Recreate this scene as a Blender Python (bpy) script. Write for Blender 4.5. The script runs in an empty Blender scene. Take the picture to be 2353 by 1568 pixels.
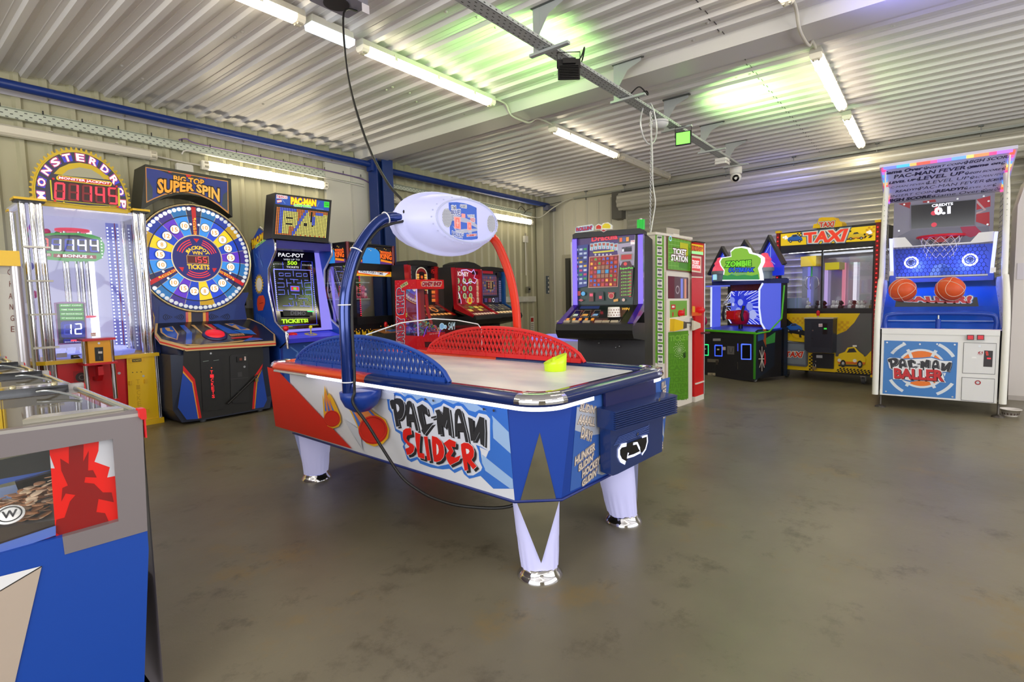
import bpy, math, random
from mathutils import Vector, Matrix
random.seed(7)
SC = bpy.context.scene
COL = SC.collection
PI = math.pi

# ------------------------------------------------------------------ camera
FPX = 1215.92; YAW, PITCH, ROLL = 0.672466, 0.0792781, 0.02350977
CAM = Vector((0, 0, 1.2))
def _axes():
    cy, sy, cp, sp = math.cos(YAW), math.sin(YAW), math.cos(PITCH), math.sin(PITCH)
    f = Vector((cy*cp, sy*cp, -sp)); r = Vector((sy, -cy, 0)); d = f.cross(r)
    cr, sr = math.cos(ROLL), math.sin(ROLL)
    return f, cr*r + sr*d, -sr*r + cr*d
AXF, AXR, AXD = _axes()
cam_d = bpy.data.cameras.new('camera'); cam_o = bpy.data.objects.new('camera', cam_d); COL.objects.link(cam_o)
mw = Matrix.Identity(4)
for i in range(3):
    mw[i][0] = AXR[i]; mw[i][1] = -AXD[i]; mw[i][2] = -AXF[i]; mw[i][3] = CAM[i]
cam_o.matrix_world = mw
cam_d.sensor_width = 36; cam_d.lens = FPX/2353*36; cam_d.clip_start = .02
SC.camera = cam_o

# ------------------------------------------------------------------ exposure and sky
SC.view_settings.view_transform = 'Standard'; SC.view_settings.look = 'None'
SC.view_settings.gamma = 1; SC.view_settings.use_curve_mapping = False
SC.view_settings.exposure = 0.0
w = bpy.data.worlds.new('World'); SC.world = w; w.use_nodes = True
w.node_tree.nodes['Background'].inputs[0].default_value = (.93, .96, 1, 1)
w.node_tree.nodes['Background'].inputs[1].default_value = 1.0
LAMP_E = 16.5          # brightness of the fluorescent diffusers

def add_light(name, kind, loc, energy, color=(1, 1, 1), aim=None, **kw):
    l = bpy.data.lights.new(name, kind); l.energy = energy; l.color = color
    for k, v in kw.items(): setattr(l, k, v)
    o = bpy.data.objects.new(name, l); COL.objects.link(o); o.location = loc
    if aim is not None:
        o.rotation_euler = (Vector(aim)-Vector(loc)).to_track_quat('-Z', 'Y').to_euler()
    return o
# daylight from the glazed front of the hall, behind and right of the photographer
add_light('daylight_front', 'AREA', (-3.9, 1.0, 1.9), 225, (.97, .98, 1), (6, 1.5, 2.5), shape='RECTANGLE', size=7, size_y=2.4)
add_light('daylight_side', 'AREA', (2.6, -4.9, 1.9), 195, (.98, .98, 1), (3.5, 4, 2.5), shape='RECTANGLE', size=9, size_y=2.4)

# ------------------------------------------------------------------ materials
def lin(c): return c/12.92 if c <= .04045 else ((c+.055)/1.055)**2.4
def rgb(h):
    h = h.lstrip('#')
    return tuple(lin(int(h[i:i+2], 16)/255) for i in (0, 2, 4))
_M = {}
def P(h, r=.45, m=0.0, e=0.0, coat=0.0):
    """painted / plastic / metal surface; e > 0 = lit from behind by that strength"""
    k = (h, r, m, e, coat)
    if k in _M: return _M[k]
    mt = bpy.data.materials.new('paint_'+h); mt.use_nodes = True
    b = mt.node_tree.nodes['Principled BSDF']; c = rgb(h)+(1,)
    b.inputs['Base Color'].default_value = c if e < .5 else tuple(x*.3 for x in c[:3])+(1,)
    b.inputs['Roughness'].default_value = r; b.inputs['Metallic'].default_value = m
    if coat: b.inputs['Coat Weight'].default_value = coat; b.inputs['Coat Roughness'].default_value = .08
    if e:
        b.inputs['Emission Color'].default_value = c; b.inputs['Emission Strength'].default_value = e
    _M[k] = mt; return mt
def E(h, s=1.0): return P(h, .35, 0, s)
def L(h): return P(h, .35, 0, .8)        # backlit print
def glass(name='clear', tint=(1, 1, 1), refl=.06, dens=1.0):
    k = ('glass', name, tint, refl)
    if k in _M: return _M[k]
    mt = bpy.data.materials.new('glass_'+name); mt.use_nodes = True; nt = mt.node_tree; nt.nodes.clear()
    o = nt.nodes.new('ShaderNodeOutputMaterial'); mx = nt.nodes.new('ShaderNodeMixShader')
    t = nt.nodes.new('ShaderNodeBsdfTransparent'); g = nt.nodes.new('ShaderNodeBsdfGlossy')
    t.inputs[0].default_value = tint+(1,); g.inputs['Roughness'].default_value = .03
    lw = nt.nodes.new('ShaderNodeLayerWeight'); lw.inputs[0].default_value = .25
    ma = nt.nodes.new('ShaderNodeMath'); ma.operation = 'MULTIPLY_ADD'
    nt.links.new(lw.outputs['Fresnel'], ma.inputs[0]); ma.inputs[1].default_value = .5; ma.inputs[2].default_value = refl
    nt.links.new(ma.outputs[0], mx.inputs[0]); nt.links.new(t.outputs[0], mx.inputs[1]); nt.links.new(g.outputs[0], mx.inputs[2])
    nt.links.new(mx.outputs[0], o.inputs[0]); _M[k] = mt; return mt
def noisy(name, base, dark, scale=3, r0=.35, r1=.6, bump=.0, detail=8, lo=.35, hi=.65, stretch=(1, 1, 1), m=0.0):
    mt = bpy.data.materials.new(name); mt.use_nodes = True; nt = mt.node_tree; b = nt.nodes['Principled BSDF']
    tc = nt.nodes.new('ShaderNodeTexCoord'); mp = nt.nodes.new('ShaderNodeMapping'); mp.inputs['Scale'].default_value = stretch
    n = nt.nodes.new('ShaderNodeTexNoise'); n.inputs['Scale'].default_value = scale; n.inputs['Detail'].default_value = detail
    nt.links.new(tc.outputs['Object'], mp.inputs[0]); nt.links.new(mp.outputs[0], n.inputs['Vector'])
    cr = nt.nodes.new('ShaderNodeValToRGB'); cr.color_ramp.elements[0].position = lo; cr.color_ramp.elements[1].position = hi
    cr.color_ramp.elements[0].color = rgb(dark)+(1,); cr.color_ramp.elements[1].color = rgb(base)+(1,)
    nt.links.new(n.outputs['Fac'], cr.inputs[0]); nt.links.new(cr.outputs[0], b.inputs['Base Color'])
    mr = nt.nodes.new('ShaderNodeMapRange'); mr.inputs['To Min'].default_value = r0; mr.inputs['To Max'].default_value = r1
    nt.links.new(n.outputs['Fac'], mr.inputs[0]); nt.links.new(mr.outputs[0], b.inputs['Roughness'])
    b.inputs['Metallic'].default_value = m
    if bump:
        bp = nt.nodes.new('ShaderNodeBump'); bp.inputs['Strength'].default_value = bump
        nt.links.new(n.outputs['Fac'], bp.inputs['Height']); nt.links.new(bp.outputs[0], b.inputs['Normal'])
    return mt
CHROME = P('e6e6ea', .08, 1); STEEL = P('b9bbbd', .28, 1); GALV = P('c3c9c9', .42, .3)
BLACK = P('141416', .4); BLK2 = P('232326', .55); WHITE = P('f2f2f0', .4); GLASS = glass()

# ------------------------------------------------------------------ things and parts
def tag(o, label=None, cat=None, group=None, kind=None):
    if label: o['label'] = label
    if cat: o['category'] = cat
    if group: o['group'] = group
    if kind: o['kind'] = kind
    return o
def thing(name, label, cat, loc=(0, 0, 0), rot=0.0, group=None):
    o = bpy.data.objects.new(name, None); COL.objects.link(o); o.empty_display_size = .1
    o.location = loc; o.rotation_euler = (0, 0, math.radians(rot))
    return tag(o, label, cat, group)
def mat_of(t):
    if t is None: return Matrix.Identity(4)
    m = Matrix.LocRotScale(t.location, t.rotation_euler, t.scale)
    return mat_of(t.parent) @ m if t.parent else m
def dup(o, parent=None):
    c = o.copy(); COL.objects.link(c)
    if parent is not None: c.parent = parent
    for ch in [x for x in bpy.data.objects if x.parent == o]: dup(ch, c)
    return c

class MB:
    """collects shapes (thing-local coordinates) and links them as one mesh object"""
    def __init__(s): s.v = []; s.f = []; s.mi = []; s.sm = []; s.mats = []
    def _m(s, m):
        if m not in s.mats: s.mats.append(m)
        return s.mats.index(m)
    def add(s, vs, fs, m, smooth=False):
        b = len(s.v); k = s._m(m); s.v += [tuple(v) for v in vs]
        for f in fs: s.f.append([b+i for i in f]); s.mi.append(k); s.sm.append(smooth)
        return s
    def poly(s, pts, m): return s.add(pts, [list(range(len(pts)))], m)
    def box(s, a, b, m, bev=0):
        x0, x1 = sorted((a[0], b[0])); y0, y1 = sorted((a[1], b[1])); z0, z1 = sorted((a[2], b[2]))
        if bev:
            e = bev
            return s.prism([(x0+e, y0), (x1-e, y0), (x1, y0+e), (x1, y1-e), (x1-e, y1), (x0+e, y1), (x0, y1-e), (x0, y0+e)], z0, z1, m)
        v = [(x, y, z) for z in (z0, z1) for (x, y) in ((x0, y0), (x1, y0), (x1, y1), (x0, y1))]
        return s.add(v, [(3, 2, 1, 0), (4, 5, 6, 7), (0, 1, 5, 4), (1, 2, 6, 5), (2, 3, 7, 6), (3, 0, 4, 7)], m)
    def prism(s, pts, z0, z1, m, top=None):
        """2D outline (x,y) extruded in z"""
        n = len(pts); t = top or pts
        v = [(x, y, z0) for x, y in pts]+[(x, y, z1) for x, y in t]
        return s.add(v, [list(range(n))[::-1], list(range(n, 2*n))]+[(i, (i+1) % n, n+(i+1) % n, n+i) for i in range(n)], m)
    def extr(s, pts3, vec, m, cap=True):
        n = len(pts3); V = Vector(vec); v = [Vector(p) for p in pts3]; v += [p+V for p in v[:n]]
        fs = [(i, (i+1) % n, n+(i+1) % n, n+i) for i in range(n)]
        if cap: fs += [list(range(n))[::-1], list(range(n, 2*n))]
        return s.add(v, fs, m)
    def prof(s, pts, x0, x1, m):
        """side profile (y,z) extruded along x"""
        return s.extr([(x0, y, z) for y, z in pts], (x1-x0, 0, 0), m)
    def tube(s, path, r, m, n=10, closed=False, cap=True):
        P_ = [Vector(p) for p in path]; N = len(P_); rr = r if isinstance(r, (list, tuple)) else [r]*N
        vs = []; up = None
        for i, p in enumerate(P_):
            a = P_[i-1] if (i or closed) else p; b = P_[(i+1) % N] if (i < N-1 or closed) else p
            t = (b-a).normalized()
            if up is None: up = t.orthogonal().normalized()
            up = (up - t*up.dot(t))
            up = up.normalized() if up.length > 1e-6 else t.orthogonal().normalized()
            w_ = t.cross(up)
            for k in range(n):
                q = 2*PI*k/n; vs.append(p+(up*math.cos(q)+w_*math.sin(q))*rr[i])
        fs = []
        for i in range(N if closed else N-1):
            for k in range(n):
                j = (i+1) % N; fs.append((i*n+k, i*n+(k+1) % n, j*n+(k+1) % n, j*n+k))
        s.add(vs, fs, m, True)
        if cap and not closed:
            s.add(vs[:n], [list(range(n))[::-1]], m); s.add(vs[-n:], [list(range(n))], m)
        return s
    def lathe(s, prof, c, m, n=24, axis=(0, 0, 1), sx=1, sy=1, smooth=True):
        """prof: (radius, height) pairs round an axis through c"""
        A = Vector(axis).normalized(); U = A.orthogonal().normalized() if abs(A.z) < .99 else Vector((1, 0, 0)); W = A.cross(U); C_ = Vector(c)
        vs = []
        for r, h in prof:
            for k in range(n):
                q = 2*PI*k/n; vs.append(C_+A*h+U*(r*sx*math.cos(q))+W*(r*sy*math.sin(q)))
        fs = [(i*n+k, i*n+(k+1) % n, (i+1)*n+(k+1) % n, (i+1)*n+k) for i in range(len(prof)-1) for k in range(n)]
        s.add(vs, fs, m, smooth)
        if prof[0][0] > 1e-5: s.add(vs[:n], [list(range(n))[::-1]], m)
        if prof[-1][0] > 1e-5: s.add(vs[-n:], [list(range(n))], m)
        return s
    def ball(s, c, r, m, n=14, sc=(1, 1, 1)):
        vs = []; N = n//2
        for i in range(N+1):
            a = PI*i/N
            for k in range(n):
                q = 2*PI*k/n; vs.append((c[0]+r*sc[0]*math.sin(a)*math.cos(q), c[1]+r*sc[1]*math.sin(a)*math.sin(q), c[2]-r*sc[2]*math.cos(a)))
        return s.add(vs, [(i*n+k, i*n+(k+1) % n, (i+1)*n+(k+1) % n, (i+1)*n+k) for i in range(N) for k in range(n)], m, True)
    def build(s, name, parent=None, label=None, kind=None):
        me = bpy.data.meshes.new(name); me.from_pydata(s.v, [], s.f)
        for m in s.mats: me.materials.append(m)
        me.polygons.foreach_set('material_index', s.mi); me.polygons.foreach_set('use_smooth', s.sm)
        me.update(); o = bpy.data.objects.new(name, me); COL.objects.link(o)
        if parent is not None: o.parent = parent
        return tag(o, label, None, None, kind)

def arc(cx, cy, r, a0, a1, n=12, ry=None):
    ry = ry or r
    return [(cx+r*math.cos(math.radians(a0+(a1-a0)*i/n)), cy+ry*math.sin(math.radians(a0+(a1-a0)*i/n))) for i in range(n+1)]
def rrect(x0, y0, x1, y1, r, n=5):
    return arc(x1-r, y1-r, r, 0, 90, n)+arc(x0+r, y1-r, r, 90, 180, n)+arc(x0+r, y0+r, r, 180, 270, n)+arc(x1-r, y0+r, r, 270, 360, n)
def smoothpath(pts, n=6, closed=False):
    P_ = [Vector(p) for p in pts]; N = len(P_); out = []
    for i in range(N if closed else N-1):
        g = lambda k: P_[k % N] if closed else P_[max(0, min(N-1, k))]
        a, b, c, d = g(i-1), g(i), g(i+1), g(i+2)
        for j in range(n):
            t = j/n
            out.append(.5*((2*b)+(c-a)*t+(2*a-5*b+4*c-d)*t*t+(3*b-a-3*c+d)*t**3))
    if not closed: out.append(P_[-1])
    return out

# ------------------------------------------------------------------ lettering and flat artwork
_G = {}
def glyphs(txt, bold=0.0):
    k = (txt, bold)
    if k in _G: return _G[k]
    cu = bpy.data.curves.new('lettering', 'FONT'); cu.body = txt; cu.offset = bold; cu.resolution_u = 2
    ob = bpy.data.objects.new('lettering', cu); COL.objects.link(ob)
    dg = bpy.context.evaluated_depsgraph_get(); me = bpy.data.meshes.new_from_object(ob.evaluated_get(dg))
    vs = [(v.co.x, v.co.y) for v in me.vertices]; fs = [list(p.vertices) for p in me.polygons]
    bpy.data.objects.remove(ob); bpy.data.curves.remove(cu); bpy.data.meshes.remove(me)
    _G[k] = (vs, fs); return _G[k]
class Face:
    """a flat face of a thing on which prints are laid: origin, across, up (thing-local)"""
    def __init__(s, t, o, u, v, lift=.0008):
        s.t = t; s.o = Vector(o); s.u = Vector(u).normalized()
        v = Vector(v); s.v = (v-s.u*v.dot(s.u)).normalized(); s.n = s.u.cross(s.v); s.l = lift; s.z = s.clip = None; s.hold = False
        s.M = mat_of(t); s.mb = MB()
    def zoom(s, ox, oy, k): s.z = (ox, oy, k); return s
    def q(s, p):
        """where on this face the photograph shows the point p"""
        x, y = p
        if s.z: x, y = s.z[0]+x/s.z[2], s.z[1]+y/s.z[2]
        d = AXF+AXR*((x-1176.5)/FPX)+AXD*((y-784)/FPX)
        O = s.M @ s.o; N = (s.M.to_3x3() @ s.n)
        h = CAM+d*((O-CAM).dot(N)/d.dot(N)); l = s.M.inverted() @ h - s.o
        a, b = l.dot(s.u), l.dot(s.v)
        if s.clip: a = min(max(a, s.clip[0]), s.clip[2]); b = min(max(b, s.clip[1]), s.clip[3])
        return (a, b)
    def at(s, a, b, up=0): return s.o+s.u*a+s.v*b+s.n*up
    def w(s, p, up=0): a, b = s.q(p); return s.at(a, b, up)
    def step(s, d=.0002): s.l += 0 if s.hold else d; return s.l
    def poly(s, pts, m, px=False):
        h = s.step()
        if px: pts = [s.q(p) for p in pts]
        ar = sum(pts[i-1][0]*pts[i][1]-pts[i][0]*pts[i-1][1] for i in range(len(pts)))
        if ar < 0: pts = pts[::-1]
        s.mb.poly([s.at(a, b, h) for a, b in pts], m); return s
    def ppoly(s, pts, m): return s.poly(pts, m, True)
    def rect(s, a0, b0, a1, b1, m, r=0): return s.poly(rrect(a0, b0, a1, b1, r, 4) if r else [(a0, b0), (a1, b0), (a1, b1), (a0, b1)], m)
    def circ(s, c, r, m, px=False, n=24, ry=None):
        if px: c = s.q(c)
        return s.poly(arc(c[0], c[1], r, 0, 360, n, ry)[:-1], m)
    def ring(s, c, r0, r1, m, a0=0, a1=360, px=False, n=32, k=1.0):
        if px: c = s.q(c)
        h = s.step(); A = arc(c[0], c[1], r0, a0, a1, n, r0*k); B = arc(c[0], c[1], r1, a0, a1, n, r1*k)
        vs = [s.at(a, b, h) for a, b in A+B]; N = n+1
        s.mb.add(vs, [(i, N+i, N+i+1, i+1) for i in range(n)], m); return s
    def line(s, pts, wd, m, px=False, closed=False):
        if px: pts = [s.q(p) for p in pts]
        h = s.step(); N = len(pts); vs = []
        for i in range(N):
            a = pts[i-1] if (i or closed) else pts[i]; b = pts[(i+1) % N] if (i < N-1 or closed) else pts[i]
            dx, dy = b[0]-a[0], b[1]-a[1]; q = math.hypot(dx, dy) or 1; nx, ny = -dy/q*wd/2, dx/q*wd/2
            vs += [s.at(pts[i][0]-nx, pts[i][1]-ny, h), s.at(pts[i][0]+nx, pts[i][1]+ny, h)]
        s.mb.add(vs, [(2*i, 2*((i+1) % N), 2*((i+1) % N)+1, 2*i+1) for i in range(N if closed else N-1)], m); return s
    def text(s, txt, quad, m, bold=.02, px=True, outline=None, shadow=None):
        """quad: lower left, lower right, upper right, upper left of the capitals"""
        Q = [s.q(p) for p in quad] if px else quad
        v0, _ = glyphs(txt, 0.0)
        if not v0: return s
        x0 = min(v[0] for v in v0); x1 = max(v[0] for v in v0); y0 = min(v[1] for v in v0); y1 = max(v[1] for v in v0)
        def lay(bd, mt, dx=0, dy=0):
            vs, fs = glyphs(txt, bd); h = s.step(); out = []
            for x, y in vs:
                a = (x-x0)/((x1-x0) or 1)+dx; b = (y-y0)/((y1-y0) or 1)+dy
                c = [(1-a)*(1-b), a*(1-b), a*b, (1-a)*b]
                out.append(s.at(sum(c[i]*Q[i][0] for i in range(4)), sum(c[i]*Q[i][1] for i in range(4)), h))
            s.mb.add(out, fs, mt)
        for bd, mt in (outline or []): lay(bd, mt)
        if shadow: lay(bold, shadow, .018, -.07)
        lay(bold, m); return s
    def digits(s, txt, quad, on, off, px=True, th=.13):
        """seven segment read-out"""
        Q = [s.q(p) for p in quad] if px else quad
        SEG = {'0': 'abcdef', '1': 'bc', '2': 'abged', '3': 'abgcd', '4': 'fgbc', '5': 'afgcd', '6': 'afgedc', '7': 'abc', '8': 'abcdefg', '9': 'abfgcd', ' ': '', 'J': 'ebcd', 'L': 'fed', 'i': 'fe'}
        G = {'a': (0, 1, 1, 1), 'b': (1, 1, 1, .5), 'c': (1, .5, 1, 0), 'd': (0, 0, 1, 0), 'e': (0, .5, 0, 0), 'f': (0, 1, 0, .5), 'g': (0, .5, 1, .5)}
        n = len(txt); pw = 1/n
        def mp(a, b):
            c = [(1-a)*(1-b), a*(1-b), a*b, (1-a)*b]; return (sum(c[i]*Q[i][0] for i in range(4)), sum(c[i]*Q[i][1] for i in range(4)))
        hgt = math.dist(Q[0], Q[3])
        for k, ch in enumerate(txt):
            for g, (xa, ya, xb, yb) in G.items():
                mt = on if g in SEG.get(ch, '') else off
                if mt is None: continue
                X = lambda x: (k+.2+.6*x)*pw
                s.line([mp(X(xa), ya*.92+.04), mp(X(xb), yb*.92+.04)], hgt*th, mt)
        return s
    def build(s, name, parent=None, label=None):
        o = s.mb.build(name, parent or s.t, label); s.mb = MB(); return o
def _block(s, pts, d, m, px=False, d0=0.0, mb=None):
    """raised block: an outline on the face pushed out from d0 to d"""
    if px: pts = [s.q(p) for p in pts]
    ar = sum(pts[i-1][0]*pts[i][1]-pts[i][0]*pts[i-1][1] for i in range(len(pts)))
    if ar < 0: pts = pts[::-1]
    mb = mb if mb is not None else s.mb
    mb.extr([s.at(a, b, d0) for a, b in pts], s.n*(d-d0), m); return s
Face.block = _block
def homog(src, dst):
    import numpy as np
    A = []
    for (x, y), (u, v) in zip(src, dst):
        A += [[x, y, 1, 0, 0, 0, -u*x, -u*y], [0, 0, 0, x, y, 1, -v*x, -v*y]]
    h = np.linalg.solve(np.array(A, float), np.array([c for p in dst for c in p], float))
    return lambda p: ((h[0]*p[0]+h[1]*p[1]+h[2])/(h[6]*p[0]+h[7]*p[1]+1), (h[3]*p[0]+h[4]*p[1]+h[5])/(h[6]*p[0]+h[7]*p[1]+1))
# jagged hand-cut lettering: outlines and counters
CUT = {
 'P': [[(115,270),(155,245),(220,228),(270,235),(310,265),(332,330),(335,400),(322,470),(300,520),(265,550),(238,545),(248,600),(262,650),(210,658),(200,590),(180,480),(168,395),(145,390),(120,320)], [(208,312),(240,330),(258,370),(255,410),(230,440),(218,400)]],
 'A': [[(360,330),(375,280),(405,265),(435,278),(452,320),(490,470),(520,590),(548,722),(508,715),(480,600),(472,565),(405,560),(410,655),(372,648),(362,520),(358,400)], [(420,355),(445,405),(450,470),(408,465)]],
 'C': [[(522,360),(600,316),(672,372),(692,470),(662,480),(610,425),(605,450),(640,628),(775,592),(632,782),(590,715),(600,690),(560,560)]],
 '-': [[(735,510),(812,490),(815,520),(740,535)]],
 'M': [[(795,412),(858,396),(910,475),(922,348),(1004,378),(1028,560),(1055,805),(1002,782),(975,545),(945,680),(888,615),(905,775),(845,770),(825,600),(820,470)]],
 'a': [[(1090,470),(1105,410),(1135,385),(1170,390),(1195,430),(1235,600),(1270,740),(1300,890),(1255,885),(1222,715),(1135,710),(1140,808),(1100,805),(1092,640)], [(1150,478),(1190,600),(1135,605)]],
 'N': [[(1292,510),(1360,540),(1375,760),(1465,502),(1535,525),(1545,720),(1540,950),(1480,915),(1465,735),(1400,870),(1335,865),(1315,700)]],
 's': [[(318,770),(325,710),(365,680),(440,672),(455,770),(390,785),(372,830),(400,880),(470,920),(495,960),(480,1030),(440,1065),(385,1078),(355,985),(410,965),(420,945),(350,880),(322,830)]],
 'l': [[(505,735),(585,765),(575,900),(570,1045),(640,1055),(648,1140),(552,1110),(530,1000),(510,850)]],
 'i': [[(635,800),(690,800),(715,1000),(740,1160),(690,1160),(665,1000)]],
 'd': [[(758,790),(830,810),(900,870),(935,950),(945,1040),(930,1110),(890,1160),(830,1182),(790,1175),(770,1050),(758,900)], [(825,905),(850,935),(862,1000),(855,1050),(830,1080)]],
 'e': [[(935,900),(1020,838),(1118,880),(1112,960),(1050,950),(1085,1020),(1040,1095),(1110,1115),(1192,1080),(1160,1165),(1030,1230),(990,1160),(965,1080),(1015,1010)]],
 'r': [[(1195,915),(1240,890),(1310,900),(1370,950),(1392,1020),(1385,1100),(1350,1150),(1430,1245),(1380,1292),(1285,1170),(1305,1300),(1250,1312),(1225,1150),(1200,1000)], [(1268,980),(1310,990),(1325,1020),(1308,1055),(1278,1060)]],
}
def cutword(f, word, fill, back, shade='28282c', H=None, sh=(28, 32)):
    H = H or (lambda p: p)
    for ch in word: f.ppoly([H((x+sh[0], y+sh[1])) for x, y in CUT[ch][0]], P(shade, .5))
    for ch in word:
        c = CUT[ch][0]; cx = sum(p[0] for p in c)/len(c); cy = sum(p[1] for p in c)/len(c)
        f.ppoly([H((cx+(x-cx)*1.05, cy+(y-cy)*1.03)) for x, y in c], P(back, .5))
    for ch in word:
        f.ppoly([H(p) for p in CUT[ch][0]], P(fill, .5))
        for h in CUT[ch][1:]: f.ppoly([H(p) for p in h], P(back, .5))
# ================================================================== the room
XW, YW, ZC = 10.2, 7.05, 3.5         # far wall, left wall, ceiling
XB, YB = -5.0, -6.0                  # front and right-hand ends, out of the picture
def struct(mb, name, parent=None):
    return mb.build(name, parent, kind=None if parent else 'structure')
# floor: worn grey-brown floor paint
def floor_mat():
    mt = bpy.data.materials.new('worn_floor_paint'); mt.use_nodes = True; nt = mt.node_tree; b = nt.nodes['Principled BSDF']; lk = nt.links.new
    tc = nt.nodes.new('ShaderNodeTexCoord')
    def noise(sc, det, vec=None, rough=.6):
        n = nt.nodes.new('ShaderNodeTexNoise'); n.inputs['Scale'].default_value = sc; n.inputs['Detail'].default_value = det; n.inputs['Roughness'].default_value = rough
        lk(vec or tc.outputs['Object'], n.inputs['Vector']); return n
    def ramp(src, *el):
        r = nt.nodes.new('ShaderNodeValToRGB'); e = r.color_ramp.elements
        e[0].position, e[0].color = el[0][0], el[0][1]+(1,); e[1].position, e[1].color = el[-1][0], el[-1][1]+(1,)
        for p_, c_ in el[1:-1]: x = e.new(p_); x.color = c_+(1,)
        lk(src, r.inputs[0]); return r
    def mix(f, a, b_):
        m_ = nt.nodes.new('ShaderNodeMix'); m_.data_type = 'RGBA'; lk(f, m_.inputs[0])
        for i, c_ in ((6, a), (7, b_)):
            if isinstance(c_, tuple): m_.inputs[i].default_value = c_+(1,)
            else: lk(c_, m_.inputs[i])
        return m_.outputs[2]
    n1 = noise(.55, 5); base = ramp(n1.outputs['Fac'], (.35, rgb('66604f')), (.65, rgb('7f7864')))
    n2 = noise(1.3, 9, None, .72); patch = ramp(n2.outputs['Fac'], (.56, (0, 0, 0)), (.66, (.7, .7, .7)))
    c = mix(patch.outputs[0], base.outputs[0], rgb('837047'))
    n3 = noise(3.1, 10, None, .75); dirt = ramp(n3.outputs['Fac'], (.55, (0, 0, 0)), (.66, (.85, .85, .85)))
    c = mix(dirt.outputs[0], c, rgb('57503f'))
    mp = nt.nodes.new('ShaderNodeMapping'); mp.inputs['Scale'].default_value = (1, .55, 1); lk(tc.outputs['Object'], mp.inputs[0])
    n4 = noise(11, 6, mp.outputs[0], .8); chip = ramp(n4.outputs['Fac'], (.715, (0, 0, 0)), (.73, (1, 1, 1)))
    c = mix(chip.outputs[0], c, rgb('bcb5a4'))
    lk(c, b.inputs['Base Color'])
    rr = nt.nodes.new('ShaderNodeMapRange'); lk(n2.outputs['Fac'], rr.inputs[0]); rr.inputs['To Min'].default_value = .22; rr.inputs['To Max'].default_value = .5
    lk(rr.outputs[0], b.inputs['Roughness'])
    bp = nt.nodes.new('ShaderNodeBump'); bp.inputs['Strength'].default_value = .12; bp.inputs['Distance'].default_value = .02
    lk(n3.outputs['Fac'], bp.inputs['Height']); lk(bp.outputs[0], b.inputs['Normal'])
    return mt
struct(MB().box((XB, YB, -.2), (XW+.3, YW+.3, 0), floor_mat()), 'floor')

# ceiling: trapezoidal steel sheets, ribs running from the left wall across the hall
SHEET = P('e6e3e2', .36); SHEET2 = SHEET
mb = MB(); pts = []; x = XB-.06; k = 0
rib0 = 1.267-.225*40
xs = [rib0+.225*i for i in range(100) if XB+.1 < rib0+.225*i < XW-.1]
pr = [(XB, ZC)]
for c in xs: pr += [(c-.04, ZC), (c-.024, ZC-.03), (c+.024, ZC-.03), (c+.04, ZC)]+[(c+.075, ZC), (c+.08, ZC-.003), (c+.085, ZC), (c+.14, ZC), (c+.145, ZC-.003), (c+.15, ZC)]
pr = [p for p in pr if p[0] < XW]+[(XW, ZC)]
for (xa, za), (xb, zb) in zip(pr, pr[1:]):
    mb.add([(xa, YB, za), (xb, YB, zb), (xb, YW, zb), (xa, YW, za)], [(0, 3, 2, 1)], SHEET)
mb.add([(XB, YB, ZC+.08), (XW+.3, YB, ZC+.08), (XW+.3, YW+.3, ZC+.08), (XB, YW+.3, ZC+.08)], [(0, 1, 2, 3)], SHEET2)
ceil = struct(mb, 'ceiling')
mb = MB(); sc_m = P('d8d6d0', .4)
for row in (-4.2, -2.9, -1.6, -.35, .35, 1.55, 1.75, 3.0, 3.15, 4.6, 4.75, 6.1, 6.3):
    for i, c in enumerate(xs):
        if c > -1 and random.random() < .38:
            mb.lathe([(.0, -.012), (.012, -.01), (.016, 0), (.016, .004)], (c+random.choice((.0, .1)), row+random.uniform(-.04, .04), ZC-(.037 if random.random() < .0 else .0)-.0), sc_m, 8)
o = mb.build('screw_head', ceil, kind='stuff')
# sheet lap seam across the ribs, right of the tray
mb = MB(); dk = P('5a5858', .6)
for i, c in enumerate(xs):
    if c > 3.2: mb.box((c-.11, 1.52, ZC-.003), (c-.043, 1.528, ZC-.0005), dk); mb.box((c-.024, 1.52, ZC-.0325), (c+.024, 1.528, ZC-.0302), dk)
mb.build('seam', ceil)
# boxed rafter crossing the hall
mb = MB(); tw = P('e4e1dc', .35)
mb.extr([(5.04, YB, ZC), (5.06, YB, ZC-.12), (5.40, YB, ZC-.12), (5.47, YB, ZC)], (0, YW-YB-.02, 0), tw)
struct(mb, 'trim_1')

# left wall: vertical box-profile cladding
CLAD = P('bcb899', .42); CLAD_W = P('d3cfba', .45)
def cladding(mb, a0, a1, pitch, first, place, z0, z1, m, w=.085, d=.032):
    n0 = math.ceil((a0-first)/pitch+.3); c = first+pitch*n0; pr = [(a0, 0)]
    while c < a1-.06:
        pr += [(c-w/2, 0), (c-w*.22, d), (c+w*.22, d), (c+w/2, 0)]; c += pitch
    pr += [(a1, 0)]
    for (p, q), (r, s_) in zip(pr, pr[1:]):
        mb.add([place(p, q, z0), place(r, s_, z0), place(r, s_, z1), place(p, q, z1)], [(0, 1, 2, 3)], m)
mb = MB(); cladding(mb, XB, XW, .2115, 1.204, lambda a, d, z: (a, YW-d, z), 0, ZC, CLAD)
mb.add([(XB, YW+.06, 0), (XW+.3, YW+.06, 0), (XW+.3, YW+.06, ZC+.08), (XB, YW+.06, ZC+.08)], [(0, 1, 2, 3)], CLAD)
wl = struct(mb, 'wall_left')
mb = MB(); mb.box((XB, YW-.05, 3.262), (XW, YW-.034, 3.33), P('cfcbd0', .4))
for i in range(14): mb.lathe([(.014, 0), (.012, .008), (0, .01)], (1.204+.2115*3.03*i-.42, YW-.05, 3.296), P('b5b0a8', .4), 8, (0, -1, 0))
struct(mb, 'trim_2')
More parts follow.
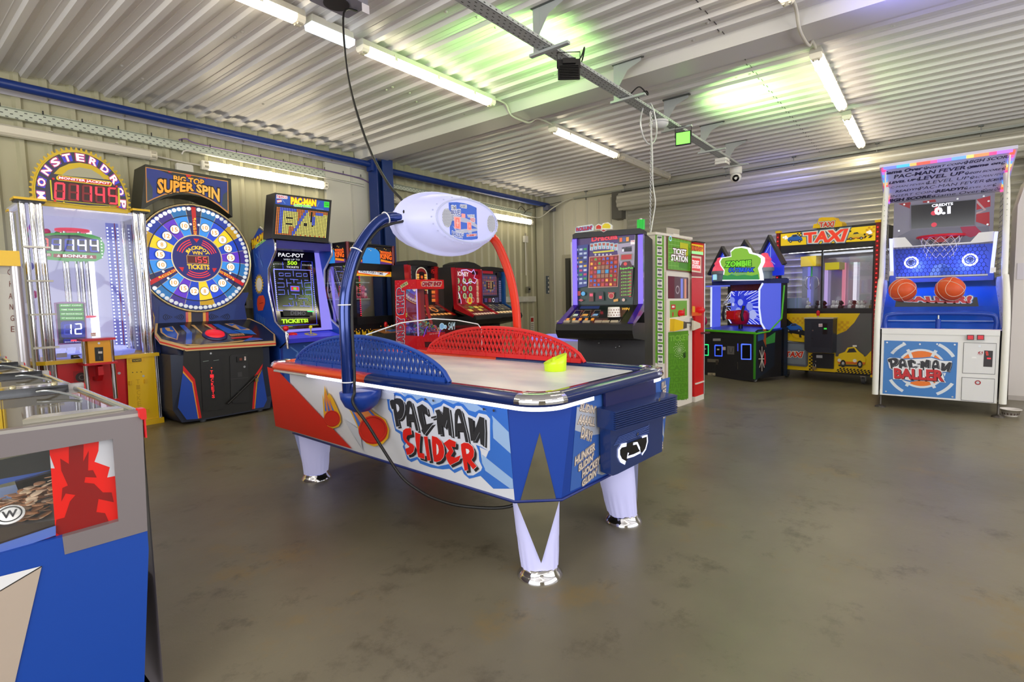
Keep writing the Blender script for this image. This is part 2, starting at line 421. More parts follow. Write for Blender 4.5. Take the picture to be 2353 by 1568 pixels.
mb = MB(); mb.box((4.5, YW-.075, 0), (5.32, YW-.02, 3.25), P('d6d3c6', .4)); mb.box((4.92, YW-.085, 0), (4.95, YW-.07, 3.25), P('cbc8bc', .4)); struct(mb, 'trim_3')
mb = MB(); mb.box((9.78, YW-.22, 0), (10.02, YW-.03, 3.3), P('bab7a0', .45)); mb.box((10.02, YW-.13, 0), (XW, YW-.03, 3.3), P('c8c5b0', .45)); struct(mb, 'trim_4')

# far wall: cladding left of the shutter, lintel above it
mb = MB(); cladding(mb, 5.02, YW, .29, 5.1, lambda a, d, z: (XW-d, a, z), 0, 3.28, CLAD_W, .06, .018)
mb.add([(XW, 5.02, 3.28), (XW, 5.02, ZC), (XW, YW, ZC), (XW, YW, 3.28)], [(0, 1, 2, 3)], CLAD_W)
mb.add([(XW+.1, YB, 0), (XW+.1, YB, ZC+.08), (XW+.1, YW+.3, ZC+.08), (XW+.1, YW+.3, 0)], [(0, 1, 2, 3)], CLAD_W)
mb.box((XW-.02, -1.0, 3.12), (XW+.05, 5.05, ZC), P('c9c5b6', .45))
mb.box((XW-.1, YB, 0), (XW+.05, -1.0, ZC), P('b9b4a4', .5))
struct(mb, 'wall_far')
# the walls behind and to the right of the photographer, with their big glazed openings
mb = MB(); pw_ = P('cfcabb', .5)
mb.box((XB-.1, YB, 0), (XB, -2.6, ZC), pw_); mb.box((XB-.1, 4.6, 0), (XB, YW+.06, ZC), pw_); mb.box((XB-.1, -2.6, 3.1), (XB, 4.6, ZC), pw_); mb.box((XB-.1, -2.6, 0), (XB, 4.6, .6), pw_)
struct(mb, 'wall_back')
mb = MB(); mb.box((XB, YB-.1, 0), (-1.9, YB, ZC), pw_); mb.box((7.2, YB-.1, 0), (XW+.1, YB, ZC), pw_); mb.box((-1.9, YB-.1, 3.1), (7.2, YB, ZC), pw_); mb.box((-1.9, YB-.1, 0), (7.2, YB, .6), pw_)
struct(mb, 'wall_right')

# door in the far wall behind the dark fruit machine
mb = MB(); fr = P('b3ad98', .45)
mb.box((XW-.05, 5.35, 0), (XW-.02, 6.58, 2.16), fr)
mb.box((XW-.052, 5.4, 0), (XW-.045, 6.50, 2.08), P('45443d', .5)); mb.box((XW-.06, 6.36, 0), (XW-.05, 6.40, 2.03), P('2b2a27', .5))
struct(mb, 'door_1')

# blue steelwork
BLU = P('17357f', .35); BLU2 = P('1c3a7c', .4)
mb = MB(); mb.tube([(XB, 6.8, 3.3), (5.2, 6.8, 3.3)], .045, BLU, 14); mb.tube([(5.5, 6.8, 3.26), (9.95, 6.8, 3.26)], .05, BLU, 14)
mb.box((9.8, 6.7, 3.14), (10.1, 6.9, 3.24), P('5f6277', .4)); mb.box((5.14, 6.74, 3.2), (5.2, 6.86, 3.36), BLU)
tag(struct(mb, 'steel_beam'), 'blue round steel eaves beam running along the top of the long clad wall', 'beam')
mb = MB()
mb.box((5.2, 6.7, 0), (5.22, 6.9, 3.4), BLU); mb.box((5.48, 6.7, 0), (5.5, 6.9, 3.4), BLU); mb.box((5.22, 6.79, 0), (5.48, 6.81, 3.4), BLU2)
mb.box((5.3, 6.68, 0), (5.5, 6.7, 3.4), BLU2)
tag(struct(mb, 'steel_column'), 'blue steel column standing against the long clad wall', 'column')

# roller shutter on the far wall
sh = thing('roller_shutter', 'grey ribbed steel roller shutter closing the far wall', 'shutter', (XW, 2.0, 0))
mb = MB(); slat = P('cfccbd', .34, .3); y0, y1 = -1.0-2, 4.98-2
z = .02; pr = []
while z < 3.05:
    pr.append((-.018, z))
    for j in range(6):
        a = PI*j/6; pr.append((-.03-.040*math.sin(a), z+.012+.099*j/6))
    z += .111
pr.append((-.03, z))
for (xa, za), (xb, zb) in zip(pr, pr[1:]): mb.add([(xa, y0, za), (xa, y1, za), (xb, y1, zb), (xb, y0, zb)], [(0, 3, 2, 1)], slat)
mb.build('curtain', sh)
mb = MB(); R_ = .17; pts = []
for k in range(48):
    a = 2*PI*k/48; r = R_+.012*math.cos(a*10); pts.append((-.27+r*math.cos(a), 3.1+r*math.sin(a)))
mb.extr([(x, y0+.1, z) for x, z in pts], (0, y1-y0-.05, 0), P('cfccbd', .34, .3)); mb.build('drum', sh)
mb = MB(); mb.box((-.11, y1-.02, 0), (-.02, y1+.05, 2.95), P('c1bda9', .45)); mb.build('guide_rail', sh)
mb = MB(); mb.box((-.3, y1-.0, 2.78), (-.02, y1+.22, 3.32), P('5e5c55', .5)); mb.build('end_plate', sh)
mb = MB(); mb.box((-.36, y0-.12, 2.85), (-.1, y0+.03, 3.3), P('4d3a33', .6)); mb.box((-.16, y0-.2, 0), (-.02, y0+.02, 2.85), P('87857c', .5)); mb.build('motor_bracket', sh)
mb = MB()
for k in range(60): mb.tube([(-.4, y0-.06+(.012 if k % 2 else -.012), 3.2-k*.03), (-.4, y0-.06-(.012 if k % 2 else -.012), 3.178-k*.03)], .006, P('4a3c36', .6), 5)
mb.build('chain', sh)
# ================================================================== lamps, trays and small fittings
HOUS = P('dad6c8', .45)
def batten(label, a, b, wall=False, on=1.0, col='fff0d0', w=.11, group='fluorescent battens', name='batten_light', hgt=.1):
    """weatherproof fluorescent fitting from a to b, hung under the ceiling or fixed flat to the clad wall"""
    c = [(a[i]+b[i])/2 for i in range(3)]; ln = math.dist(a, b)/2
    t = thing(name, label, 'light fitting', c, 0, None)
    V = (lambda x, y, z: (x, z, y)) if wall else (lambda x, y, z: (x, y, z))
    mb = MB(); s = w/2
    pr = [(-s, .0), (-s*.8, hgt*.5), (s*.8, hgt*.5), (s, .0)]
    mb.extr([V(-ln, y, z) for y, z in pr], (2*ln, 0, 0), HOUS); mb.build('housing', t)
    mb = MB(); pr = [(-s*.95, 0), (-s*.92, -hgt*.28), (-s*.55, -hgt*.5), (s*.55, -hgt*.5), (s*.92, -hgt*.28), (s*.95, 0)]
    e = E(col, LAMP_E*on) if on else P('e3ddcb', .25, 0, 0, .5)
    mb.extr([V(-ln+.07, y, z) for y, z in pr], (2*ln-.14, 0, 0), e); mb.build('diffuser', t)
    ce = P('efe6cf', .3, 0, .35 if on else 0)
    for x0 in (-ln, ln-.07):
        mb = MB(); mb.extr([V(x0, y*.99, z*.98) for y, z in pr], (.07, 0, 0), ce)
        for q in (-.4, .4): mb.tube([V(x0+.015, s*q, -hgt*.5), V(x0+.055, s*q, -hgt*.5)], .012, P('cfc7b0', .3), 8)
        mb.build('end_cap', t)
    for k in (-.6, 0, .6):
        mb = MB()
        for q in (-1, 1): mb.extr([V(ln*k-.015, q*s*.96, .02), V(ln*k+.015, q*s*.96, .02), V(ln*k+.015, q*s*1.04, -.03), V(ln*k-.015, q*s*1.04, -.03)], V(0, q*.006, 0), HOUS)
        mb.extr([V(ln*k-.015, -s, .004), V(ln*k+.015, -s, .004), V(ln*k+.015, -s, .012), V(ln*k-.015, -s, .012)], V(0, 2*s, 0), HOUS)
        mb.build('clip', t)
    return t
ZL = 3.42
batten('long lit fluorescent light before the small emergency light, cut by the top of the frame', (.62, 3.93, ZL), (2.40, 3.93, ZL))
batten('lit fluorescent light between the small emergency light and the boxed rafter', (2.95, 3.96, ZL), (4.72, 3.96, ZL))
batten('lit fluorescent light just beyond the boxed rafter on the middle ceiling row', (5.92, 3.97, ZL), (7.74, 3.97, ZL))
batten('unlit fluorescent light at the far end of the middle ceiling row', (7.86, 3.97, ZL), (9.82, 3.97, ZL), on=0)
batten('lit fluorescent light between the boxed rafter and the shutter on the side ceiling row', (5.80, .93, ZL), (7.68, .93, ZL))
batten('lit fluorescent light last before the shutter on the side ceiling row', (8.06, .93, ZL), (9.84, .93, ZL))
batten('clear ended fluorescent light cut by the top frame edge, before the boxed rafter', (2.75, .93, ZL), (4.62, .93, ZL))
batten('long unlit fluorescent light on the clad wall above the round jackpot sign', (.5, YW-.1, 2.91), (2.33, YW-.1, 2.91), True, 0)
batten('lit fluorescent light on the clad wall above the big spinning wheel game', (2.81, YW-.1, 2.90), (4.49, YW-.1, 2.90), True)
batten('unlit fluorescent light on the clad wall just beyond the blue column', (5.66, YW-.1, 2.86), (7.3, YW-.1, 2.86), True, 0)
batten('lit fluorescent light on the clad wall behind the glowing overhead scoreboard', (7.75, YW-.1, 2.865), (9.52, YW-.1, 2.865), True)
# more of the same rows over the part of the hall behind the photographer
for y in (3.95, .93, -2.2):
    for x in ((-3.6, -1.7) if y > .5 else (-3.6, -1.7, .2, 2.9, 6.0)):
        batten('lit fluorescent light over the part of the hall behind the photographer', (x, y, ZL), (x+1.77, y, ZL), group='lamps behind the photographer')['group'] = 'lamps behind the photographer'
t = thing('emergency_light', 'small bluish white emergency light between two long lamps on the ceiling', 'light fitting', (2.66, 3.95, 3.42))
mb = MB(); mb.box((-.19, -.05, 0), (.19, .05, .06), HOUS); mb.build('housing', t)
mb = MB(); mb.extr([(-.2, -.055, 0), (-.2, -.045, -.045), (-.2, .045, -.045), (-.2, .055, 0)], (.4, 0, 0), E('e4f4ff', 2.2)); mb.build('diffuser', t)

# conduits
CON = P('ddd8c9', .45)
def run(name, label, cat, path, r, m, smooth=6, n=8):
    o = MB().tube(smoothpath(path, smooth) if smooth > 1 else path, r, m, n).build(name); tag(o, label, cat); return o
run('conduit', 'cream conduit crossing under the boxed rafter between two middle row lights', 'conduit', [(4.70, 3.96, 3.46), (4.95, 3.96, 3.46), (5.05, 3.96, 3.36), (5.25, 3.96, 3.345), (5.42, 3.96, 3.36), (5.6, 3.96, 3.45), (5.95, 3.97, 3.46)], .012, CON)
run('conduit', 'cream conduit bending under the boxed rafter into the side row light', 'conduit', [(4.60, .93, 3.47), (4.9, .93, 3.46), (5.05, .93, 3.36), (5.3, .93, 3.35), (5.5, .93, 3.38), (5.62, .93, 3.46), (5.84, .93, 3.46)], .014, CON)
run('conduit', 'thin white conduit between two lights on the clad wall behind the wheel sign', 'conduit', [(2.33, YW-.06, 2.92), (2.58, YW-.06, 2.905), (2.82, YW-.06, 2.9)], .010, CON)

# long perforated tray under the ceiling
def tray(name, label, a, b, up, side, w, h, m, slot=.05, hole=P('4f5250', .7)):
    """perforated channel from a to b: web of width w facing -side... with small flanges"""
    t = thing(name, label, 'cable tray', a); A = Vector((0, 0, 0)); B = Vector(b)-Vector(a); D = B.normalized(); U = Vector(up); S = Vector(side)
    mb = MB(); th = .003
    mb.extr([A, A+S*w, A+S*w+U*th, A+U*th], B, m); mb.extr([A, A+U*h, A+U*h+S*th, A+S*th], B, m); mb.extr([A+S*w, A+S*w+U*h, A+S*(w-th)+U*h, A+S*(w-th)], B, m)
    hb = mb; ln = B.length; x = .03; n = -U if U.z else U*3.6
    while x < ln-.03:
        for f, ws in ((.2, .012), (.5, .012), (.8, .012)):
            o_ = slot*.5 if f == .5 else 0
            c = A+D*(x+o_)+S*(w*f)+n*.0012
            hb.add([c-D*.011-S*.0035, c+D*.011-S*.0035, c+D*.011+S*.0035, c-D*.011+S*.0035], [(0, 1, 2, 3)], hole)
        c = A+D*x+U*h*.5-S*.001
        hb.add([c-D*.009-U*.004, c+D*.009-U*.004, c+D*.009+U*.004, c-D*.009+U*.004], [(0, 1, 2, 3)], hole)
        x += slot
    hb.build('perforated_channel', t); return t
T1 = tray('cable_tray', 'galvanised perforated cable tray hanging along the middle of the ceiling', (1.6, 2.37, 3.13), (8.74, 2.37, 3.15), (0, 0, 1), (0, 1, 0), .11, .03, GALV, .06)
for x in (3.55, 4.9, 6.15, 7.4, 8.5):
    mb = MB(); x -= 1.6
    mb.box((x-.02, -.16, -.02), (x+.02, .2, .0), GALV); mb.box((x-.002, .11, 0), (x+.002, .17, .35), GALV)
    mb.add([(x, .12, .12), (x, .17, .12), (x, .17, .34), (x, -.12, .34), (x, -.12, .31), (x, .02, .26)], [(0, 1, 2, 3, 4, 5)], GALV)
    mb.box((x-.02, -.14, .335), (x+.02, .18, .35), P('6c706e', .4, .8)); mb.build('bracket', T1)
T2 = tray('cable_tray', 'perforated cable tray on the clad wall from the frame edge to the blue column', (XB+3, YW-.05, 3.05), (5.15, YW-.05, 3.02), (0, -1, 0), (0, 0, 1), .10, .05, P('ccd2c2', .45, .1), .07, P('1e211f', .7))
for k in range(20): MB().tube([(1.2+k*.31, -.055, .11), (1.2+k*.31, -.055, .075)], .006, P('2b2b2b', .5), 6).build('cable_tie', T2)
T3 = tray('cable_tray', 'perforated cable tray on the clad wall beyond the blue column', (5.5, YW-.05, 3.05), (9.6, YW-.05, 3.0), (0, -1, 0), (0, 0, 1), .08, .05, P('ccd2c2', .45, .1), .07, P('1e211f', .7))
T4 = tray('cable_tray', 'narrow cable tray on drop rods above the roller shutter', (XW-.1, 6.2, 3.33), (XW-.1, -1.4, 3.36), (0, 0, 1), (-1, 0, 0), .06, .035, P('a9aca4', .42, .7), .08)
for y in (5.9, 5.0, 4.05, 3.0, 1.9, .75, -.45):
    mb = MB(); q = y-6.2; mb.tube([(-.03, q, .0), (-.03, q, .16)], .006, STEEL, 6); mb.box((-.05, q-.03, .12), (-.01, q+.03, .15), P('7a7d78', .5, .6)); mb.box((-.05, q-.004, -.05), (-.01, q+.004, .0), P('7a7d78', .5, .6)); mb.build('hanger', T4)
PUR = P('7a5f96', .5)
run('cable', 'purple cable lying along the top of the clad wall tray', 'cable', [(2.58, YW-.1, 3.14), (2.66, YW-.1, 3.17), (2.8, YW-.1, 3.14), (3.5, YW-.1, 3.135), (4.6, YW-.1, 3.12), (5.1, YW-.1, 3.1), (5.3, YW-.1, 3.03)], .008, PUR)
run('cable', 'white cable clipped under the clad wall tray', 'cable', [(2.6, YW-.1, 2.98), (2.64, YW-.1, 3.03), (2.8, YW-.1, 3.035), (3.6, YW-.1, 3.025), (4.6, YW-.1, 3.01), (5.15, YW-.1, 2.99)], .008, P('e6e3d8', .5))
run('cable', 'white armoured cable rising from the clad wall tray to the shutter tray', 'cable', [(9.1, YW-.12, 3.0), (9.55, YW-.12, 2.98), (9.75, YW-.2, 3.0), (9.9, YW-.45, 3.2), (10.05, YW-.8, 3.36), (10.08, 5.5, 3.37), (10.08, 3, 3.38), (10.08, 0, 3.4), (10.08, -1.3, 3.4)], .012, P('cfcdbf', .45))
run('cable', 'loose black wires looping at the end of the clad wall tray', 'cable', [(9.0, YW-.12, 3.07), (9.12, YW-.12, 3.16), (9.25, YW-.13, 3.08), (9.2, YW-.14, 3.02), (9.35, YW-.14, 3.12), (9.6, YW-.3, 3.2), (9.95, YW-.6, 3.3)], .006, BLACK)

# flood lights on the tray
def flood(label, loc, rot, lit):
    t = thing('floodlight', label, 'floodlight', loc, rot); t.scale = (.72, .72, .72)
    mb = MB(); b = P('1e1c1b', .5)
    mb.box((-.12, -.03, -.27), (.12, .0, -.06), b); mb.box((-.07, -.075, -.12), (.07, -.03, -.065), b)
    mb.build('housing', t)
    mb = MB()
    for k in range(8): mb.box((-.105, -.065, -.262+k*.017), (.105, -.03, -.256+k*.017), b)
    mb.build('cooling_fins', t)
    mb = MB(); mb.box((-.105, 0, -.255), (.105, .006, -.075), E('84ff5a', 1.7) if lit else P('c8d8c0', .1)); mb.build('lens', t)
    mb = MB(); mb.tube([(-.125, -.01, -.15), (-.125, -.01, .02), (.125, -.01, .02), (.125, -.01, -.15)], .006, b, 6); mb.build('bracket', t)
    return t
flood('black floodlight seen from behind under the ceiling tray', (3.70, 2.31, 3.11), -52, False)
flood('floodlight glowing bright green under the ceiling tray', (6.12, 2.30, 3.11), 100, True)
run('cable', 'short black lead curling from the dark floodlight onto the tray', 'cable', [(3.72, 2.36, 3.02), (3.85, 2.3, 3.12), (3.93, 2.3, 3.24), (4.0, 2.36, 3.19), (4.02, 2.4, 3.15)], .006, BLACK)
run('cable', 'black leads bunched over the ceiling tray near the chain', 'cable', [(5.0, 2.4, 3.2), (5.1, 2.36, 3.28), (5.25, 2.34, 3.24), (5.3, 2.38, 3.3), (5.2, 2.42, 3.22), (5.45, 2.42, 3.18)], .007, BLACK)
# their colours wash the ceiling
add_light('green_flood_beam', 'SPOT', (3.9, 2.75, 3.0), 60, (.45, 1, .25), (4.0, 3.0, 3.5), spot_size=2.4, spot_blend=.6, shadow_soft_size=.08)
add_light('green_flood_beam', 'SPOT', (6.5, 1.8, 3.05), 60, (.5, 1, .3), (6.6, 1.65, 3.5), spot_size=2.5, spot_blend=.5, shadow_soft_size=.08)
add_light('blue_flood_beam', 'SPOT', (8.4, 2.0, 2.9), 60, (.25, .25, 1), (9.9, 2.2, 2.4), spot_size=1.7, spot_blend=.9, shadow_soft_size=.1)
add_light('blue_flood_beam', 'SPOT', (4.6, .35, 2.8), 45, (.25, .25, 1), (4.7, -.0, 3.5), spot_size=2.3, spot_blend=1, shadow_soft_size=.1)

t = thing('smoke_detector', 'round white smoke detector dome under the ceiling tray by the green floodlight', 'detector', (5.72, 2.42, 3.12))
MB().lathe([(.03, .0), (.1, -.01), (.105, -.03), (.1, -.05), (.08, -.075), (0, -.085)], (0, 0, 0), P('e2e2e4', .35), 28).build('dome', t)
MB().lathe([(.104, -.034), (.107, -.036), (.104, -.04)], (0, 0, 0), P('8f8f99', .4), 28).build('vent_ring', t)
t = thing('junction_box', 'small white junction box on the ceiling tray before the camera', 'box', (7.95, 2.40, 3.08))
MB().box((-.09, -.06, -.04), (.09, .1, .04), P('e8e6e4', .4), .01).build('box', t); MB().box((-.1, -.07, -.005), (.1, .11, .004), P('d2d0cc', .4)).build('lid', t)
t = thing('security_camera', 'white dome security camera at the far end of the ceiling tray', 'camera', (8.66, 2.43, 3.11))
MB().lathe([(.085, .02), (.088, 0), (.088, -.07), (.08, -.08)], (0, 0, 0), P('ecebe8', .4), 24).build('base', t)
mb = MB(); mb.ball((0, 0, -.13), .08, P('ecebe8', .35), 20); mb.build('turret', t)
d = Vector((-.93, -.25, -.35)).normalized(); c = Vector((0, 0, -.13))
mb = MB(); mb.lathe([(.05, .062), (.05, .075), (0, .077)], c, P('0e0e10', .15), 18, d); mb.build('lens', t)
# chain and looped cable hanging from the tray
CH = P('c9cbcc', .25, .9)
ch = thing('chain', 'thin steel chain hanging from the ceiling tray down to the ticket station', 'chain', (5.32, 2.33, 3.1))
mb = MB(); e = Vector((.18, .10, -1.26))
for k in range(64):
    a = e*(k/64); b = e*((k+.95)/64); off = Vector((.006, 0, 0)) if k % 2 else Vector((0, .006, 0))
    mb.tube([a+off, (a+b)/2+off*1.4, b+off], .0028, CH, 4); mb.tube([a-off, (a+b)/2-off*1.4, b-off], .0028, CH, 4)
mb.build('links', ch)
MB().lathe([(.02, 0), (.02, .03), (.008, .05)], (.19, .10, -1.30), P('e6e6e4', .4), 10).build('ceiling_hook', ch)
run('cable', 'coil of clear cable looped under the ceiling tray at the chain', 'cable', [(5.2, 2.37, 3.1), (5.12, 2.36, 2.95), (5.18, 2.36, 2.82), (5.32, 2.36, 2.77), (5.47, 2.36, 2.84), (5.52, 2.36, 2.98), (5.46, 2.37, 3.15), (5.38, 2.37, 3.2)], .008, P('dfe2e2', .2, .3))
run('cable', 'pale cable twisting down beside the hanging chain', 'cable', [(5.35, 2.36, 3.1), (5.36, 2.34, 2.7), (5.44, 2.37, 2.4), (5.48, 2.36, 2.2), (5.52, 2.40, 2.05), (5.46, 2.40, 1.9), (5.47, 2.42, 1.84)], .007, P('dfe0dc', .35))

# black box hanging at the top edge and its cable
t = thing('ceiling_speaker', 'dark grey ceiling unit cut off by the top edge above the black cable', 'speaker', (2.42, 3.38, 3.33))
MB().box((-.22, -.13, 0), (.1, .13, .16), P('8f8d9a', .5), .01).build('case', t); MB().lathe([(.09, -.006), (.09, .002)], (-.07, .02, -.0), P('202022', .5), 22).build('grille', t)
MB().box((.04, -.13, -.06), (.1, -.125, .0), P('e9e3ea', .5)).build('tag', t)

# fittings on the clad wall
PLA = P('e6e3d8', .4)
def wallbox(name, label, cat, a, b, m=PLA, parts=None, dpt=.05):
    t = thing(name, label, cat, ((a[0]+b[0])/2, YW-.035, (a[1]+b[1])/2)); hx, hz = (b[0]-a[0])/2, (b[1]-a[1])/2
    MB().extr([(x, 0, z) for x, z in rrect(-hx, -hz, hx, hz, min(hx, hz)*.15, 3)], (0, -dpt, 0), m).build('body', t); return t
wallbox('trunking', 'white dado trunking along the clad wall before the blue column', 'trunking', (.2, 1.16), (5.15, 1.27))
tr = wallbox('trunking', 'white dado trunking ending at the corner beyond the column', 'trunking', (5.55, 1.13), (9.65, 1.25))
MB().box((1.6, -.06, -.035), (1.75, -.05, .035), P('f0eee6', .4)).build('socket_plate', tr)
wallbox('junction_box', 'tall white box on the clad wall behind the wheel sign', 'box', (2.54, 2.62), (2.72, 2.88))
sk = thing('plug_socket', 'white double socket on the trunking beside the wheel game', 'socket', (3.2, YW-.09, 1.215))
MB().box((-.075, -.012, -.045), (.075, 0, .045), P('f2f0ea', .35)).build('plate', sk)
pl = thing('plug', 'black mains plug in the socket beside the wheel game', 'plug', (3.19, YW-.105, 1.225))
MB().box((-.027, -.04, -.028), (.027, 0, .03), P('1b1b1c', .4), .006).build('body', pl)
MB().tube(smoothpath([(0, -.03, -.02), (.005, -.04, -.15), (.02, -.03, -.45), (.03, -.03, -.9), (.0, -.03, -1.2)]), .005, BLACK, 6).build('lead', pl)
t = wallbox('junction_box', 'small white fused spur with conduit on the clad wall beyond the red arch', 'box', (9.27, 2.42), (9.4, 2.56))
MB().tube([(0, -.02, -.07), (0, -.02, -.78)], .012, PLA, 8).build('conduit', t)
for k in (0, 1): MB().tube([(-.02+.04*k, -.02, .07), (-.02+.04*k, -.02, .13)], .009, P('8a877a', .5), 6).build('gland', t)
t = wallbox('plug_socket', 'metal socket under the conduit on the clad wall beyond the red arch', 'socket', (9.35, 1.33), (9.45, 1.46), P('b4b2a8', .3, .7))
MB().lathe([(.02, 0), (.02, .02)], (0, -.05, .01), BLACK, 10, (0, -1, 0)).build('plug', t)
t = thing('switch_panel', 'tall dark grey panel of four switches on the corner casing', 'switch', (9.9, YW-.22, 1.50))
for k in range(4):
    s_ = MB(); s_.box((-.05, -.02, -.2+k*.1), (.05, 0, -.103+k*.1), P('56606a', .45)); s_.build('plate', t)
    MB().box((.0, -.026, -.175+k*.1), (.035, -.02, -.13+k*.1), P('e9e4d6', .4)).build('rocker', t)
t = thing('notice', 'small white and red notice low on the clad wall near the corner', 'notice', (9.55, YW-.036, .62))
f = Face(t, (0, 0, 0), (1, 0, 0), (0, 0, 1)); f.rect(-.07, -.18, .07, .18, P('eeeadf', .5)); f.rect(-.05, .06, .05, .15, P('c02a20', .5))
for k in range(5): f.rect(-.05, -.15+k*.04, .05, -.135+k*.04, P('8a857a', .5))
f.build('sheet')
# ================================================================== air hockey table
HT = thing('air_hockey_table', 'large blue, red and white air hockey table with glowing overhead scoreboard and white legs', 'air hockey table', (2.232, 2.309, 0), -2.8)
HX, HY, HZ = .56, 1.2, .82
NAVY = P('0e2560', .18, 0, 0, .5); RED = P('d8261c', .25, 0, 0, .5); BLUEP = P('123f9f', .4); ORED = P('e2441f', .2, 0, 0, .5)
# cabinet
def chamf(x, y, c): return [(-x, -y+c), (-x+c, -y), (x-c, -y), (x, -y+c), (x, y-c), (x-c, y), (-x+c, y), (-x, y-c)]
bt = chamf(.50, 1.15, .20); bb = chamf(.485, 1.115, .14)
mb = MB(); n = 8
vs = [(x, y, .345) for x, y in bb]+[(x, y, .775) for x, y in bt]
mb.add(vs, [(0, 1, 9, 8), (1, 2, 10, 9), (2, 3, 11, 10)], BLUEP)           # blue end with its corners
mb.add(vs, [(3, 4, 12, 11), (7, 0, 8, 15)], P('e2e5ef', .4))
mb.add(vs, [(4, 5, 13, 12), (5, 6, 14, 13), (6, 7, 15, 14)], P('cf1f1a', .4))
mb.add(vs, [tuple(range(8))[::-1]], BLK2)
mb.build('cabinet', HT)
mb = MB(); mb.tube([(x*1.002, y*1.002, .345) for x, y in bb], .007, P('20307a', .4), 6, True); mb.build('bottom_edging', HT)
# long side print
f = Face(HT, (-.485, 0, .345), (0, -1, 0), (-.015, 0, .43)).zoom(880, 880, 6.534)
PALE = P('9fc0ec', .4); MID = P('3c74d2', .4); LT = P('dfe3f1', .4)
f.ppoly([(215, 62), (1250, 215), (1580, 440), (1000, 480), (335, 210)], PALE)
f.ppoly([(1240, 210), (1860, 290), (1965, 1590), (1660, 1590), (1450, 1380), (1600, 1000), (1640, 560), (1560, 430)], MID)
f.ppoly([(1640, 490), (1890, 740), (1922, 1065), (1660, 830)], PALE)
f.ppoly([(1490, 1075), (1950, 1445), (1962, 1585), (1910, 1585), (1540, 1320), (1490, 1200)], PALE)
f.ppoly([(65,250),(110,170),(200,145),(270,165),(335,210),(375,178),(440,190),(510,260),(585,222),(660,245),(740,335),(860,295),(910,255),(1060,320),(1130,290),(1210,320),(1290,410),(1390,440),(1450,405),(1560,430),(1640,500),(1655,570),(1630,1000),(1600,1030),(1450,960),(1470,1040),(1490,1200),(1535,1290),(1500,1390),(1300,1440),(1220,1370),(1190,1300),(1080,1355),(1000,1290),(900,1300),(720,1270),(560,1210),(520,1150),(430,1190),(370,1150),(330,1020),(300,960),(320,920),(280,860),(265,770),(190,720),(150,560),(130,460),(85,400)], P('3b78d8', .4))
f.ppoly([(100,270),(130,215),(200,190),(270,205),(340,290),(360,235),(420,225),(470,260),(520,310),(600,265),(680,310),(740,380),(770,480),(775,390),(880,350),(915,305),(1070,390),(1100,345),(1180,350),(1250,430),(1290,480),(1400,525),(1440,455),(1560,480),(1612,540),(1612,1010),(1590,1025),(1480,960),(1400,930),(1440,1030),(1450,1170),(1495,1270),(1475,1320),(1360,1390),(1280,1390),(1210,1290),(1190,1250),(1060,1305),(990,1220),(830,1255),(700,1215),(570,1165),(520,1110),(410,1145),(360,1080),(345,1000),(330,940),(360,900),(310,830),(300,740),(200,690),(170,560),(150,440),(110,370)], LT)
cutword(f, 'PAC-MaN', '2f2f33', 'dfe3f1')
cutword(f, 'slider', 'e01f17', 'efe9ee', sh=(30, 42))
for x, y in ((660, 240), (780, 262), (1540, 390), (1688, 410)): f.circ((x, y), .006, STEEL, True, 10)
f.zoom(590, 820, 7.128)
f.ppoly([(200, 165), (355, 205), (1588, 1500), (335, 1132)], P('dd2a20', .4))
f.ppoly([(1170, 330), (1420, 360), (2281, 600), (2281, 700), (1870, 660)], P('d3d8e6', .4))
f.ppoly([(1450, 1010), (1720, 1190), (1760, 1520), (1800, 1568)], P('cfd4e2', .4))
OR, YE, BL_ = P('e58a4a', .4), P('efb52c', .4), P('4a74cf', .4)
def puck(fl, disc, rx, ry, st):
    f.ppoly(fl, YE)
    for i, s_ in enumerate(st): f.ppoly(s_, (OR, BL_)[i % 2])
    e = lambda k, dy=0: [(disc[0]+rx*k*math.cos(q*PI/14), disc[1]+dy+ry*k*math.sin(q*PI/14)) for q in range(28)]
    f.ppoly(e(1), P('c9221b', .4)); f.ppoly(e(.97, -ry*.09), P('e03226', .4)); f.ppoly(e(.86, -ry*.1), P('a51d17', .4)); f.ppoly(e(.83, -ry*.07), P('da2c22', .4))
puck([(1140,465),(1190,640),(1215,585),(1290,700),(1400,950),(1415,1060),(1370,1140),(1280,1170),(1190,1130),(1130,1000),(1105,600),(1130,700)], (1267, 1010), 132, 130,
     [[(1150,560),(1300,890),(1150,900)], [(1140,660),(1175,880),(1148,890)], [(1165,640),(1215,880),(1175,885)], [(1180,700),(1235,880),(1205,885)], [(1220,640),(1290,880),(1245,880)], [(1225,720),(1305,890),(1275,890)]])
puck([(1515,790),(1590,900),(1560,755),(1790,755),(1950,900),(2140,1020),(2205,1180),(2190,1320),(2100,1420),(1960,1462),(1830,1410),(1740,1310),(1690,1150),(1600,950)], (1945, 1195), 238, 226,
     [[(1580,760),(1780,760),(2010,970),(1780,1020),(1715,1120)], [(1545,770),(1590,830),(1740,1090),(1705,1140)], [(1590,800),(1650,900),(1790,1020),(1750,1060)], [(1640,770),(1690,830),(1820,1000),(1780,1010)], [(1690,770),(1740,800),(1900,975),(1850,985)], [(1770,770),(1830,800),(1980,965),(1940,965)]])
f.build('side_print')
for px in ((300, 195), (762, 262)):
    mb = MB(); a, b = f.q(px); mb.box((-.51, -a-.025, .345+b-.008), (-.492, -a+.025, .345+b+.006), BLK2); mb.build('hinge', HT)
f.zoom(880, 880, 6.534)
for px in ((708, 145), (1605, 280)):
    mb = MB(); a, b = f.q(px); mb.box((-.515, -a-.03, .345+b-.008), (-.492, -a+.03, .345+b+.006), P('2c2f78', .4)); mb.build('hinge', HT)
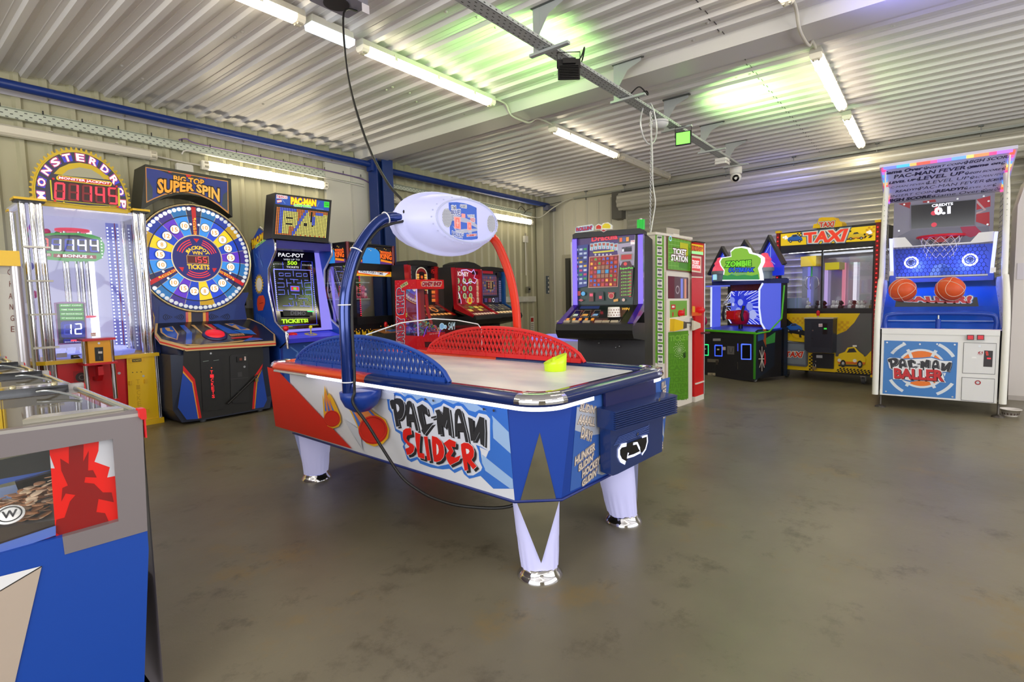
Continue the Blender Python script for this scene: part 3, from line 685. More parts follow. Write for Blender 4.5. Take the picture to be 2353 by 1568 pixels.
# short end print
f = Face(HT, (0, -1.115, .345), (1, 0, 0), (0, -.035, .43)).zoom(1300, 860, 5.808)
f.ppoly([(148, 360), (1390, 40), (1290, 985), (55, 1568)], P('3d68b9', .4))
f.ppoly([(148, 440), (460, 470), (450, 800), (330, 820), (120, 750)], P('b5bccd', .4)); f.ppoly([(415, 1330), (440, 1200), (640, 1240), (560, 1320), (480, 1345)], P('b5bccd', .4))
f.ppoly([(1180, 480), (1290, 560), (1308, 850), (1240, 690), (1170, 600)], P('b5bccd', .4))
CR, DK = P('e8d8ca', .5), P('25232b', .5)
def cream(t_, q): f.text(t_, q, CR, .03, True, [(.10, P('d9cabf', .5)), (.07, DK)])
cream("SLIDIN'", [(180, 485), (385, 525), (400, 440), (205, 380)]); cream('AAAALL', [(155, 660), (375, 690), (388, 590), (180, 545)]); cream('DAY!', [(195, 840), (330, 890), (350, 780), (215, 705)])
cream('HUNKER', [(115, 1215), (380, 1010), (385, 915), (120, 1115)]); cream("SLIDIN'", [(165, 1300), (360, 1130), (362, 1050), (165, 1210)]); cream('HOCKEY', [(210, 1380), (440, 1190), (446, 1090), (215, 1290)]); cream("GLIDIN'", [(205, 1500), (400, 1340), (408, 1245), (210, 1415)])
cream("I'LL", [(1270, 195), (1325, 160), (1325, 85), (1270, 115)]); cream('BE', [(1280, 290), (1320, 270), (1322, 190), (1282, 215)]); cream('WHO', [(1280, 370), (1345, 320), (1350, 240), (1285, 290)]); cream('NEXT', [(1215, 550), (1315, 450), (1320, 380), (1220, 480)]); cream('WEEK!', [(1175, 700), (1305, 570), (1305, 500), (1175, 630)])
cream('E FOR', [(1150, 880), (1245, 860), (1248, 795), (1155, 800)]); cream('THE SLIDE', [(1125, 990), (1275, 985), (1272, 905), (1130, 915)])
f.build('end_print')
# goal unit on the short end
f2 = Face(HT, (0, -1.125, .345), (1, 0, 0), (0, -.035, .43)).zoom(1300, 860, 5.808); GU = P('19326c', .3, 0, 0, .3); GU2 = P('35386c', .28, .3)
g = MB(); f2.block([(498, 215), (1172, 62), (1178, 420), (505, 470)], .012, GU2, True, 0, g); g.build('goal_plate', HT)
g = MB(); f2.block([(455, 640), (1172, 430), (1158, 1000), (560, 1290), (490, 1315), (465, 1300)], .055, GU, True, 0, g); gb = g.build('goal_housing', HT)
g = MB(); V = [f2.q(p) for p in ((415, 450), (1268, 235), (1268, 480), (420, 705))]
f2.block(V, .085, GU, False, 0, g)
for k in range(9):
    t0, t1 = (k+.15)/9, (k+.75)/9; l = lambda t: (V[0][0]+(V[3][0]-V[0][0])*t, V[0][1]+(V[3][1]-V[0][1])*t); r_ = lambda t: (V[1][0]+(V[2][0]-V[1][0])*t, V[1][1]+(V[2][1]-V[1][1])*t)
    f2.block([l(t0), r_(t0), r_(t1), l(t1)], .094, GU, False, .085, g)
g.build('visor', HT)
f3 = Face(HT, f2.at(0, 0, .056), f2.u, f2.v).zoom(1300, 860, 5.808); BW = E('dfe4ff', 2.2)
for k in range(5): f3.line([(640+k*15, 950-k*26), (900+k*50, 850-k*40), (1110, 775-k*30)], .004, P('4c62a8', .3), True)
f3.ppoly([(725, 960), (810, 930), (1010, 850), (1090, 830), (1085, 930), (1040, 1030), (830, 1120), (800, 1175), (740, 1130), (722, 1050)], P('10121a', .2))
f3.ppoly([(830, 1085), (890, 930), (950, 925), (985, 1040)], P('05060a', .3))
f3.line([(805, 940), (740, 955), (705, 1010), (705, 1090), (735, 1155), (790, 1185)], .018, BW, True)
f3.line([(1015, 840), (1080, 820), (1085, 900), (1060, 1000), (1010, 1075)], .010, BW, True)
f3.line([(895, 930), (945, 920), (975, 985), (990, 1040), (900, 1085), (815, 1110), (830, 1050)], .012, BW, True)
f3.circ((955, 800), .012, P('15316e', .25), True); f3.circ((955, 800), .006, STEEL, True)
f3.build('led_slot', gb)
fv = Face(HT, f2.at(0, 0, .0945), f2.u, f2.v).zoom(1300, 860, 5.808); fv.circ((1248, 340), .010, STEEL, True); fv.circ((1215, 345), .008, P('16254f', .3), True); fv.build('lock', HT)
# mirror arrowheads on the near corners and the matching ones on the legs
MIR = P('c9ccc4', .06, 1)
def corner_tri(sx, sy):
    a = Vector((sx*.485, sy*(1.115-.14), .345)); b = Vector((sx*(.485-.14), sy*1.115, .345)); t_ = Vector((sx*(.50-.10), sy*(1.15-.10), .66)); m_ = (a+b)/2
    n_ = Vector((sx, sy, .05)).normalized()*.003
    a2 = m_+(a-m_)*.78; b2 = m_+(b-m_)*.78; c_ = m_+(t_-m_)*.93+n_
    MB().add([a2+n_, b2+n_, c_], [(0, 1, 2)], MIR).build('mirror_arrow', HT)
for s_ in ((-1, -1), (1, -1), (-1, 1), (1, 1)): corner_tri(*s_)
# legs
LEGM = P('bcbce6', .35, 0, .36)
def leg(sx, sy):
    d = Vector((sx, sy, 0)).normalized(); m0 = Vector((sx*.412, sy*1.042, 0)); c = m0-d*.072; lean = Vector((-.042, -.05, 0)) if sx < 0 and sy < 0 else Vector((-.01, -.055, 0)) if sy < 0 else Vector(); p_ = Vector((-d.y, d.x, 0))
    prof = [(.082, .076, .045), (.088, .082, .10), (.097, .092, .22), (.103, .098, .30), (.106, .102, .344)]
    mb = MB(); N = 64; vs = []
    prof = prof[:2]+[(.092, .086, .16), (.094, .088, .175)]+prof[2:]
    for hw, hd, z in prof:
        sh_ = .046+.022*z/.344-hd; sway = lean*(1-z/.344)
        for k in range(N):
            q = 2*PI*k/N; fl = 1-.05*abs(math.cos(8*q))*max(0, min(1, (.17-z)/.06)); a = fl*math.copysign(abs(math.cos(q))**.7, math.cos(q))*hw; b = fl*math.copysign(abs(math.sin(q))**.8, math.sin(q))*hd
            vs.append(c+p_*a+d*(b+sh_)+Vector((0, 0, z))+sway)
    mb.add(vs, [(i*N+k, i*N+(k+1) % N, (i+1)*N+(k+1) % N, (i+1)*N+k) for i in range(len(prof)-1) for k in range(N)], LEGM, True)
    o = mb.build('leg', HT)
    MB().lathe([(.099, 0), (.099, .006), (.088, .02), (.078, .036), (.074, .048), (0, .05)], c+lean-d*.026, CHROME, 30).build('foot', o)
    tri = [c+p_*.092+d*.0715+Vector((0, 0, .344)), c-p_*.092+d*.0715+Vector((0, 0, .344)), c+d*.054+lean*.78+Vector((0, 0, .085))]
    MB().add([v+d*.004 for v in tri], [(0, 1, 2)], MIR).build('mirror_arrow', o)
for s_ in ((-1, -1), (1, -1), (-1, 1), (1, 1)): leg(*s_)
# rail
def outline(r=.15, n=9):
    out = []
    for cx, cy, a0 in ((HX-r, -HY+r, 270), (HX-r, HY-r, 0), (-HX+r, HY-r, 90), (-HX+r, -HY+r, 180)):
        for i in range(n+1):
            a = math.radians(a0+90*i/n); out.append((cx+r*math.cos(a), cy+r*math.sin(a), math.cos(a), math.sin(a)))
    res = []
    N = len(out)
    for i in range(N):
        x, y, nx, ny = out[i]; res.append(out[i]); x2, y2, _, _ = out[(i+1) % N]
        if abs(y2-y) > 1: res += [(x, 0 if abs(y) > .5 else y, nx, ny)]
    return res
OUT = outline()
def sweep(name, prof, m, test, grow=0, par=HT):
    mb = MB(); N = len(OUT); K = len(prof)
    for i in range(N):
        a, b = OUT[i], OUT[(i+1) % N]; mx, my = (a[0]+b[0])/2, (a[1]+b[1])/2
        if not test(mx, my): continue
        vs = [(p[0]-p[2]*(d-grow), p[1]-p[3]*(d-grow), z) for p in (a, b) for d, z in prof]
        mb.add(vs, [(k, K+k, K+k+1, k+1) for k in range(K-1)], m, True)
        mb.add(vs, [tuple(range(K))], m); mb.add(vs, [tuple(range(K, 2*K))[::-1]], m)
    return mb.build(name, par)
RP = [(.02, .770), (.004, .776), (0, .79), (.006, .806), (.02, .817), (.05, .821), (.085, .821), (.095, .815), (.10, .80), (.10, .77)]
cor = lambda x, y: abs(x) > HX-.14 and abs(y) > HY-.14
sweep('blue_rail', RP, NAVY, lambda x, y: y < 0); sweep('red_rail', RP, ORED, lambda x, y: y > 0)
for sx in (-1, 1):
    for sy in (-1, 1):
        sweep('corner_cap', [(.0, .785), (-.002, .795), (.006, .812), (.02, .822), (.05, .826), (.085, .825), (.09, .82)], CHROME, lambda x, y: cor(x, y) and x*sx > 0 and y*sy > 0, .003)
def ledtest(x, y): return (y < .55) and not (y < -HY+.02 and -.17 < x < .36)
# lit strip under the rail, interrupted by the goal plate
def led(path):
    mb = MB()
    for a, b in zip(path, path[1:]):
        mb.add([(a[0], a[1], .758), (b[0], b[1], .758), (b[0], b[1], .775), (a[0], a[1], .775)], [(0, 1, 2, 3)], E('eaeaff', 3.0))
    mb.build('light_strip', HT)
ins = .008
ip = [(x-nx*ins, y-ny*ins) for x, y, nx, ny in OUT]
i3 = [p for p in ip if p[0] < 0 and p[1] < -HY+.16]   # near left corner
left_run = [(-HX+ins, .62), (-HX+ins, 0)]+sorted(i3, key=lambda p: p[0])+[(-.20, -HY+ins)]
led(left_run)
i1 = sorted([p for p in ip if p[0] > 0 and p[1] < -HY+.16], key=lambda p: p[0])
led([(.36, -HY+ins)]+i1+[(HX-ins, 0), (HX-ins, .62)])
mb = MB(); mb.tube([(-HX+ins, .62, .766), (-HX+ins, HY-.15, .766)], .008, P('b9b8b4', .4), 6); mb.build('unlit_strip', HT)
# bed
ICE = noisy('scratched_ice_print', 'ffffff', 'dfe8f2', 4.5, .22, .4, 0, 10, .38, .62, (1, .35, 1))
mb = MB(); mb.prism(chamf(HX-.09, HY-.09, .11), .778, .797, ICE); mb.build('playing_bed', HT)
# see-through lattice guards
def guard(name, x, ya, yb, zt, m, slot):
    gm = MB(); zc = .82; N = 40; mid = (ya+yb)/2; hw = (yb-ya)/2; h = zt-zc
    top = lambda y: zc+h*max(0, 1-((y-mid)/hw)**2)**.62
    ys = [ya+(yb-ya)*i/N for i in range(N+1)]
    gm.tube([(x, y, top(y)) for y in ys], .011, m, 8)
    gm.box((x-.018, ya+.02, zc-.005), (x+.012, yb-.02, zc+.022), m)
    gm.tube([(x, y, max(zc+.02, top(y)-.022)) for y in ys[2:-2]], .006, m, 6)
    for sg, st in ((1, .036), (-1, .036)):
        y0 = ya-.4
        while y0 < yb+.4:
            seg = []
            for i in range(41):
                z = zc+h*i/40; y = y0+sg*(z-zc)*.42
                if ya < y < yb and z < top(y)-.004: seg.append((x, y, z))
            if len(seg) > 2:
                a, b = seg[0], seg[-1]; w_ = .0036
                gm.extr([(x-.007, a[1]-w_, a[2]), (x+.007, a[1]-w_, a[2]), (x+.007, a[1]+w_, a[2]), (x-.007, a[1]+w_, a[2])], Vector(b)-Vector(a), m)
            y0 += st
    for i in range(8): gm.box((x-.022, ya+.1+i*(yb-ya-.2)/7-.01, zc-.004), (x-.014, ya+.1+i*(yb-ya-.2)/7+.01, zc+.02), m)
    return gm.build(name, HT)
gb_ = guard('blue_guard', -.475, -.58, .90, 1.012, P('1f49a4', .35), 0)
gr_ = guard('red_guard', .475, -.70, .72, 1.012, P('e0282a', .35), 0)
mb = MB(); mb.box((-.49, .20, .86), (-.484, .225, .995), P('dfe6ee', .15)); mb.build('shield_clip', HT)
# clear centre shield
sp = [(-.47, .83), (-.47, .98), (-.44, 1.02), (-.2, 1.075), (.05, 1.088), (.25, 1.07), (.44, 1.035), (.475, 1.0), (.475, .83)]
mb = MB(); mb.add([(a, .14, z) for a, z in sp], [tuple(range(len(sp)))], glass('dusty', (.93, .93, .93), .05)); s_ = mb.build('centre_shield', HT)
MB().tube([(a, .14, z) for a, z in sp], .0035, P('e8eef0', .15), 6).build('shield_edge', s_)
f = Face(HT, (0, .139, 1.0), (1, 0, 0), (0, 0, 1)).zoom(880, 570, 5.8825); lg = P('a9d4e6', .4)
f.text('SAM', [(880, 1108), (968, 1105), (972, 1000), (885, 1008)], P('bfe3ee', .4), 0); f.circ((795, 1060), .02, P('6f9fc6', .4), True); f.ring((795, 1060), .017, .021, lg, px=True); f.circ((840, 1068), .012, P('7fabce', .4), True); f.ring((840, 1068), .010, .013, lg, px=True)
f.build('shield_lettering')
f = Face(HT, (.46, 0, .82), (0, 1, 0), (0, 0, 1))
# arch and mounts
ARCH_Y = -.03
def archpath(s):
    pts = [(-.672, .74), (-.672, .95), (-.668, 1.2), (-.615, 1.40), (-.545, 1.52), (-.44, 1.625), (-.34, 1.655), (-.22, 1.655)] if s < 0 else [(.655, .74), (.655, .98), (.64, 1.16), (.595, 1.34), (.51, 1.51), (.43, 1.60), (.33, 1.625), (.2, 1.63)]
    return smoothpath([(x, ARCH_Y, z) for x, z in pts], 6)
MB().tube(archpath(-1), .029, P('14327e', .12, .5, 0, .6), 18).build('blue_arm', HT)
MB().tube(archpath(1), .029, P('e8381c', .18, 0, 0, .5), 18).build('red_arm', HT)
for s_, m in ((-1, P('1a3f9c', .35)), (1, P('d92a1c', .35))):
    mb = MB(); mb.lathe([(0, -.115), (.04, -.105), (.075, -.075), (.092, -.035), (.096, 0), (.05, .001)], (s_*.60, ARCH_Y, .745), m, 28, sx=1.15, sy=1); o = mb.build('arm_mount', HT)
for (x, z, q) in ((-.668, .80, 0), (-.668, 1.19, 0), (-.585, 1.462, 30), (-.40, 1.645, 70), (-.27, 1.655, 88)):
    dx, dz = math.cos(math.radians(q)), math.sin(math.radians(q))
    MB().tube([(x+dx*.032*math.cos(a*PI/8)*(1), ARCH_Y+.032*math.sin(a*PI/8), z-dz*.032*math.cos(a*PI/8)) for a in range(16)], .0035, P('f2f2f4', .3), 6, True).build('cable_tie', HT)
# overhead scoreboard: lit plastic shell
GL = P('bcbee8', .4, 0, .40); SB = (.02, ARCH_Y, 1.648)
prof = [(.0, -.20), (.235, -.20), (.25, -.195), (.262, -.18), (.27, -.165), (.285, -.15), (.31, -.11), (.328, -.05), (.334, -.025), (.362, -.02), (.372, 0), (.362, .02), (.334, .025), (.328, .05), (.31, .11), (.285, .15), (.25, .195), (0, .20)]
mb = MB(); N = 48; vs = []
for r, y in prof:
    for k in range(N):
        q = 2*PI*k/N; kz = .50; rr = r*(1+.012*(k % 2)) if .27 < r < .35 else r
        vs.append((SB[0]+rr*math.cos(q), SB[1]+y, SB[2]+rr*kz*math.sin(q)))
mb.add(vs, [(i*N+k, i*N+(k+1) % N, (i+1)*N+(k+1) % N, (i+1)*N+k) for i in range(len(prof)-1) for k in range(N)], GL, True)
sb = mb.build('scoreboard', HT)
mb = MB(); mb.tube([(SB[0]+.237*math.cos(2*PI*k/48), SB[1]-.2, SB[2]+.237*.5*math.sin(2*PI*k/48)) for k in range(48)], .006, E('cfd2f6', .6), 8, True)
for k in range(22):
    q = 2*PI*k/22; mb.ball((SB[0]+.26*math.cos(q), SB[1]-.184, SB[2]+.13*math.sin(q)), .005, E('c9ccf0', .55), 6)
mb.build('bezel', sb)
f = Face(HT, (SB[0], SB[1]-.2005, SB[2]), (1, 0, 0), (0, 0, 1)).zoom(900, 440, 9.412)
f.ppoly([(1232, 240), (1400, 232), (1560, 255), (1700, 295), (1832, 355), (1855, 1030), (1720, 1050), (1560, 1045), (1400, 1010), (1262, 955)], E('3f68cc', .75))
f.ppoly([(1240, 470), (1400, 520), (1600, 580), (1760, 650), (1845, 730), (1848, 800), (1650, 690), (1480, 655), (1250, 625)], E('b3b6cc', .75)); f.ppoly([(1310, 735), (1400, 830), (1560, 815), (1850, 805), (1850, 855), (1600, 900), (1400, 890)], E('b3b6cc', .75))
SR = E('ff8f86', 1.1)
for q in ([(1345, 550), (1485, 560), (1490, 820), (1355, 800)], [(1628, 660), (1718, 670), (1722, 840), (1632, 835)], [(1505, 480), (1585, 490), (1588, 570), (1508, 565)]): f.ppoly(q, SR)
f.digits('0', [(1370, 780), (1470, 790), (1465, 590), (1365, 580)], E('ff6a5f', 1), E('ffa99f', 1)); f.digits('0', [(1645, 815), (1708, 820), (1705, 690), (1642, 685)], E('ff6a5f', 1), E('ffa99f', 1))
wl_ = E('e9e6ec', .8); dk_ = P('2b2b40', .5)
def stx(t_, q, m): f.text(t_, q, m, .03, True, [(.12, wl_)])
stx('GAMES', [(1465, 350), (1610, 365), (1610, 300), (1468, 285)], P('8f93a8', .5)); stx("I'M", [(1285, 400), (1375, 410), (1370, 310), (1280, 310)], P('8f93a8', .5)); stx('BLUE!', [(1280, 490), (1470, 510), (1470, 400), (1275, 410)], P('2b4ca6', .5))
stx("WE'RE", [(1625, 560), (1770, 570), (1770, 510), (1625, 510)], P('8f93a8', .5)); stx('RED!', [(1685, 640), (1785, 670), (1785, 590), (1685, 580)], P('d8351f', .5))
stx('AND', [(1470, 900), (1545, 905), (1545, 860), (1470, 860)], P('8f93a8', .5)); stx("BALLIN'", [(1290, 950), (1520, 1010), (1530, 920), (1290, 860)], P('2b56b8', .5)); stx('AND', [(1640, 905), (1710, 910), (1710, 870), (1640, 870)], P('8f93a8', .5)); stx('RAMMIN', [(1605, 980), (1810, 965), (1810, 920), (1605, 935)], P('d8351f', .5))
for p_ in ((1255, 285), (1805, 385), (1832, 995), (1285, 930)): f.circ(p_, .003, P('1e2a60', .4), True, 8)
f.build('score_panel', sb)
for cx, sgn in ((-.165, 1), (.185, 1)):
    f = Face(HT, (SB[0]+cx, SB[1]-.201, SB[2]), (1, 0, 0), (0, 0, 1))
    f.circ((0, 0), .036 if cx > 0 else .036, E('d3d3de', .6), n=28, ry=.052)
    for i in range(-5, 6):
        for j in range(-6, 7):
            a, b = i*.0075+(.0037 if j % 2 else 0), j*.0078
            if (a/.033)**2+(b/.048)**2 < 1: f.circ((a, b), .0024, P('3a3a4c', .5), n=6)
    f.build('speaker_grille', sb)
# things on the table
ml = thing('air_hockey_mallet', 'lime yellow air hockey mallet standing on the table bed', 'mallet', (2.232+.33*math.cos(-.0489)-(-.57)*math.sin(-.0489)*1, 0, .797))
p_ = CAM+(lambda d: d*((.797-1.2)/d.z))(AXF+AXR*((1276-1176.5)/FPX)+AXD*((852-784)/FPX)); ml.location = (p_.x, p_.y, .7975); ml.scale = (1.18, 1.18, 1.25)
LM = P('c9e61c', .3, 0, .12); mb = MB(); N = 32; vs = []
for rr, zz, tilt in ((.050, 0, 0), (.052, .004, 0), (.053, .03, .0), (.056, .055, .022), (.052, .055, .022), (.047, .02, 0), (.0, .018, 0)):
    for k in range(N):
        q = 2*PI*k/N; vs.append((rr*math.cos(q), rr*math.sin(q), zz+tilt*math.cos(q+.9)))
mb.add(vs, [(i*N+k, i*N+(k+1) % N, (i+1)*N+(k+1) % N, (i+1)*N+k) for i in range(6) for k in range(N)], LM, True); mb.build('cup', ml)
mb = MB(); mb.lathe([(.02, .015), (.017, .03), (.02, .05), (.012, .06), (0, .062)], (0, 0, 0), LM, 18); mb.build('grip', ml)
# black supply cable from the ceiling, along the arch and down the side to the floor
M_ = mat_of(HT)
def Wp(x, y, z): return M_ @ Vector((x, y, z))
def onray(px, py, y=None, x=None, z=None):
    d = AXF+AXR*((px-1176.5)/FPX)+AXD*((py-784)/FPX)
    t_ = (y-CAM.y)/d.y if y is not None else (x-CAM.x)/d.x if x is not None else (z-CAM.z)/d.z
    return CAM+d*t_
top = [(2.5, 3.37, 3.33), onray(790, 30, y=3.3), onray(795, 140, y=3.15), onray(812, 230, y=2.95), onray(848, 340, y=2.75), onray(890, 420, y=2.5), onray(925, 462, y=2.35), Wp(-.30, ARCH_Y-.03, 1.685)]
arm = [(-.30, ARCH_Y-.032, 1.64), (-.38, ARCH_Y-.03, 1.615), (-.47, ARCH_Y-.03, 1.575), (-.56, ARCH_Y-.03, 1.47), (-.63, ARCH_Y-.025, 1.30), (-.65, ARCH_Y-.03, 1.1), (-.652, ARCH_Y-.033, .85), (-.66, ARCH_Y-.04, .79)]
sid = [(-.68, ARCH_Y-.07, .755), (-.69, -.10, .70), (-.66, -.17, .60), (-.62, -.24, .47), (-.58, -.32, .345), (-.55, -.4, .29), (-.52, -.5, .255), (-.47, -.65, .24), (-.38, -.85, .26), (-.3, -.95, .345)]
path = smoothpath([Vector(p) for p in top]+[Wp(*p) for p in arm]+[Wp(*p) for p in sid], 6)
o = MB().tube(path, .0075, P('1c1b1b', .45), 8).build('power_cable'); tag(o, 'black power cable looping from the ceiling, down the blue arm and under the table', 'cable')
# ================================================================== helpers for cabinets
def FR(t, y=0.0, z=0.0, lift=.0008): return Face(t, (0, y, z), (1, 0, 0), (0, 0, 1), lift)
def FL(t, x=0.0, lift=.0008): return Face(t, (x, 0, 0), (0, -1, 0), (0, 0, 1), lift)
def FRT(t, x=0.0, lift=.0008): return Face(t, (x, 0, 0), (0, 1, 0), (0, 0, 1), lift)
def FSL(t, y0, z0, y1, z1, lift=.0008): return Face(t, (0, y0, z0), (1, 0, 0), (0, y1-y0, z1-z0), lift)
def part(name, t, fn, label=None):
    mb = MB(); fn(mb); return mb.build(name, t, label)
def box_part(name, t, a, b, m, label=None): return MB().box(a, b, m).build(name, t, label)
YEL = P('f2c416', .3); YELC = P('e8b70e', .3); REDP = P('cf1420', .35); BLUC = P('1f45b0', .35)

# ================================================================== ball drop redemption game
MD = thing('ball_drop_game', 'tall clear ball drop game with a round toothed jackpot sign on top', 'arcade game', (1.49, 6.3, 0))
oct_ = [(-.47, .02), (-.40, -.05), (.50, -.05), (.50, .12), (.46, .62), (-.42, .66), (-.47, .6)]
part('base_plate', MD, lambda m: m.prism(oct_, 0, .055, YEL))
part('cabinet', MD, lambda m: (m.box((-.38, 0, .055), (.27, .62, .70), REDP), m.box((-.42, .05, .055), (-.38, .6, .70), P('7a4a14', .5))))
f = FR(MD, -.002).zoom(0, 680, 4.61)
f.block([(560, 800), (600, 735), (870, 700), (1270, 670), (1310, 720), (1340, 1230), (1200, 1300), (600, 1300)], .012, P('d8141c', .3), True)
f.l = .0125; f.circ((1258, 820), .013, STEEL, True); f.circ((1283, 1175), .013, STEEL, True)
f.ppoly([(770, 800), (915, 790), (920, 935), (780, 945)], P('b5101c', .4)); f.circ((858, 862), .045, P('4b3f40', .6), True)
for k in range(14): f.circ((f.q((865, 862))[0]+.022*math.cos(k*PI/7), f.q((865, 862))[1]+.022*math.sin(k*PI/7)), .004, P('a9a0a0', .5), n=6)
f.build('front_door')
box_part('tray', MD, (-.40, -.06, .40), (-.26, .0, .42), REDP)
# ticket column
tcol = box_part('ticket_box', MD, (.28, -.03, .055), (.48, .35, .70), P('f4c715', .3))
f = FR(MD, -.031).zoom(0, 680, 4.61)
f.ppoly([(1340, 660), (1560, 640), (1600, 1300), (1370, 1330)], P('f4c715', .3))
f.block([(1365, 660), (1527, 645), (1530, 695), (1368, 712)], .008, P('f0bd10', .3), True); f.l = .009
f.ppoly([(1396, 672), (1494, 664), (1495, 695), (1397, 703)], BLACK); f.text('TICKETS', [(1402, 695), (1488, 688), (1488, 672), (1402, 680)], P('f4d54a', .5), .02); f.l = .002
for p_ in ((1405, 813), (1450, 810), (1494, 807)): f.circ(p_, .005, BLACK, True, 8)
f.circ((1518, 850), .011, STEEL, True)
for k, ch in enumerate('TICKET'): f.text(ch, [(1440+k*4, 935+k*58), (1480+k*4, 932+k*58), (1478+k*4, 885+k*58), (1438+k*4, 888+k*58)], P('d9a90c', .4), .0)
for p_ in ((1378, 925), (1538, 905), (1560, 1218)): f.block([(p_[0]-14, p_[1]-22), (p_[0]+14, p_[1]-24), (p_[0]+14, p_[1]+18), (p_[0]-14, p_[1]+20)], .02, YELC, True)
f.build('ticket_front', tcol)
for x, y in ((.47, -.03), (.50, .02)): part('chrome_post', MD, lambda m: m.tube([(x, y, .055), (x, y, .70)], .013, CHROME, 12))
part('deck', MD, lambda m: m.prism(oct_, .70, .735, YEL))
for x, y, r in ((-.445, .03, .028), (-.385, -.01, .022), (-.34, .02, .03), (-.33, -.03, .014)): part('chrome_post', MD, lambda m: m.tube([(x, y, .055), (x, y, 2.15)], r, CHROME, 16))
for x, y, r in ((.40, .02, .026), (.455, .0, .030), (-.44, .55, .018), (.44, .55, .02)): part('chrome_post', MD, lambda m: m.tube([(x, y, .735), (x, y, 2.15)], r, CHROME, 16))
for z in (.86, 1.16, 1.46, 1.76): part('post_clip', MD, lambda m: m.box((-.47, -.05, z-.008), (-.29, .0, z+.008), P('e9e7e0', .4)))
for x0, x1 in ((-.50, -.30), (.37, .50)): part('post_cap', MD, lambda m: (m.prism([(x0, -.06), (x1, -.06), (x1, .08), (x0, .08)], 2.15, 2.165, BLACK), m.prism([(x0-.01, -.07), (x1+.01, -.07), (x1+.01, .1), (x0-.01, .1)], 2.165, 2.185, YEL)))
part('post_cap', MD, lambda m: m.box((-.47, .5, 2.13), (-.41, .6, 2.15), YEL))
# lit chamber
part('rear_panel', MD, lambda m: m.box((-.40, .58, .735), (.44, .60, 2.15), E('c9c8ea', .62)))
part('light_tube', MD, lambda m: m.tube([(.13, .55, .80), (.13, .55, 2.0)], .035, E('f6f6ff', 1.6), 12))
def ledcol(m):
    for i in range(36):
        for x in (.30, .345, .39): m.box((x-.006, .54, .78+i*.036), (x+.006, .55, .795+i*.036), E('dfe8ff', 1.5))
    m.box((.29, .55, .735), (.40, .56, 2.1), E('7f86d8', .6)); m.box((.36, .53, .735), (.366, .535, 2.1), P('b0202a', .4))
part('light_strip', MD, ledcol)
part('target_wheel', MD, lambda m: (m.lathe([(.0, 0), (.36, 0), (.37, .03), (.33, .04), (0, .045)], (.02, .32, .737), E('8f98ee', .7), 32), [m.lathe([(.03, 0), (.035, .03), (0, .035)], (.02+.27*math.cos(k*PI/8), .32+.24*math.sin(k*PI/8), .78), E('c3c8ff', .9), 10) for k in range(16)]))
part('side_window', MD, lambda m: m.add([(-.44, .02, .74), (-.44, .58, .74), (-.44, .58, 2.13), (-.44, .02, 2.13)], [(0, 1, 2, 3)], glass('cool', (.93, .94, 1), .05)))
part('front_window', MD, lambda m: m.add([(-.33, .0, .74), (.40, .0, .74), (.40, .0, 2.13), (-.33, .0, 2.13)], [(0, 1, 2, 3)], glass('cool', (.93, .94, 1), .05)))
part('side_window', MD, lambda m: m.add([(.44, .02, .74), (.44, .58, .74), (.44, .58, 2.13), (.44, .02, 2.13)], [(0, 1, 2, 3)], glass('cool', (.93, .94, 1), .05)))
part('roof', MD, lambda m: (m.box((-.46, .02, 2.13), (.46, .62, 2.15), E('cfcfe8', .5)), m.box((-.46, .02, 2.15), (.46, .62, 2.17), P('d8d8e0', .5))))
def dropper(m):
    for k in range(5): m.tube([(-.04+.09*math.cos(k*1.256), .33+.09*math.sin(k*1.256), 1.12), (-.04+.09*math.cos(k*1.256), .33+.09*math.sin(k*1.256), 1.98)], .017, CHROME, 10)
    m.lathe([(.10, 0), (.135, .01), (.135, .03), (.10, .035)], (-.04, .33, 1.95), E('f0506a', .8), 20); m.lathe([(.10, 0), (.13, .008), (.13, .02), (.1, .024)], (-.04, .33, 1.11), E('f0506a', .8), 20)
part('ball_tube', MD, dropper)
for c, r, h in (((-.30, .4, 1.98), .05, 'b06ae0'), ((-.37, .45, 1.62), .045, '7a7ae0'), ((-.36, .42, 1.35), .04, 'e070a8'), ((-.22, .4, 1.95), .03, 'e0407a'), ((-.13, .42, 1.93), .035, '4fae62')): part('ball', MD, lambda m: m.ball(c, r, P(h, .25)))
f = FR(MD, .20).zoom(0, 320, 4.126)
f.block([(340, 905), (500, 890), (720, 890), (860, 905), (945, 935), (985, 1000), (985, 1060), (965, 1130), (900, 1160), (640, 1158), (340, 1135)], .02, E('55b35a', .6), True); f.l = .021  # green surround given its own glow to offset shade under the roof
f.ppoly([(345, 925), (520, 910), (730, 912), (935, 960), (945, 1085), (345, 1055)], E('0d1030', .6))
f.digits('0', [(375, 1040), (465, 1045), (462, 945), (375, 940)], E('ff4040', 1.2), E('3a0a12', .6)); f.digits('J144', [(465, 1055), (945, 1072), (940, 955), (468, 945)], E('dfe4ff', 1.6), E('2b39b8', .8))
f.ppoly([(500, 1088), (905, 1105), (905, 1138), (500, 1122)], E('a02a30', .6)); f.text('BONUS', [(590, 1118), (815, 1128), (815, 1102), (590, 1094)], E('f5f0f0', 1), .03); f.ppoly([(530, 1117), (568, 1119), (549, 1092)], E('e8d0d0', .8)); f.ppoly([(840, 1128), (875, 1130), (858, 1104)], E('e8d0d0', .8))
f.ppoly([(395, 1080), (480, 1085), (480, 1115), (395, 1110)], E('a02a30', .6)); f.text('CREDITS', [(400, 1108), (470, 1110), (470, 1090), (400, 1086)], E('f5f0f0', .9), .02)
for k in range(7): f.circ((950+k*2, 940+k*30), .006, E('ffffff', 1.5), True, 8)
f.build('bonus_display')
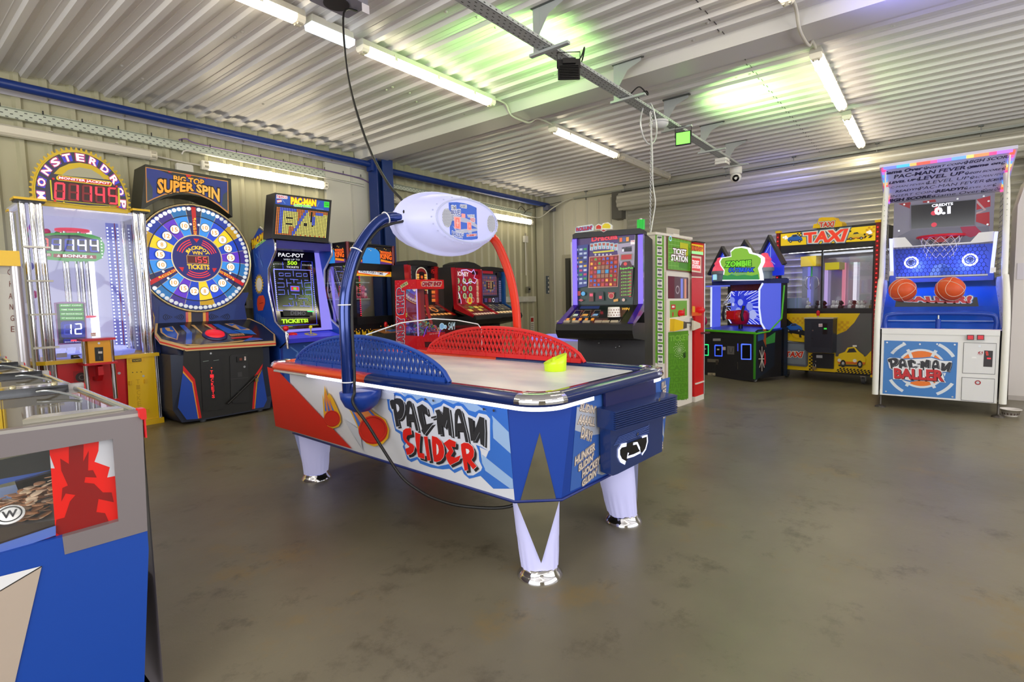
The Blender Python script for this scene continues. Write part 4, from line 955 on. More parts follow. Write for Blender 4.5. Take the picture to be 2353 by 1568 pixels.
f = FR(MD, .12).zoom(0, 680, 4.61)
f.block([(570, 75), (640, 65), (830, 63), (900, 75), (922, 500), (615, 520)], .012, P('c58ad0', .3), True); f.l = .013
f.ppoly([(592, 85), (890, 82), (905, 500), (620, 505)], P('5c6470', .4))
for k, s_ in enumerate(('INSERT COINS', 'TIME THE DROP', 'HIT BONUS BALLS', 'HIT MONSTER BONUS')):
    y = 103+k*45; f.ppoly([(622+k*4, y-17), (872+k*4, y-20), (874+k*4, y+16), (624+k*4, y+20)], E('47a83a', .75)); f.text(s_, [(640+k*4, y+6), (856+k*4, y+4), (856+k*4, y-8), (640+k*4, y-7)], E('e8f5e0', .9), .02)
f.ppoly([(637, 285), (660, 272), (875, 268), (892, 285), (900, 430), (880, 443), (665, 445), (645, 430)], E('1a2a9a', .8)); f.digits('12', [(655, 415), (885, 405), (872, 290), (660, 305)], E('dfe6ff', 1.6), E('2a3cc0', .8), th=.12)
f.ppoly([(665, 465), (680, 455), (870, 455), (880, 495), (670, 500)], E('3038a0', .6)); f.text('BONUS BALLS', [(682, 496), (870, 490), (870, 478), (682, 484)], E('d8d8f0', .8), .02); f.ppoly([(745, 465), (890, 460), (890, 478), (745, 482)], E('ff5060', 1.2))
f.build('instruction_panel')
f = FR(MD, -.004).zoom(0, 680, 4.61)
f.ppoly([(750, 628), (860, 620), (860, 660), (750, 668)], BLACK); f.text('NOTICE', [(780, 648), (850, 642), (850, 628), (780, 634)], WHITE, .02); f.ppoly([(597, 612), (710, 604), (710, 650), (597, 657)], P('a9a6bf', .5)); f.build('sticker')
# coin tower
ct = part('coin_tower', MD, lambda m: (m.box((-.125, -.24, .70), (.045, -.10, .905), P('eda512', .35)), m.box((-.165, -.26, .68), (.085, -.0, .70), REDP), m.box((-.165, -.26, .905), (.085, -.06, .925), REDP)))
for x in (-.145, .06): part('post', ct, lambda m: m.tube([(x, -.20, .335 if x > 0 else .4), (x, -.20, .905)], .020, CHROME, 14))
part('foot_plate', ct, lambda m: m.box((.0, -.23, .32), (.09, .0, .34), REDP))
part('bracket', ct, lambda m: m.prof([(-.12, .68), (-.22, .66), (-.22, .58), (-.16, .52), (.0, .52), (.0, .55), (-.12, .56)], -.06, -.02, REDP))
f = FR(MD, -.241).zoom(0, 680, 4.61)
f.ppoly([(1000, 548), (1092, 543), (1096, 690), (1010, 695)], BLACK); f.ppoly([(1035, 565), (1045, 565), (1046, 590), (1036, 590)], P('4a4a4e', .5)); f.ppoly([(1040, 590), (1083, 588), (1083, 612), (1040, 612)], P('d9cfcf', .5)); f.ppoly([(1050, 640), (1062, 640), (1064, 675), (1052, 675)], P('4a4a4e', .5)); f.circ((1047, 503), .010, STEEL, True)
f.build('coin_slot', ct)
f = FR(MD, -.262).zoom(0, 680, 4.61); f.ppoly([(960, 395), (1015, 388), (1018, 428), (963, 432)], P('f1e6e2', .5)); f.text('50p', [(964, 412), (1012, 408), (1012, 394), (964, 398)], P('c02030', .5), .03); f.text('1 PLAY', [(966, 428), (1010, 424), (1010, 416), (966, 420)], P('c02030', .5), .02); f.build('price_card', ct)
# toothed sign
f = FR(MD, .02).zoom(0, 320, 4.126)
C = f.q((785, 560)); R = abs(f.q((785, 128))[1]-C[1])
kx = abs(f.q((1218, 560))[0]-f.q((345, 560))[0])/2/R
def ell(r, a): return (C[0]+r*kx*math.cos(math.radians(a)), C[1]+r*math.sin(math.radians(a)))
out = []
for k in range(37):
    a = -14+208*k/36
    out += [ell(R*1.03, a), ell(R*1.03, a+1.3), ell(R*1.085, a+2.2), ell(R*1.085, a+3.6), ell(R*1.03, a+4.5)] if k < 36 else [ell(R*1.03, a)]
f.block(out, .008, P('d9b616', .3), False, -.004)
f.build('toothed_rim')
f = FR(MD, .014).zoom(0, 320, 4.126)
lo = [f.q(p) for p in ((1200, 655), (820, 640), (400, 585))]
body = [ell(R, a) for a in range(-8, 189, 7)]
f.block(body+[lo[2], lo[1], lo[0]], .016, P('d9c022', .3), False); f.l = .017
f.poly([ell(R*.975, a) for a in range(-8, 189, 7)]+[f.q((410, 580)), f.q((820, 630)), f.q((1190, 645))], E('3a3448', .5))
hole = [f.q(p) for p in ((505, 330), (560, 275), (650, 235), (750, 225), (860, 245), (960, 300), (1030, 360), (1060, 395), (1000, 385), (900, 375), (600, 345))]
f.poly(hole, P('e0c01a', .35)); f.poly([f.q(p) for p in ((580, 345), (640, 295), (750, 270), (860, 290), (940, 340), (985, 385), (900, 375))], P('b4b19a', .5))
for k, ch in enumerate('MONSTERDROP'):
    a = 183-186*k/10-(0); r0, r1 = R*.80, R*.945; da = 5.2
    def pol(a_, r_): return ell(r_, a_)
    hb_ = 7.2; f.poly([pol(a+hb_, r0*.985), pol(a-hb_, r0*.985), pol(a-hb_*.95, r1*1.01), pol(a+hb_*.95, r1*1.01)], E('3b3fd0', .75))
    f.text(ch, [pol(a+da, r0), pol(a-da, r0), pol(a-da*.92, r1), pol(a+da*.92, r1)], E('fbf4ff', 1.1), .03, False, [(.09, E('c0395a', .8))])
f.ppoly([(528, 360), (550, 345), (1035, 405), (1055, 420), (1052, 440), (1035, 453), (545, 395), (528, 380)], E('e2cf20', .8)); f.ppoly([(540, 362), (555, 352), (1030, 412), (1045, 425), (1030, 443), (550, 388)], E('c8231f', .8))
f.text('MONSTER JACKPOT', [(552, 385), (1030, 440), (1032, 415), (555, 358)], E('f6f0fa', 1), .03)
f.ppoly([(465, 390), (1125, 465), (1135, 640), (480, 580)], E('d8cc1e', .7)); f.ppoly([(478, 385), (1110, 460), (1112, 635), (495, 575)], E('33060c', .7))
f.digits('01145', [(490, 570), (1120, 625), (1115, 470), (495, 410)], E('ff3348', 1.3), E('8a1420', .6), th=.11)
for p_ in ((497, 380), (1095, 453), (513, 588), (1107, 645)): f.circ(p_, .010, E('d0121c', .8), True, 10)
for p_ in ((565, 152), (995, 215), (1212, 535), (358, 440), (597, 604), (1030, 645)): f.circ(p_, .007, P('e6c814', .3), True, 8)
f.build('jackpot_sign')

# ================================================================== change machine end
CM = thing('change_machine', 'grey and yellow change machine beside the ball drop game, cut by the picture edge', 'change machine', (.60, 5.55, 0))
box_part('cabinet', CM, (-.35, 0, 0), (.235, .5, 1.54), P('c4c1ba', .4))
box_part('hood', CM, (-.36, -.05, 1.54), (.27, .5, 1.655), P('f0c114', .3))
part('post', CM, lambda m: m.tube([(.245, -.005, .0), (.245, -.005, 1.54)], .034, P('c9c6cc', .25, .6), 16))
part('hinged_door', CM, lambda m: (m.box((-.34, -.03, .1), (.085, 0, 1.53), P('f3c713', .3)), m.tube([(.10, -.02, .1), (.10, -.02, 1.53)], .012, P('d7b216', .35), 8), m.box((.02, -.035, .3), (.03, -.03, 1.5), P('ef7a1a', .4))))
f = FR(CM, -.001).zoom(0, 320, 4.126)
for k, ch in enumerate('CHANGE'):
    p_ = [(21, 626), (25, 653), (24, 681), (26, 706), (28, 732), (29, 757)][k]; x, y = p_
    f.z = None; f.text(ch, [(x-4, y+6), (x+4, y+6), (x+4, y-7), (x-4, y-7)], P('6d2f22', .5), .0)
f.build('lettering')

# ================================================================== big prize wheel
SW = thing('prize_wheel_game', 'blue ticket game with a big lit spinning prize wheel and a super spin sign', 'arcade game', (2.50, 5.86, 0))
NB = P('17307c', .35); NBD = P('14213f', .45)
f0 = FR(SW, .02).zoom(300, 680, 5.06)
# lower cabinet: flared sides
lowp = [(-.42, .05), (.50, .05)]
def lowcab(m):
    base = [(-.46, .06), (-.30, .0), (.42, .0), (.50, .10), (.50, .95), (-.46, .95)]; mid = [(-.52, .10), (-.36, .02), (.46, .02), (.54, .14), (.54, .95), (-.50, .95)]; top = [(-.50, .12), (-.36, .02), (.46, .02), (.52, .16), (.52, .95), (-.50, .95)]
    m.prism(base, .03, .16, NBD, mid); m.prism(mid, .16, .72, NBD, top)
part('cabinet', SW, lowcab)
f = FR(SW, -.004).zoom(300, 680, 5.06)
f.block([(615, 630), (1530, 590), (1545, 720), (1430, 1325), (840, 1430), (800, 1440), (640, 1440), (545, 1300), (610, 820)], .003, P('1f1f20', .5), True); f.l = .0035
f.ppoly([(610, 810), (745, 970), (825, 1420), (790, 1428), (720, 1000), (608, 870)], P('d8161a', .4)); f.ppoly([(608, 872), (722, 1003), (795, 1425), (775, 1430), (710, 1020), (606, 900)], P('f0a22c', .4)); f.ppoly([(604, 895), (712, 1015), (785, 1432), (650, 1440), (548, 1300)], P('1546b4', .4))
f.ppoly([(1535, 790), (1440, 930), (1412, 1318), (1436, 1315), (1460, 950), (1530, 830)], P('d8161a', .4)); f.ppoly([(1528, 850), (1462, 960), (1436, 1315), (1445, 1312), (1475, 975)], P('f0a22c', .4)); f.ppoly([(1528, 860), (1475, 985), (1447, 1312), (1545, 1295), (1585, 1210)], P('1546b4', .4))
f.build('front_panel')
f = FR(SW, -.009).zoom(300, 680, 5.06)
f.block([(805, 645), (1055, 640), (1085, 1320), (840, 1345)], .006, P('19191b', .45), True); f.l = .007
f.circ((930, 670), .010, STEEL, True); f.line([(838, 765), (905, 755)], .006, P('7e8a84', .4, .6), True); f.line([(960, 755), (1025, 745)], .006, P('7e8a84', .4, .6), True)
f.circ((938, 838), .006, E('f06a3a', 1), True, 8)
f.ppoly([(912, 870), (925, 855), (965, 855), (985, 1215), (950, 1222), (925, 1200)], P('111114', .3))
for k, ch in enumerate('TICKETS'):
    x, y = 938+k*3.4, 905+k*47; f.text(ch, [(x-14, y), (x+16, y), (x+15, y-36), (x-15, y-36)], E('ff1f2a', 1.1), .02)
f.build('ticket_door')
f = FR(SW, -.009).zoom(300, 680, 5.06)
f.block([(1150, 700), (1170, 685), (1340, 675), (1360, 690), (1372, 1210), (1350, 1240), (1190, 1250), (1165, 1215)], .008, P('222224', .4), True); f.l = .009
f.block([(1225, 710), (1310, 703), (1312, 765), (1230, 772)], .022, BLACK, True); f.l = .023; f.ppoly([(1255, 725), (1285, 722), (1286, 750), (1256, 752)], P('7a3a28', .4)); f.l = .0095; f.ppoly([(1292, 710), (1335, 706), (1337, 750), (1295, 754)], P('efe6e4', .5)); f.text('50p', [(1296, 730), (1333, 727), (1333, 714), (1296, 717)], P('c02030', .5), .02)
f.circ((1320, 825), .012, STEEL, True); f.ppoly([(1238, 890), (1290, 885), (1293, 940), (1240, 945)], P('3a3a3c', .4)); f.line([(1155, 970), (1365, 950)], .006, P('3b3b3d', .35), True); f.circ((1250, 1120), .012, P('3a3a3c', .35), True)
cd = f.build('coin_door')
part('security_bar', SW, lambda m: m.tube([f.w(p, .03) for p in ((1115, 1255), (1180, 1195), (1430, 950), (1460, 920))], .011, BLACK, 8))
pad = thing('padlock', 'brass padlock on the security bar of the prize wheel game', 'padlock', SW.location+Vector(f.w((1448, 975), .03)))
MB().box((-.016, -.012, -.02), (.016, .012, .016), P('a58a4a', .3, .7)).build('body', pad); MB().tube([(-.01, 0, .016), (-.01, 0, .035), (0, 0, .042), (.01, 0, .035), (.01, 0, .016)], .004, STEEL, 6).build('shackle', pad)
for x in (-.25, .35): part('foot', SW, lambda m: m.lathe([(.03, 0), (.03, .025), (.012, .03)], (x, .10, 0), P('777a7c', .4), 12))
# control deck
dk = [(-.565, .30), (-.57, .16), (-.40, -.02), (.50, -.06), (.58, .10), (.57, .36), (.50, .52), (-.48, .52)]
DZ = lambda y: .80+.44*(y+.03)
def deck(m):
    for k_, l0, l1, mt in ((1, -.05, 0, P('d3b078', .35)), (1.005, -.035, -.02, P('d8361a', .4))):
        n = len(dk); m.add([(x*k_, y-.002*(k_ > 1), DZ(y)+l) for l in (l0, l1) for x, y in dk], [list(range(n))[::-1], list(range(n, 2*n))]+[(i, (i+1) % n, n+(i+1) % n, n+i) for i in range(n)], mt)
    m.prof([(.03, .72), (.06, .80), (.5, 1.0), (.5, .72)], -.46, .46, NBD)
part('deck', SW, deck)
f = Face(SW, (0, 0, DZ(0)+.001), (1, 0, 0), (0, 1, .44)).zoom(300, 680, 5.06); f.clip = (-.6, -.03, .6, .54)
GO, RD2, BK, B3 = P('d0a468', .3, 0, 0, .5), P('cf2020', .3, 0, 0, .5), P('1c1c22', .25, 0, 0, .5), P('1b58c8', .25, 0, 0, .5)
f.poly([(x*.97, y*1.02+.01) for x, y in dk], BK)
f.ppoly([(340, 380), (490, 355), (560, 445), (545, 515), (420, 480), (350, 430)], GO); f.ppoly([(365, 375), (480, 358), (545, 448), (535, 505), (430, 470), (370, 425)], B3); f.ppoly([(400, 372), (455, 375), (460, 398), (500, 405), (490, 418), (430, 412), (405, 390)], GO)
f.ppoly([(570, 345), (625, 342), (715, 430), (710, 560), (640, 565), (650, 430)], B3); f.ppoly([(700, 340), (740, 340), (840, 435), (835, 445)], GO); f.ppoly([(740, 340), (830, 338), (920, 440), (850, 440)], P('2b2b32', .3)); f.ppoly([(850, 335), (880, 335), (1020, 420), (1000, 425)], GO); f.ppoly([(885, 335), (935, 333), (1000, 380), (980, 400)], RD2)
f.ppoly([(950, 332), (1020, 330), (1280, 440), (1130, 440)], B3); f.ppoly([(1090, 328), (1190, 325), (1380, 390), (1470, 455), (1340, 430)], GO); f.ppoly([(1115, 332), (1200, 330), (1360, 385), (1290, 395)], B3); f.ppoly([(1180, 350), (1215, 340), (1255, 372), (1270, 380), (1235, 382)], GO)
f.ppoly([(1190, 400), (1400, 400), (1465, 455), (1300, 440)], P('1f6cd0', .3)); f.ppoly([(1160, 490), (1430, 465), (1400, 490), (1180, 505)], RD2); f.ppoly([(1140, 450), (1310, 440), (1330, 462), (1170, 475)], GO); f.text('WINNER', [(1165, 472), (1320, 462), (1310, 446), (1160, 452)], P('7a2a1a', .4), .02)
f.ppoly([(560, 565), (820, 570), (1110, 545), (1500, 500), (1540, 515), (1130, 568), (700, 580)], GO); f.ppoly([(1390, 490), (1500, 495), (1540, 512), (1300, 535)], B3)
f.build('deck_print')
part('spin_button', SW, lambda m: (m.lathe([(.12, -.03), (.12, .012), (.10, .016)], f.w((980, 460)), P('2c2c66', .3), 28, f.n), m.lathe([(.095, .01), (.09, .03), (.05, .042), (0, .045)], f.w((980, 460)), E('f02030', .75), 28, f.n)))
# back and sides up to the wheel
part('back_cabinet', SW, lambda m: m.extr([(-.50, .5, .72), (.50, .5, .72), (.46, .5, 1.0), (.44, .5, 1.2), (.5, .5, 1.35), (-.5, .5, 1.35), (-.47, .5, 1.1), (-.50, .5, .95)], (0, .45, 0), NB))
f = FR(SW, .498).zoom(300, 680, 5.06)
f.ppoly([(330, 120), (1230, 100), (1190, 335), (330, 355)], P('203a86', .4))
f.ppoly([(640, 180), (910, 180), (910, 340), (645, 345)], P('2b2b44', .4)); f.ppoly([(640, 190), (668, 190), (672, 340), (645, 342)], RD2); f.ppoly([(668, 190), (705, 190), (708, 340), (672, 340)], P('f0b050', .4)); f.ppoly([(840, 188), (872, 188), (876, 335), (843, 337)], P('f0b050', .4)); f.ppoly([(872, 186), (905, 186), (908, 333), (876, 335)], RD2)
for cx in (497, 1032):
    for s_ in (-1, 1):
        for k in range(5):
            r = 22+k*24; f.line([(cx+s_*r*math.cos(a)*1.0, 248-5*(cx > 800)+r*.42*math.sin(a)) for a in [x*.13*2-.78 for x in range(7)]], .006, P('0c1430', .5), True)
f.build('speaker_print')
part('trim', SW, lambda m: m.tube([(-.52, .49, .82), (-.515, .49, .98), (-.50, .49, 1.1), (-.53, .49, 1.22), (-.57, .49, 1.3)], .010, P('b99a6a', .3, .4), 8))
# wheel
f = FR(SW, .50).zoom(290, 360, 4.126)
L_, R_2, T_, B_ = f.q((92, 920)), f.q((1163, 970)), f.q((690, 455)), f.q((650, 1482))
WC = ((L_[0]+R_2[0])/2, (T_[1]+B_[1])/2); WR = (R_2[0]-L_[0])/2; WV = (T_[1]-B_[1])/2
WR = WV = (WR+WV)/2
hub = f.at(WC[0], WC[1])
part('wheel_housing', SW, lambda m: m.lathe([(WR*.98, -.12), (WR*1.0, -.02), (WR*1.01, .0), (WR*.975, .012), (.97*WR, .0), (0, 0)], hub, P('1f2c66', .35), 56, (0, -1, 0)))
part('chrome_rim', SW, lambda m: m.tube([f.at(WC[0]+WR*1.0*math.cos(k*PI/32), WC[1]+WR*math.sin(k*PI/32), .008) for k in range(64)], .013, P('cdb98a', .18, .9), 8, True))
def wh(r, a): return (WC[0]+r*WR*math.cos(math.radians(a)), WC[1]+r*WR*math.sin(math.radians(a)))
def sector(r0, r1, a0, a1, m, n=5):
    f.poly([wh(r1, a0+(a1-a0)*i/n) for i in range(n+1)]+[wh(r0, a1+(a0-a1)*i/n) for i in range(n+1)], m)
f.l = .002; f.circ(WC, WR*.965, E('1a2a6a', .6), n=48)
# angles measured on the photo, clockwise from the top jackpot wedge
seg = ['J', '10b', '15', '8', '12', '15p', '10b', 'J', '10b', '15', '8', '12', '15p', '10b', 'J', '10b', '15', '8', '12', '15p', '10b']
colr = {'J': '14205c', '10b': '2f86d8', '15': '1a44c8', '8': 'f2c51a', '12': '1540b8', '15p': '5a2ab8'}
dimc = {'J': '232850', '10b': '2273b4', '15': '1836a0', '8': 'c79a14', '12': '1434a0', '15p': '3b2a8c'}
N_ = len(seg)
f.step(); f.hold = True
for k, s_ in enumerate(seg):
    a = 90-360*k/N_; h = 180/N_
    sector(.80, .962, a-h, a+h, E(dimc[s_], .8)); sector(.40, .785, a-h, a+h, E(colr[s_], 1.1))
f.hold = False; f.step(); f.hold = True
for k in range(N_):
    a = 90-360*k/N_+180/N_; f.line([wh(.40, a), wh(.96, a)], .004, E('d8c48a', .7))
f.hold = False
f.ring(WC, WR*.785, WR*.805, P('0e1430', .3), n=48)
for k, s_ in enumerate(seg):
    a = 90-360*k/N_
    if s_ == 'J':
        w1 = 2.3; f.poly([wh(.40, a-w1*1.8), wh(.96, a-w1), wh(.96, a+w1), wh(.40, a+w1*1.8)], E('c8161e', .8))
        for j, ch in enumerate('JACKPOT'):
            r = .76-.048*j; q = 3.0*(.6/r)*.8
            f.text(ch, [wh(r-.036, a+q), wh(r-.036, a-q), wh(r, a-q), wh(r, a+q)], E('f2c23a', .9), .03, False)
        for s2 in (-6.2, 6.2): f.circ(wh(.64, a+s2), WR*.022, E('eef2f8', .9), n=10)
        f.circ(wh(.93, a), WR*.035, E('c01018', .8), n=14)
    else:
        c = wh(.62, a); num = s_.rstrip('bp'); f.circ(c, WR*.084, P('20242c', .4), n=20); f.circ(c, WR*.075, E('fdfaf2', 1.05), n=20)
        s3 = WR*.036; ww = s3*(1.25 if len(num) > 1 else .6); f.text(num, [(c[0]-ww, c[1]-s3), (c[0]+ww, c[1]-s3), (c[0]+ww, c[1]+s3), (c[0]-ww, c[1]+s3)], E('e0a85a', .9), .03, False)
f.circ(WC, WR*.445, P('d9c9a0', .25, .5), n=48); f.circ(WC, WR*.425, E('1b1f78', .7), n=48)
for a0, a1 in ((20, 72), (108, 160), (235, 305)):
    for r, m in ((.27, 'd81a26'), (.31, 'f0242e'), (.35, 'd81a26')): f.ring(WC, WR*(r+.0), WR*(r+.016), E('ff3030', .95), a0, a1, n=14)
for a in (90, 215, 325): f.poly([wh(.30, a), wh(.375, a-8), wh(.375, a+8)], E('d0141e', .9))
# hub read-out
for j, ch in enumerate('JACKPOT'):
    a = 148-116*j/6; r0, r1, da = .175, .235, 9
    f.text(ch, [wh(r0, a+da), wh(r0, a-da), wh(r1, a-da*.9), wh(r1, a+da*.9)], E('f2c42a', 1), .04, False)
S_ = lambda x, y: (WC[0]+WR*x, WC[1]+WR*y)
f.text('WIN', [S_(-.085, .075), S_(.085, .075), S_(.085, .135), S_(-.085, .135)], E('f2c42a', 1), .03, False)
f.poly([S_(-.195, -.10), S_(.195, -.10), S_(.195, .055), S_(-.195, .055)], P('c9a060', .3)); f.poly([S_(-.18, -.088), S_(.18, -.088), S_(.18, .043), S_(-.18, .043)], E('5a0a16', .8))
f.digits(' 155', [S_(-.20, -.075), S_(.17, -.075), S_(.17, .03), S_(-.20, .03)], E('ff4a50', 1.2), None, False)
f.text('TICKETS', [S_(-.19, -.20), S_(.19, -.20), S_(.19, -.115), S_(-.19, -.115)], E('f2c42a', 1), .04, False)
f.build('wheel_face')
for k in range(68):
    a = 90-360*k/68
    if min(abs((a-b+180) % 360-180) for b in (90, -30, 210)) < 3: continue
    q = wh(.925, a); lit = 60 < (a % 360) < 220
    MB().lathe([(WR*.036, .0), (WR*.034, .012), (WR*.02, .02), (0, .022)], f.at(q[0], q[1], .006), E('f4f7fb', 1.0 if lit else .62), 10, (0, -1, 0)).build('bulb', SW)
# top sign
f = FR(SW, .50).zoom(290, 360, 4.126)
sg = [f.q(p) for p in ((165, 80), (975, 218), (990, 580), (900, 490), (800, 430), (700, 390), (600, 370), (480, 365), (360, 390), (250, 440), (125, 520))]
mb = MB(); f.block([(a, b) for a, b in sg], .05, P('24241f', .4), False, -.28, mb); sgn = mb.build('sign_box', SW)
f = FR(SW, .449).zoom(290, 360, 4.126)
f.ppoly([(182, 98), (965, 232), (972, 545), (880, 470), (790, 410), (690, 365), (590, 345), (470, 342), (360, 365), (260, 405), (190, 440)], E('d08a3a', .65)); f.ppoly([(190, 106), (958, 240), (962, 520), (880, 455), (790, 398), (690, 352), (590, 332), (470, 330), (360, 352), (250, 400), (198, 425)], E('1d2f82', .7))
f.ppoly([(195, 190), (250, 300), (250, 390), (198, 425)], E('3a4450', .6)); f.ppoly([(960, 330), (920, 360), (905, 460), (960, 520)], E('3a4450', .6)); f.ppoly([(300, 125), (700, 195), (680, 210), (430, 175)], E('20202c', .6)); f.ppoly([(395, 133), (435, 155), (400, 150)], E('d02020', .8)); f.ppoly([(562, 168), (622, 178), (600, 202), (575, 195)], E('d01818', .8)); f.ppoly([(745, 200), (780, 203), (760, 212)], E('d02020', .8))
def sup(t_, q, h, o='2a1c14'): f.text(t_, q, E(h, .9), .04, True, [(.11, P(o, .5))])
sup('BIG TOP', [(450, 232), (735, 275), (735, 222), (450, 180)], 'e8a030'); sup('SUPER', [(300, 345), (635, 325), (635, 255), (300, 215)], 'f2a030'); sup('SPIN', [(668, 330), (880, 425), (880, 310), (668, 262)], 'efb04a')
f.build('sign_print', sgn)

# ================================================================== maze video game
PM = thing('video_ticket_game', 'blue upright video ticket game with a dotted light marquee reading PAC', 'arcade game', (3.46, 5.75, 0))
hw = .36; PB = P('1d49a8', .35); PBD = P('1b2f8e', .35)
side = [(.14, 0), (.14, .70), (-.03, .78), (-.04, .86), (.10, .93), (.22, 1.0), (.33, 1.35), (.30, 1.62), (.20, 1.72), (.12, 1.80), (.12, 1.93), (.45, 2.10), (.62, 1.98), (.70, 1.8), (.72, 0)]
for s_ in (-1, 1):
    sp_ = part('side_panel', PM, lambda m: m.prof(side, s_*hw-.012, s_*hw+.012, PB))
    part('edge_trim', sp_, lambda m: m.tube([(s_*hw, y, z) for y, z in side[1:12]], .014, CHROME if s_ < 0 else P('cdd2e6', .2, .6), 8))
part('cabinet', PM, lambda m: (m.box((-hw, .13, 0), (hw, .70, .80), PBD), m.prof([(.40, .8), (.55, 1.9), (.70, 1.95), (.70, .8)], -hw, hw, BLK2)))
part('control_panel', PM, lambda m: m.prof([(-.04, .755), (-.04, .80), (.22, .86), (.32, .86), (.32, .755)], -hw+.01, hw-.01, P('3b3fd6', .2, 0, 0, .5)))
f = FSL(PM, -.04, .8005, .22, .8605).zoom(570, 420, 3.92)
f.poly([(-.34, .01), (.34, .01), (.32, .255), (-.32, .255)], E('4549e0', .55)); f.ring(f.q((565, 1365)), .03, .075, P('d8c04a', .35)); 
for k in range(3): f.line([(-.28, .03+k*.08), (.3, .05+k*.08)], .004, E('6a70ff', .7))
f.build('panel_print')
part('button', PM, lambda m: m.lathe([(.055, 0), (.055, .01), (.045, .022), (0, .03)], f.w((400, 1372)), E('d8181e', .6), 20))
part('joystick', PM, lambda m: (m.tube([f.w((567, 1365)), f.w((567, 1365))+Vector((0, 0, .07))], .008, P('c9c04a', .4), 8), m.ball(f.w((567, 1365))+Vector((0, 0, .085)), .022, P('f0dc1e', .3), 14)))
f = FR(PM, .128).zoom(570, 420, 3.92); TR = P('5f8fd8', .4)
f.poly([(-.34, .05), (.34, .05), (.34, .74), (-.34, .74)], P('2457b0', .4))
for q in ([(380, 1480), (450, 1530)], [(450, 1530), (430, 1568)], [(500, 1470), (560, 1500), (530, 1545)], [(620, 1440), (560, 1490)], [(690, 1450), (640, 1490), (700, 1520)]): f.line(q, .016, TR, True)
f.build('front_print')
# screen
f = FSL(PM, .17, .87, .40, 1.90).zoom(570, 420, 3.92)
part('lit_surround', PM, lambda m: m.add([(-hw+.012, .17, .87), (hw-.012, .17, .87), (hw-.012, .40, 1.90), (-hw+.012, .40, 1.90)], [(0, 1, 2, 3)], E('8f86f2', .85)))
f.ppoly([(165, 595), (595, 620), (660, 1306), (275, 1330)], P('0c0d14', .08, 0, 0, 1.0))
WL, BLN = E('f0f0ff', 1.1), E('3d4af0', 1.1)
f.text('PAC-POT', [(272, 665), (500, 675), (500, 642), (272, 632)], E('f2f2f8', 1), .02); f.text('WIN UP TO', [(318, 700), (465, 702), (465, 688), (318, 684)], E('d8e0e8', .9), .01); f.text('500', [(355, 740), (440, 742), (440, 710), (355, 706)], E('b9f02a', 1), .03); f.text('TICKETS', [(345, 768), (455, 772), (455, 756), (345, 752)], E('f0f0f0', .9), .01)
f.line([(230, 780), (265, 1150), (585, 1160), (560, 790), (230, 780)], .012, E('7f86ff', 1), True); f.line([(310, 715), (315, 775), (310, 780)], .006, BLN, True); f.line([(475, 780), (480, 708), (575, 712), (620, 1275), (285, 1290)], .006, BLN, True)
def mz(*p): f.line(list(p), .007, E('6d7af0', .95), True)
for x0, y0, x1, y1 in ((278, 815, 315, 840), (333, 818, 380, 842), (432, 818, 478, 845), (498, 820, 530, 845)): mz((x0, y0), (x1, y0), (x1+2, y1), (x0+2, y1), (x0, y0))
mz((405, 795), (408, 845)); mz((272, 868), (318, 870)); mz((345, 868), (352, 940)); mz((350, 905), (388, 905)); mz((375, 870), (450, 876)); mz((410, 872), (412, 905)); mz((440, 905), (480, 905)); mz((478, 875), (488, 945)); mz((505, 880), (540, 882))
mz((262, 905), (322, 905), (325, 942), (265, 942)); mz((570, 900), (506, 905), (510, 945), (572, 945)); mz((268, 968), (325, 968), (328, 1008), (270, 1008)); mz((575, 965), (512, 968), (515, 1010), (578, 1010)); mz((357, 965), (362, 1012)); mz((488, 968), (492, 1012)); mz((388, 1005), (462, 1008)); mz((425, 1008), (428, 1045))
mz((365, 1048), (402, 1048)); mz((450, 1045), (530, 1045), (532, 1065)); mz((310, 1110), (405, 1112), (402, 1065)); mz((430, 1075), (435, 1110)); mz((465, 1112), (555, 1115)); mz((365, 1085), (378, 1110)); mz((500, 1070), (502, 1105))
f.ppoly([(378, 930), (458, 935), (460, 982), (380, 978)], E('5a63f0', 1)); f.ppoly([(385, 938), (452, 942), (453, 972), (387, 970)], E('d8352a', .9)); f.ppoly([(405, 945), (432, 946), (433, 968), (407, 966)], E('6fd04a', .9))
for k in range(26):
    t_ = k/25; f.circ((228+38*t_, 740+425*t_), .0045, WL, True, 6); f.circ((562+45*t_, 745+425*t_), .0055, WL, True, 6)
for k in range(7): f.circ((485+13*k, 745+k*.6), .005, WL, True, 6); f.circ((225+14*k, 735+k*.6), .004, WL, True, 6)
for j in range(8):
    for k in range(10):
        if (j*3+k*5) % 4: f.circ((440+k*12+j*2, 1022+j*14), .003, E('d8c8b0', .9), True, 5)
f.ppoly([(300, 1155), (565, 1162), (570, 1205), (308, 1208)], E('101018', .5)); f.text('DEMO', [(372, 1198), (505, 1200), (505, 1168), (372, 1162)], E('565660', .9), .02)
f.ppoly([(520, 1160), (580, 1163), (580, 1172), (522, 1170)], E('3cf07a', 1)); f.text('TICKETS!', [(292, 1272), (528, 1262), (522, 1232), (290, 1238)], E('b8f02a', 1.05), .05)
f.text('© 2 GAMES', [(282, 1308), (388, 1305), (388, 1298), (282, 1300)], E('c8b83a', .8), .01); f.text('CREDITS', [(548, 1292), (620, 1290), (620, 1284), (548, 1286)], E('c8c83a', .8), .01)
f.build('screen')
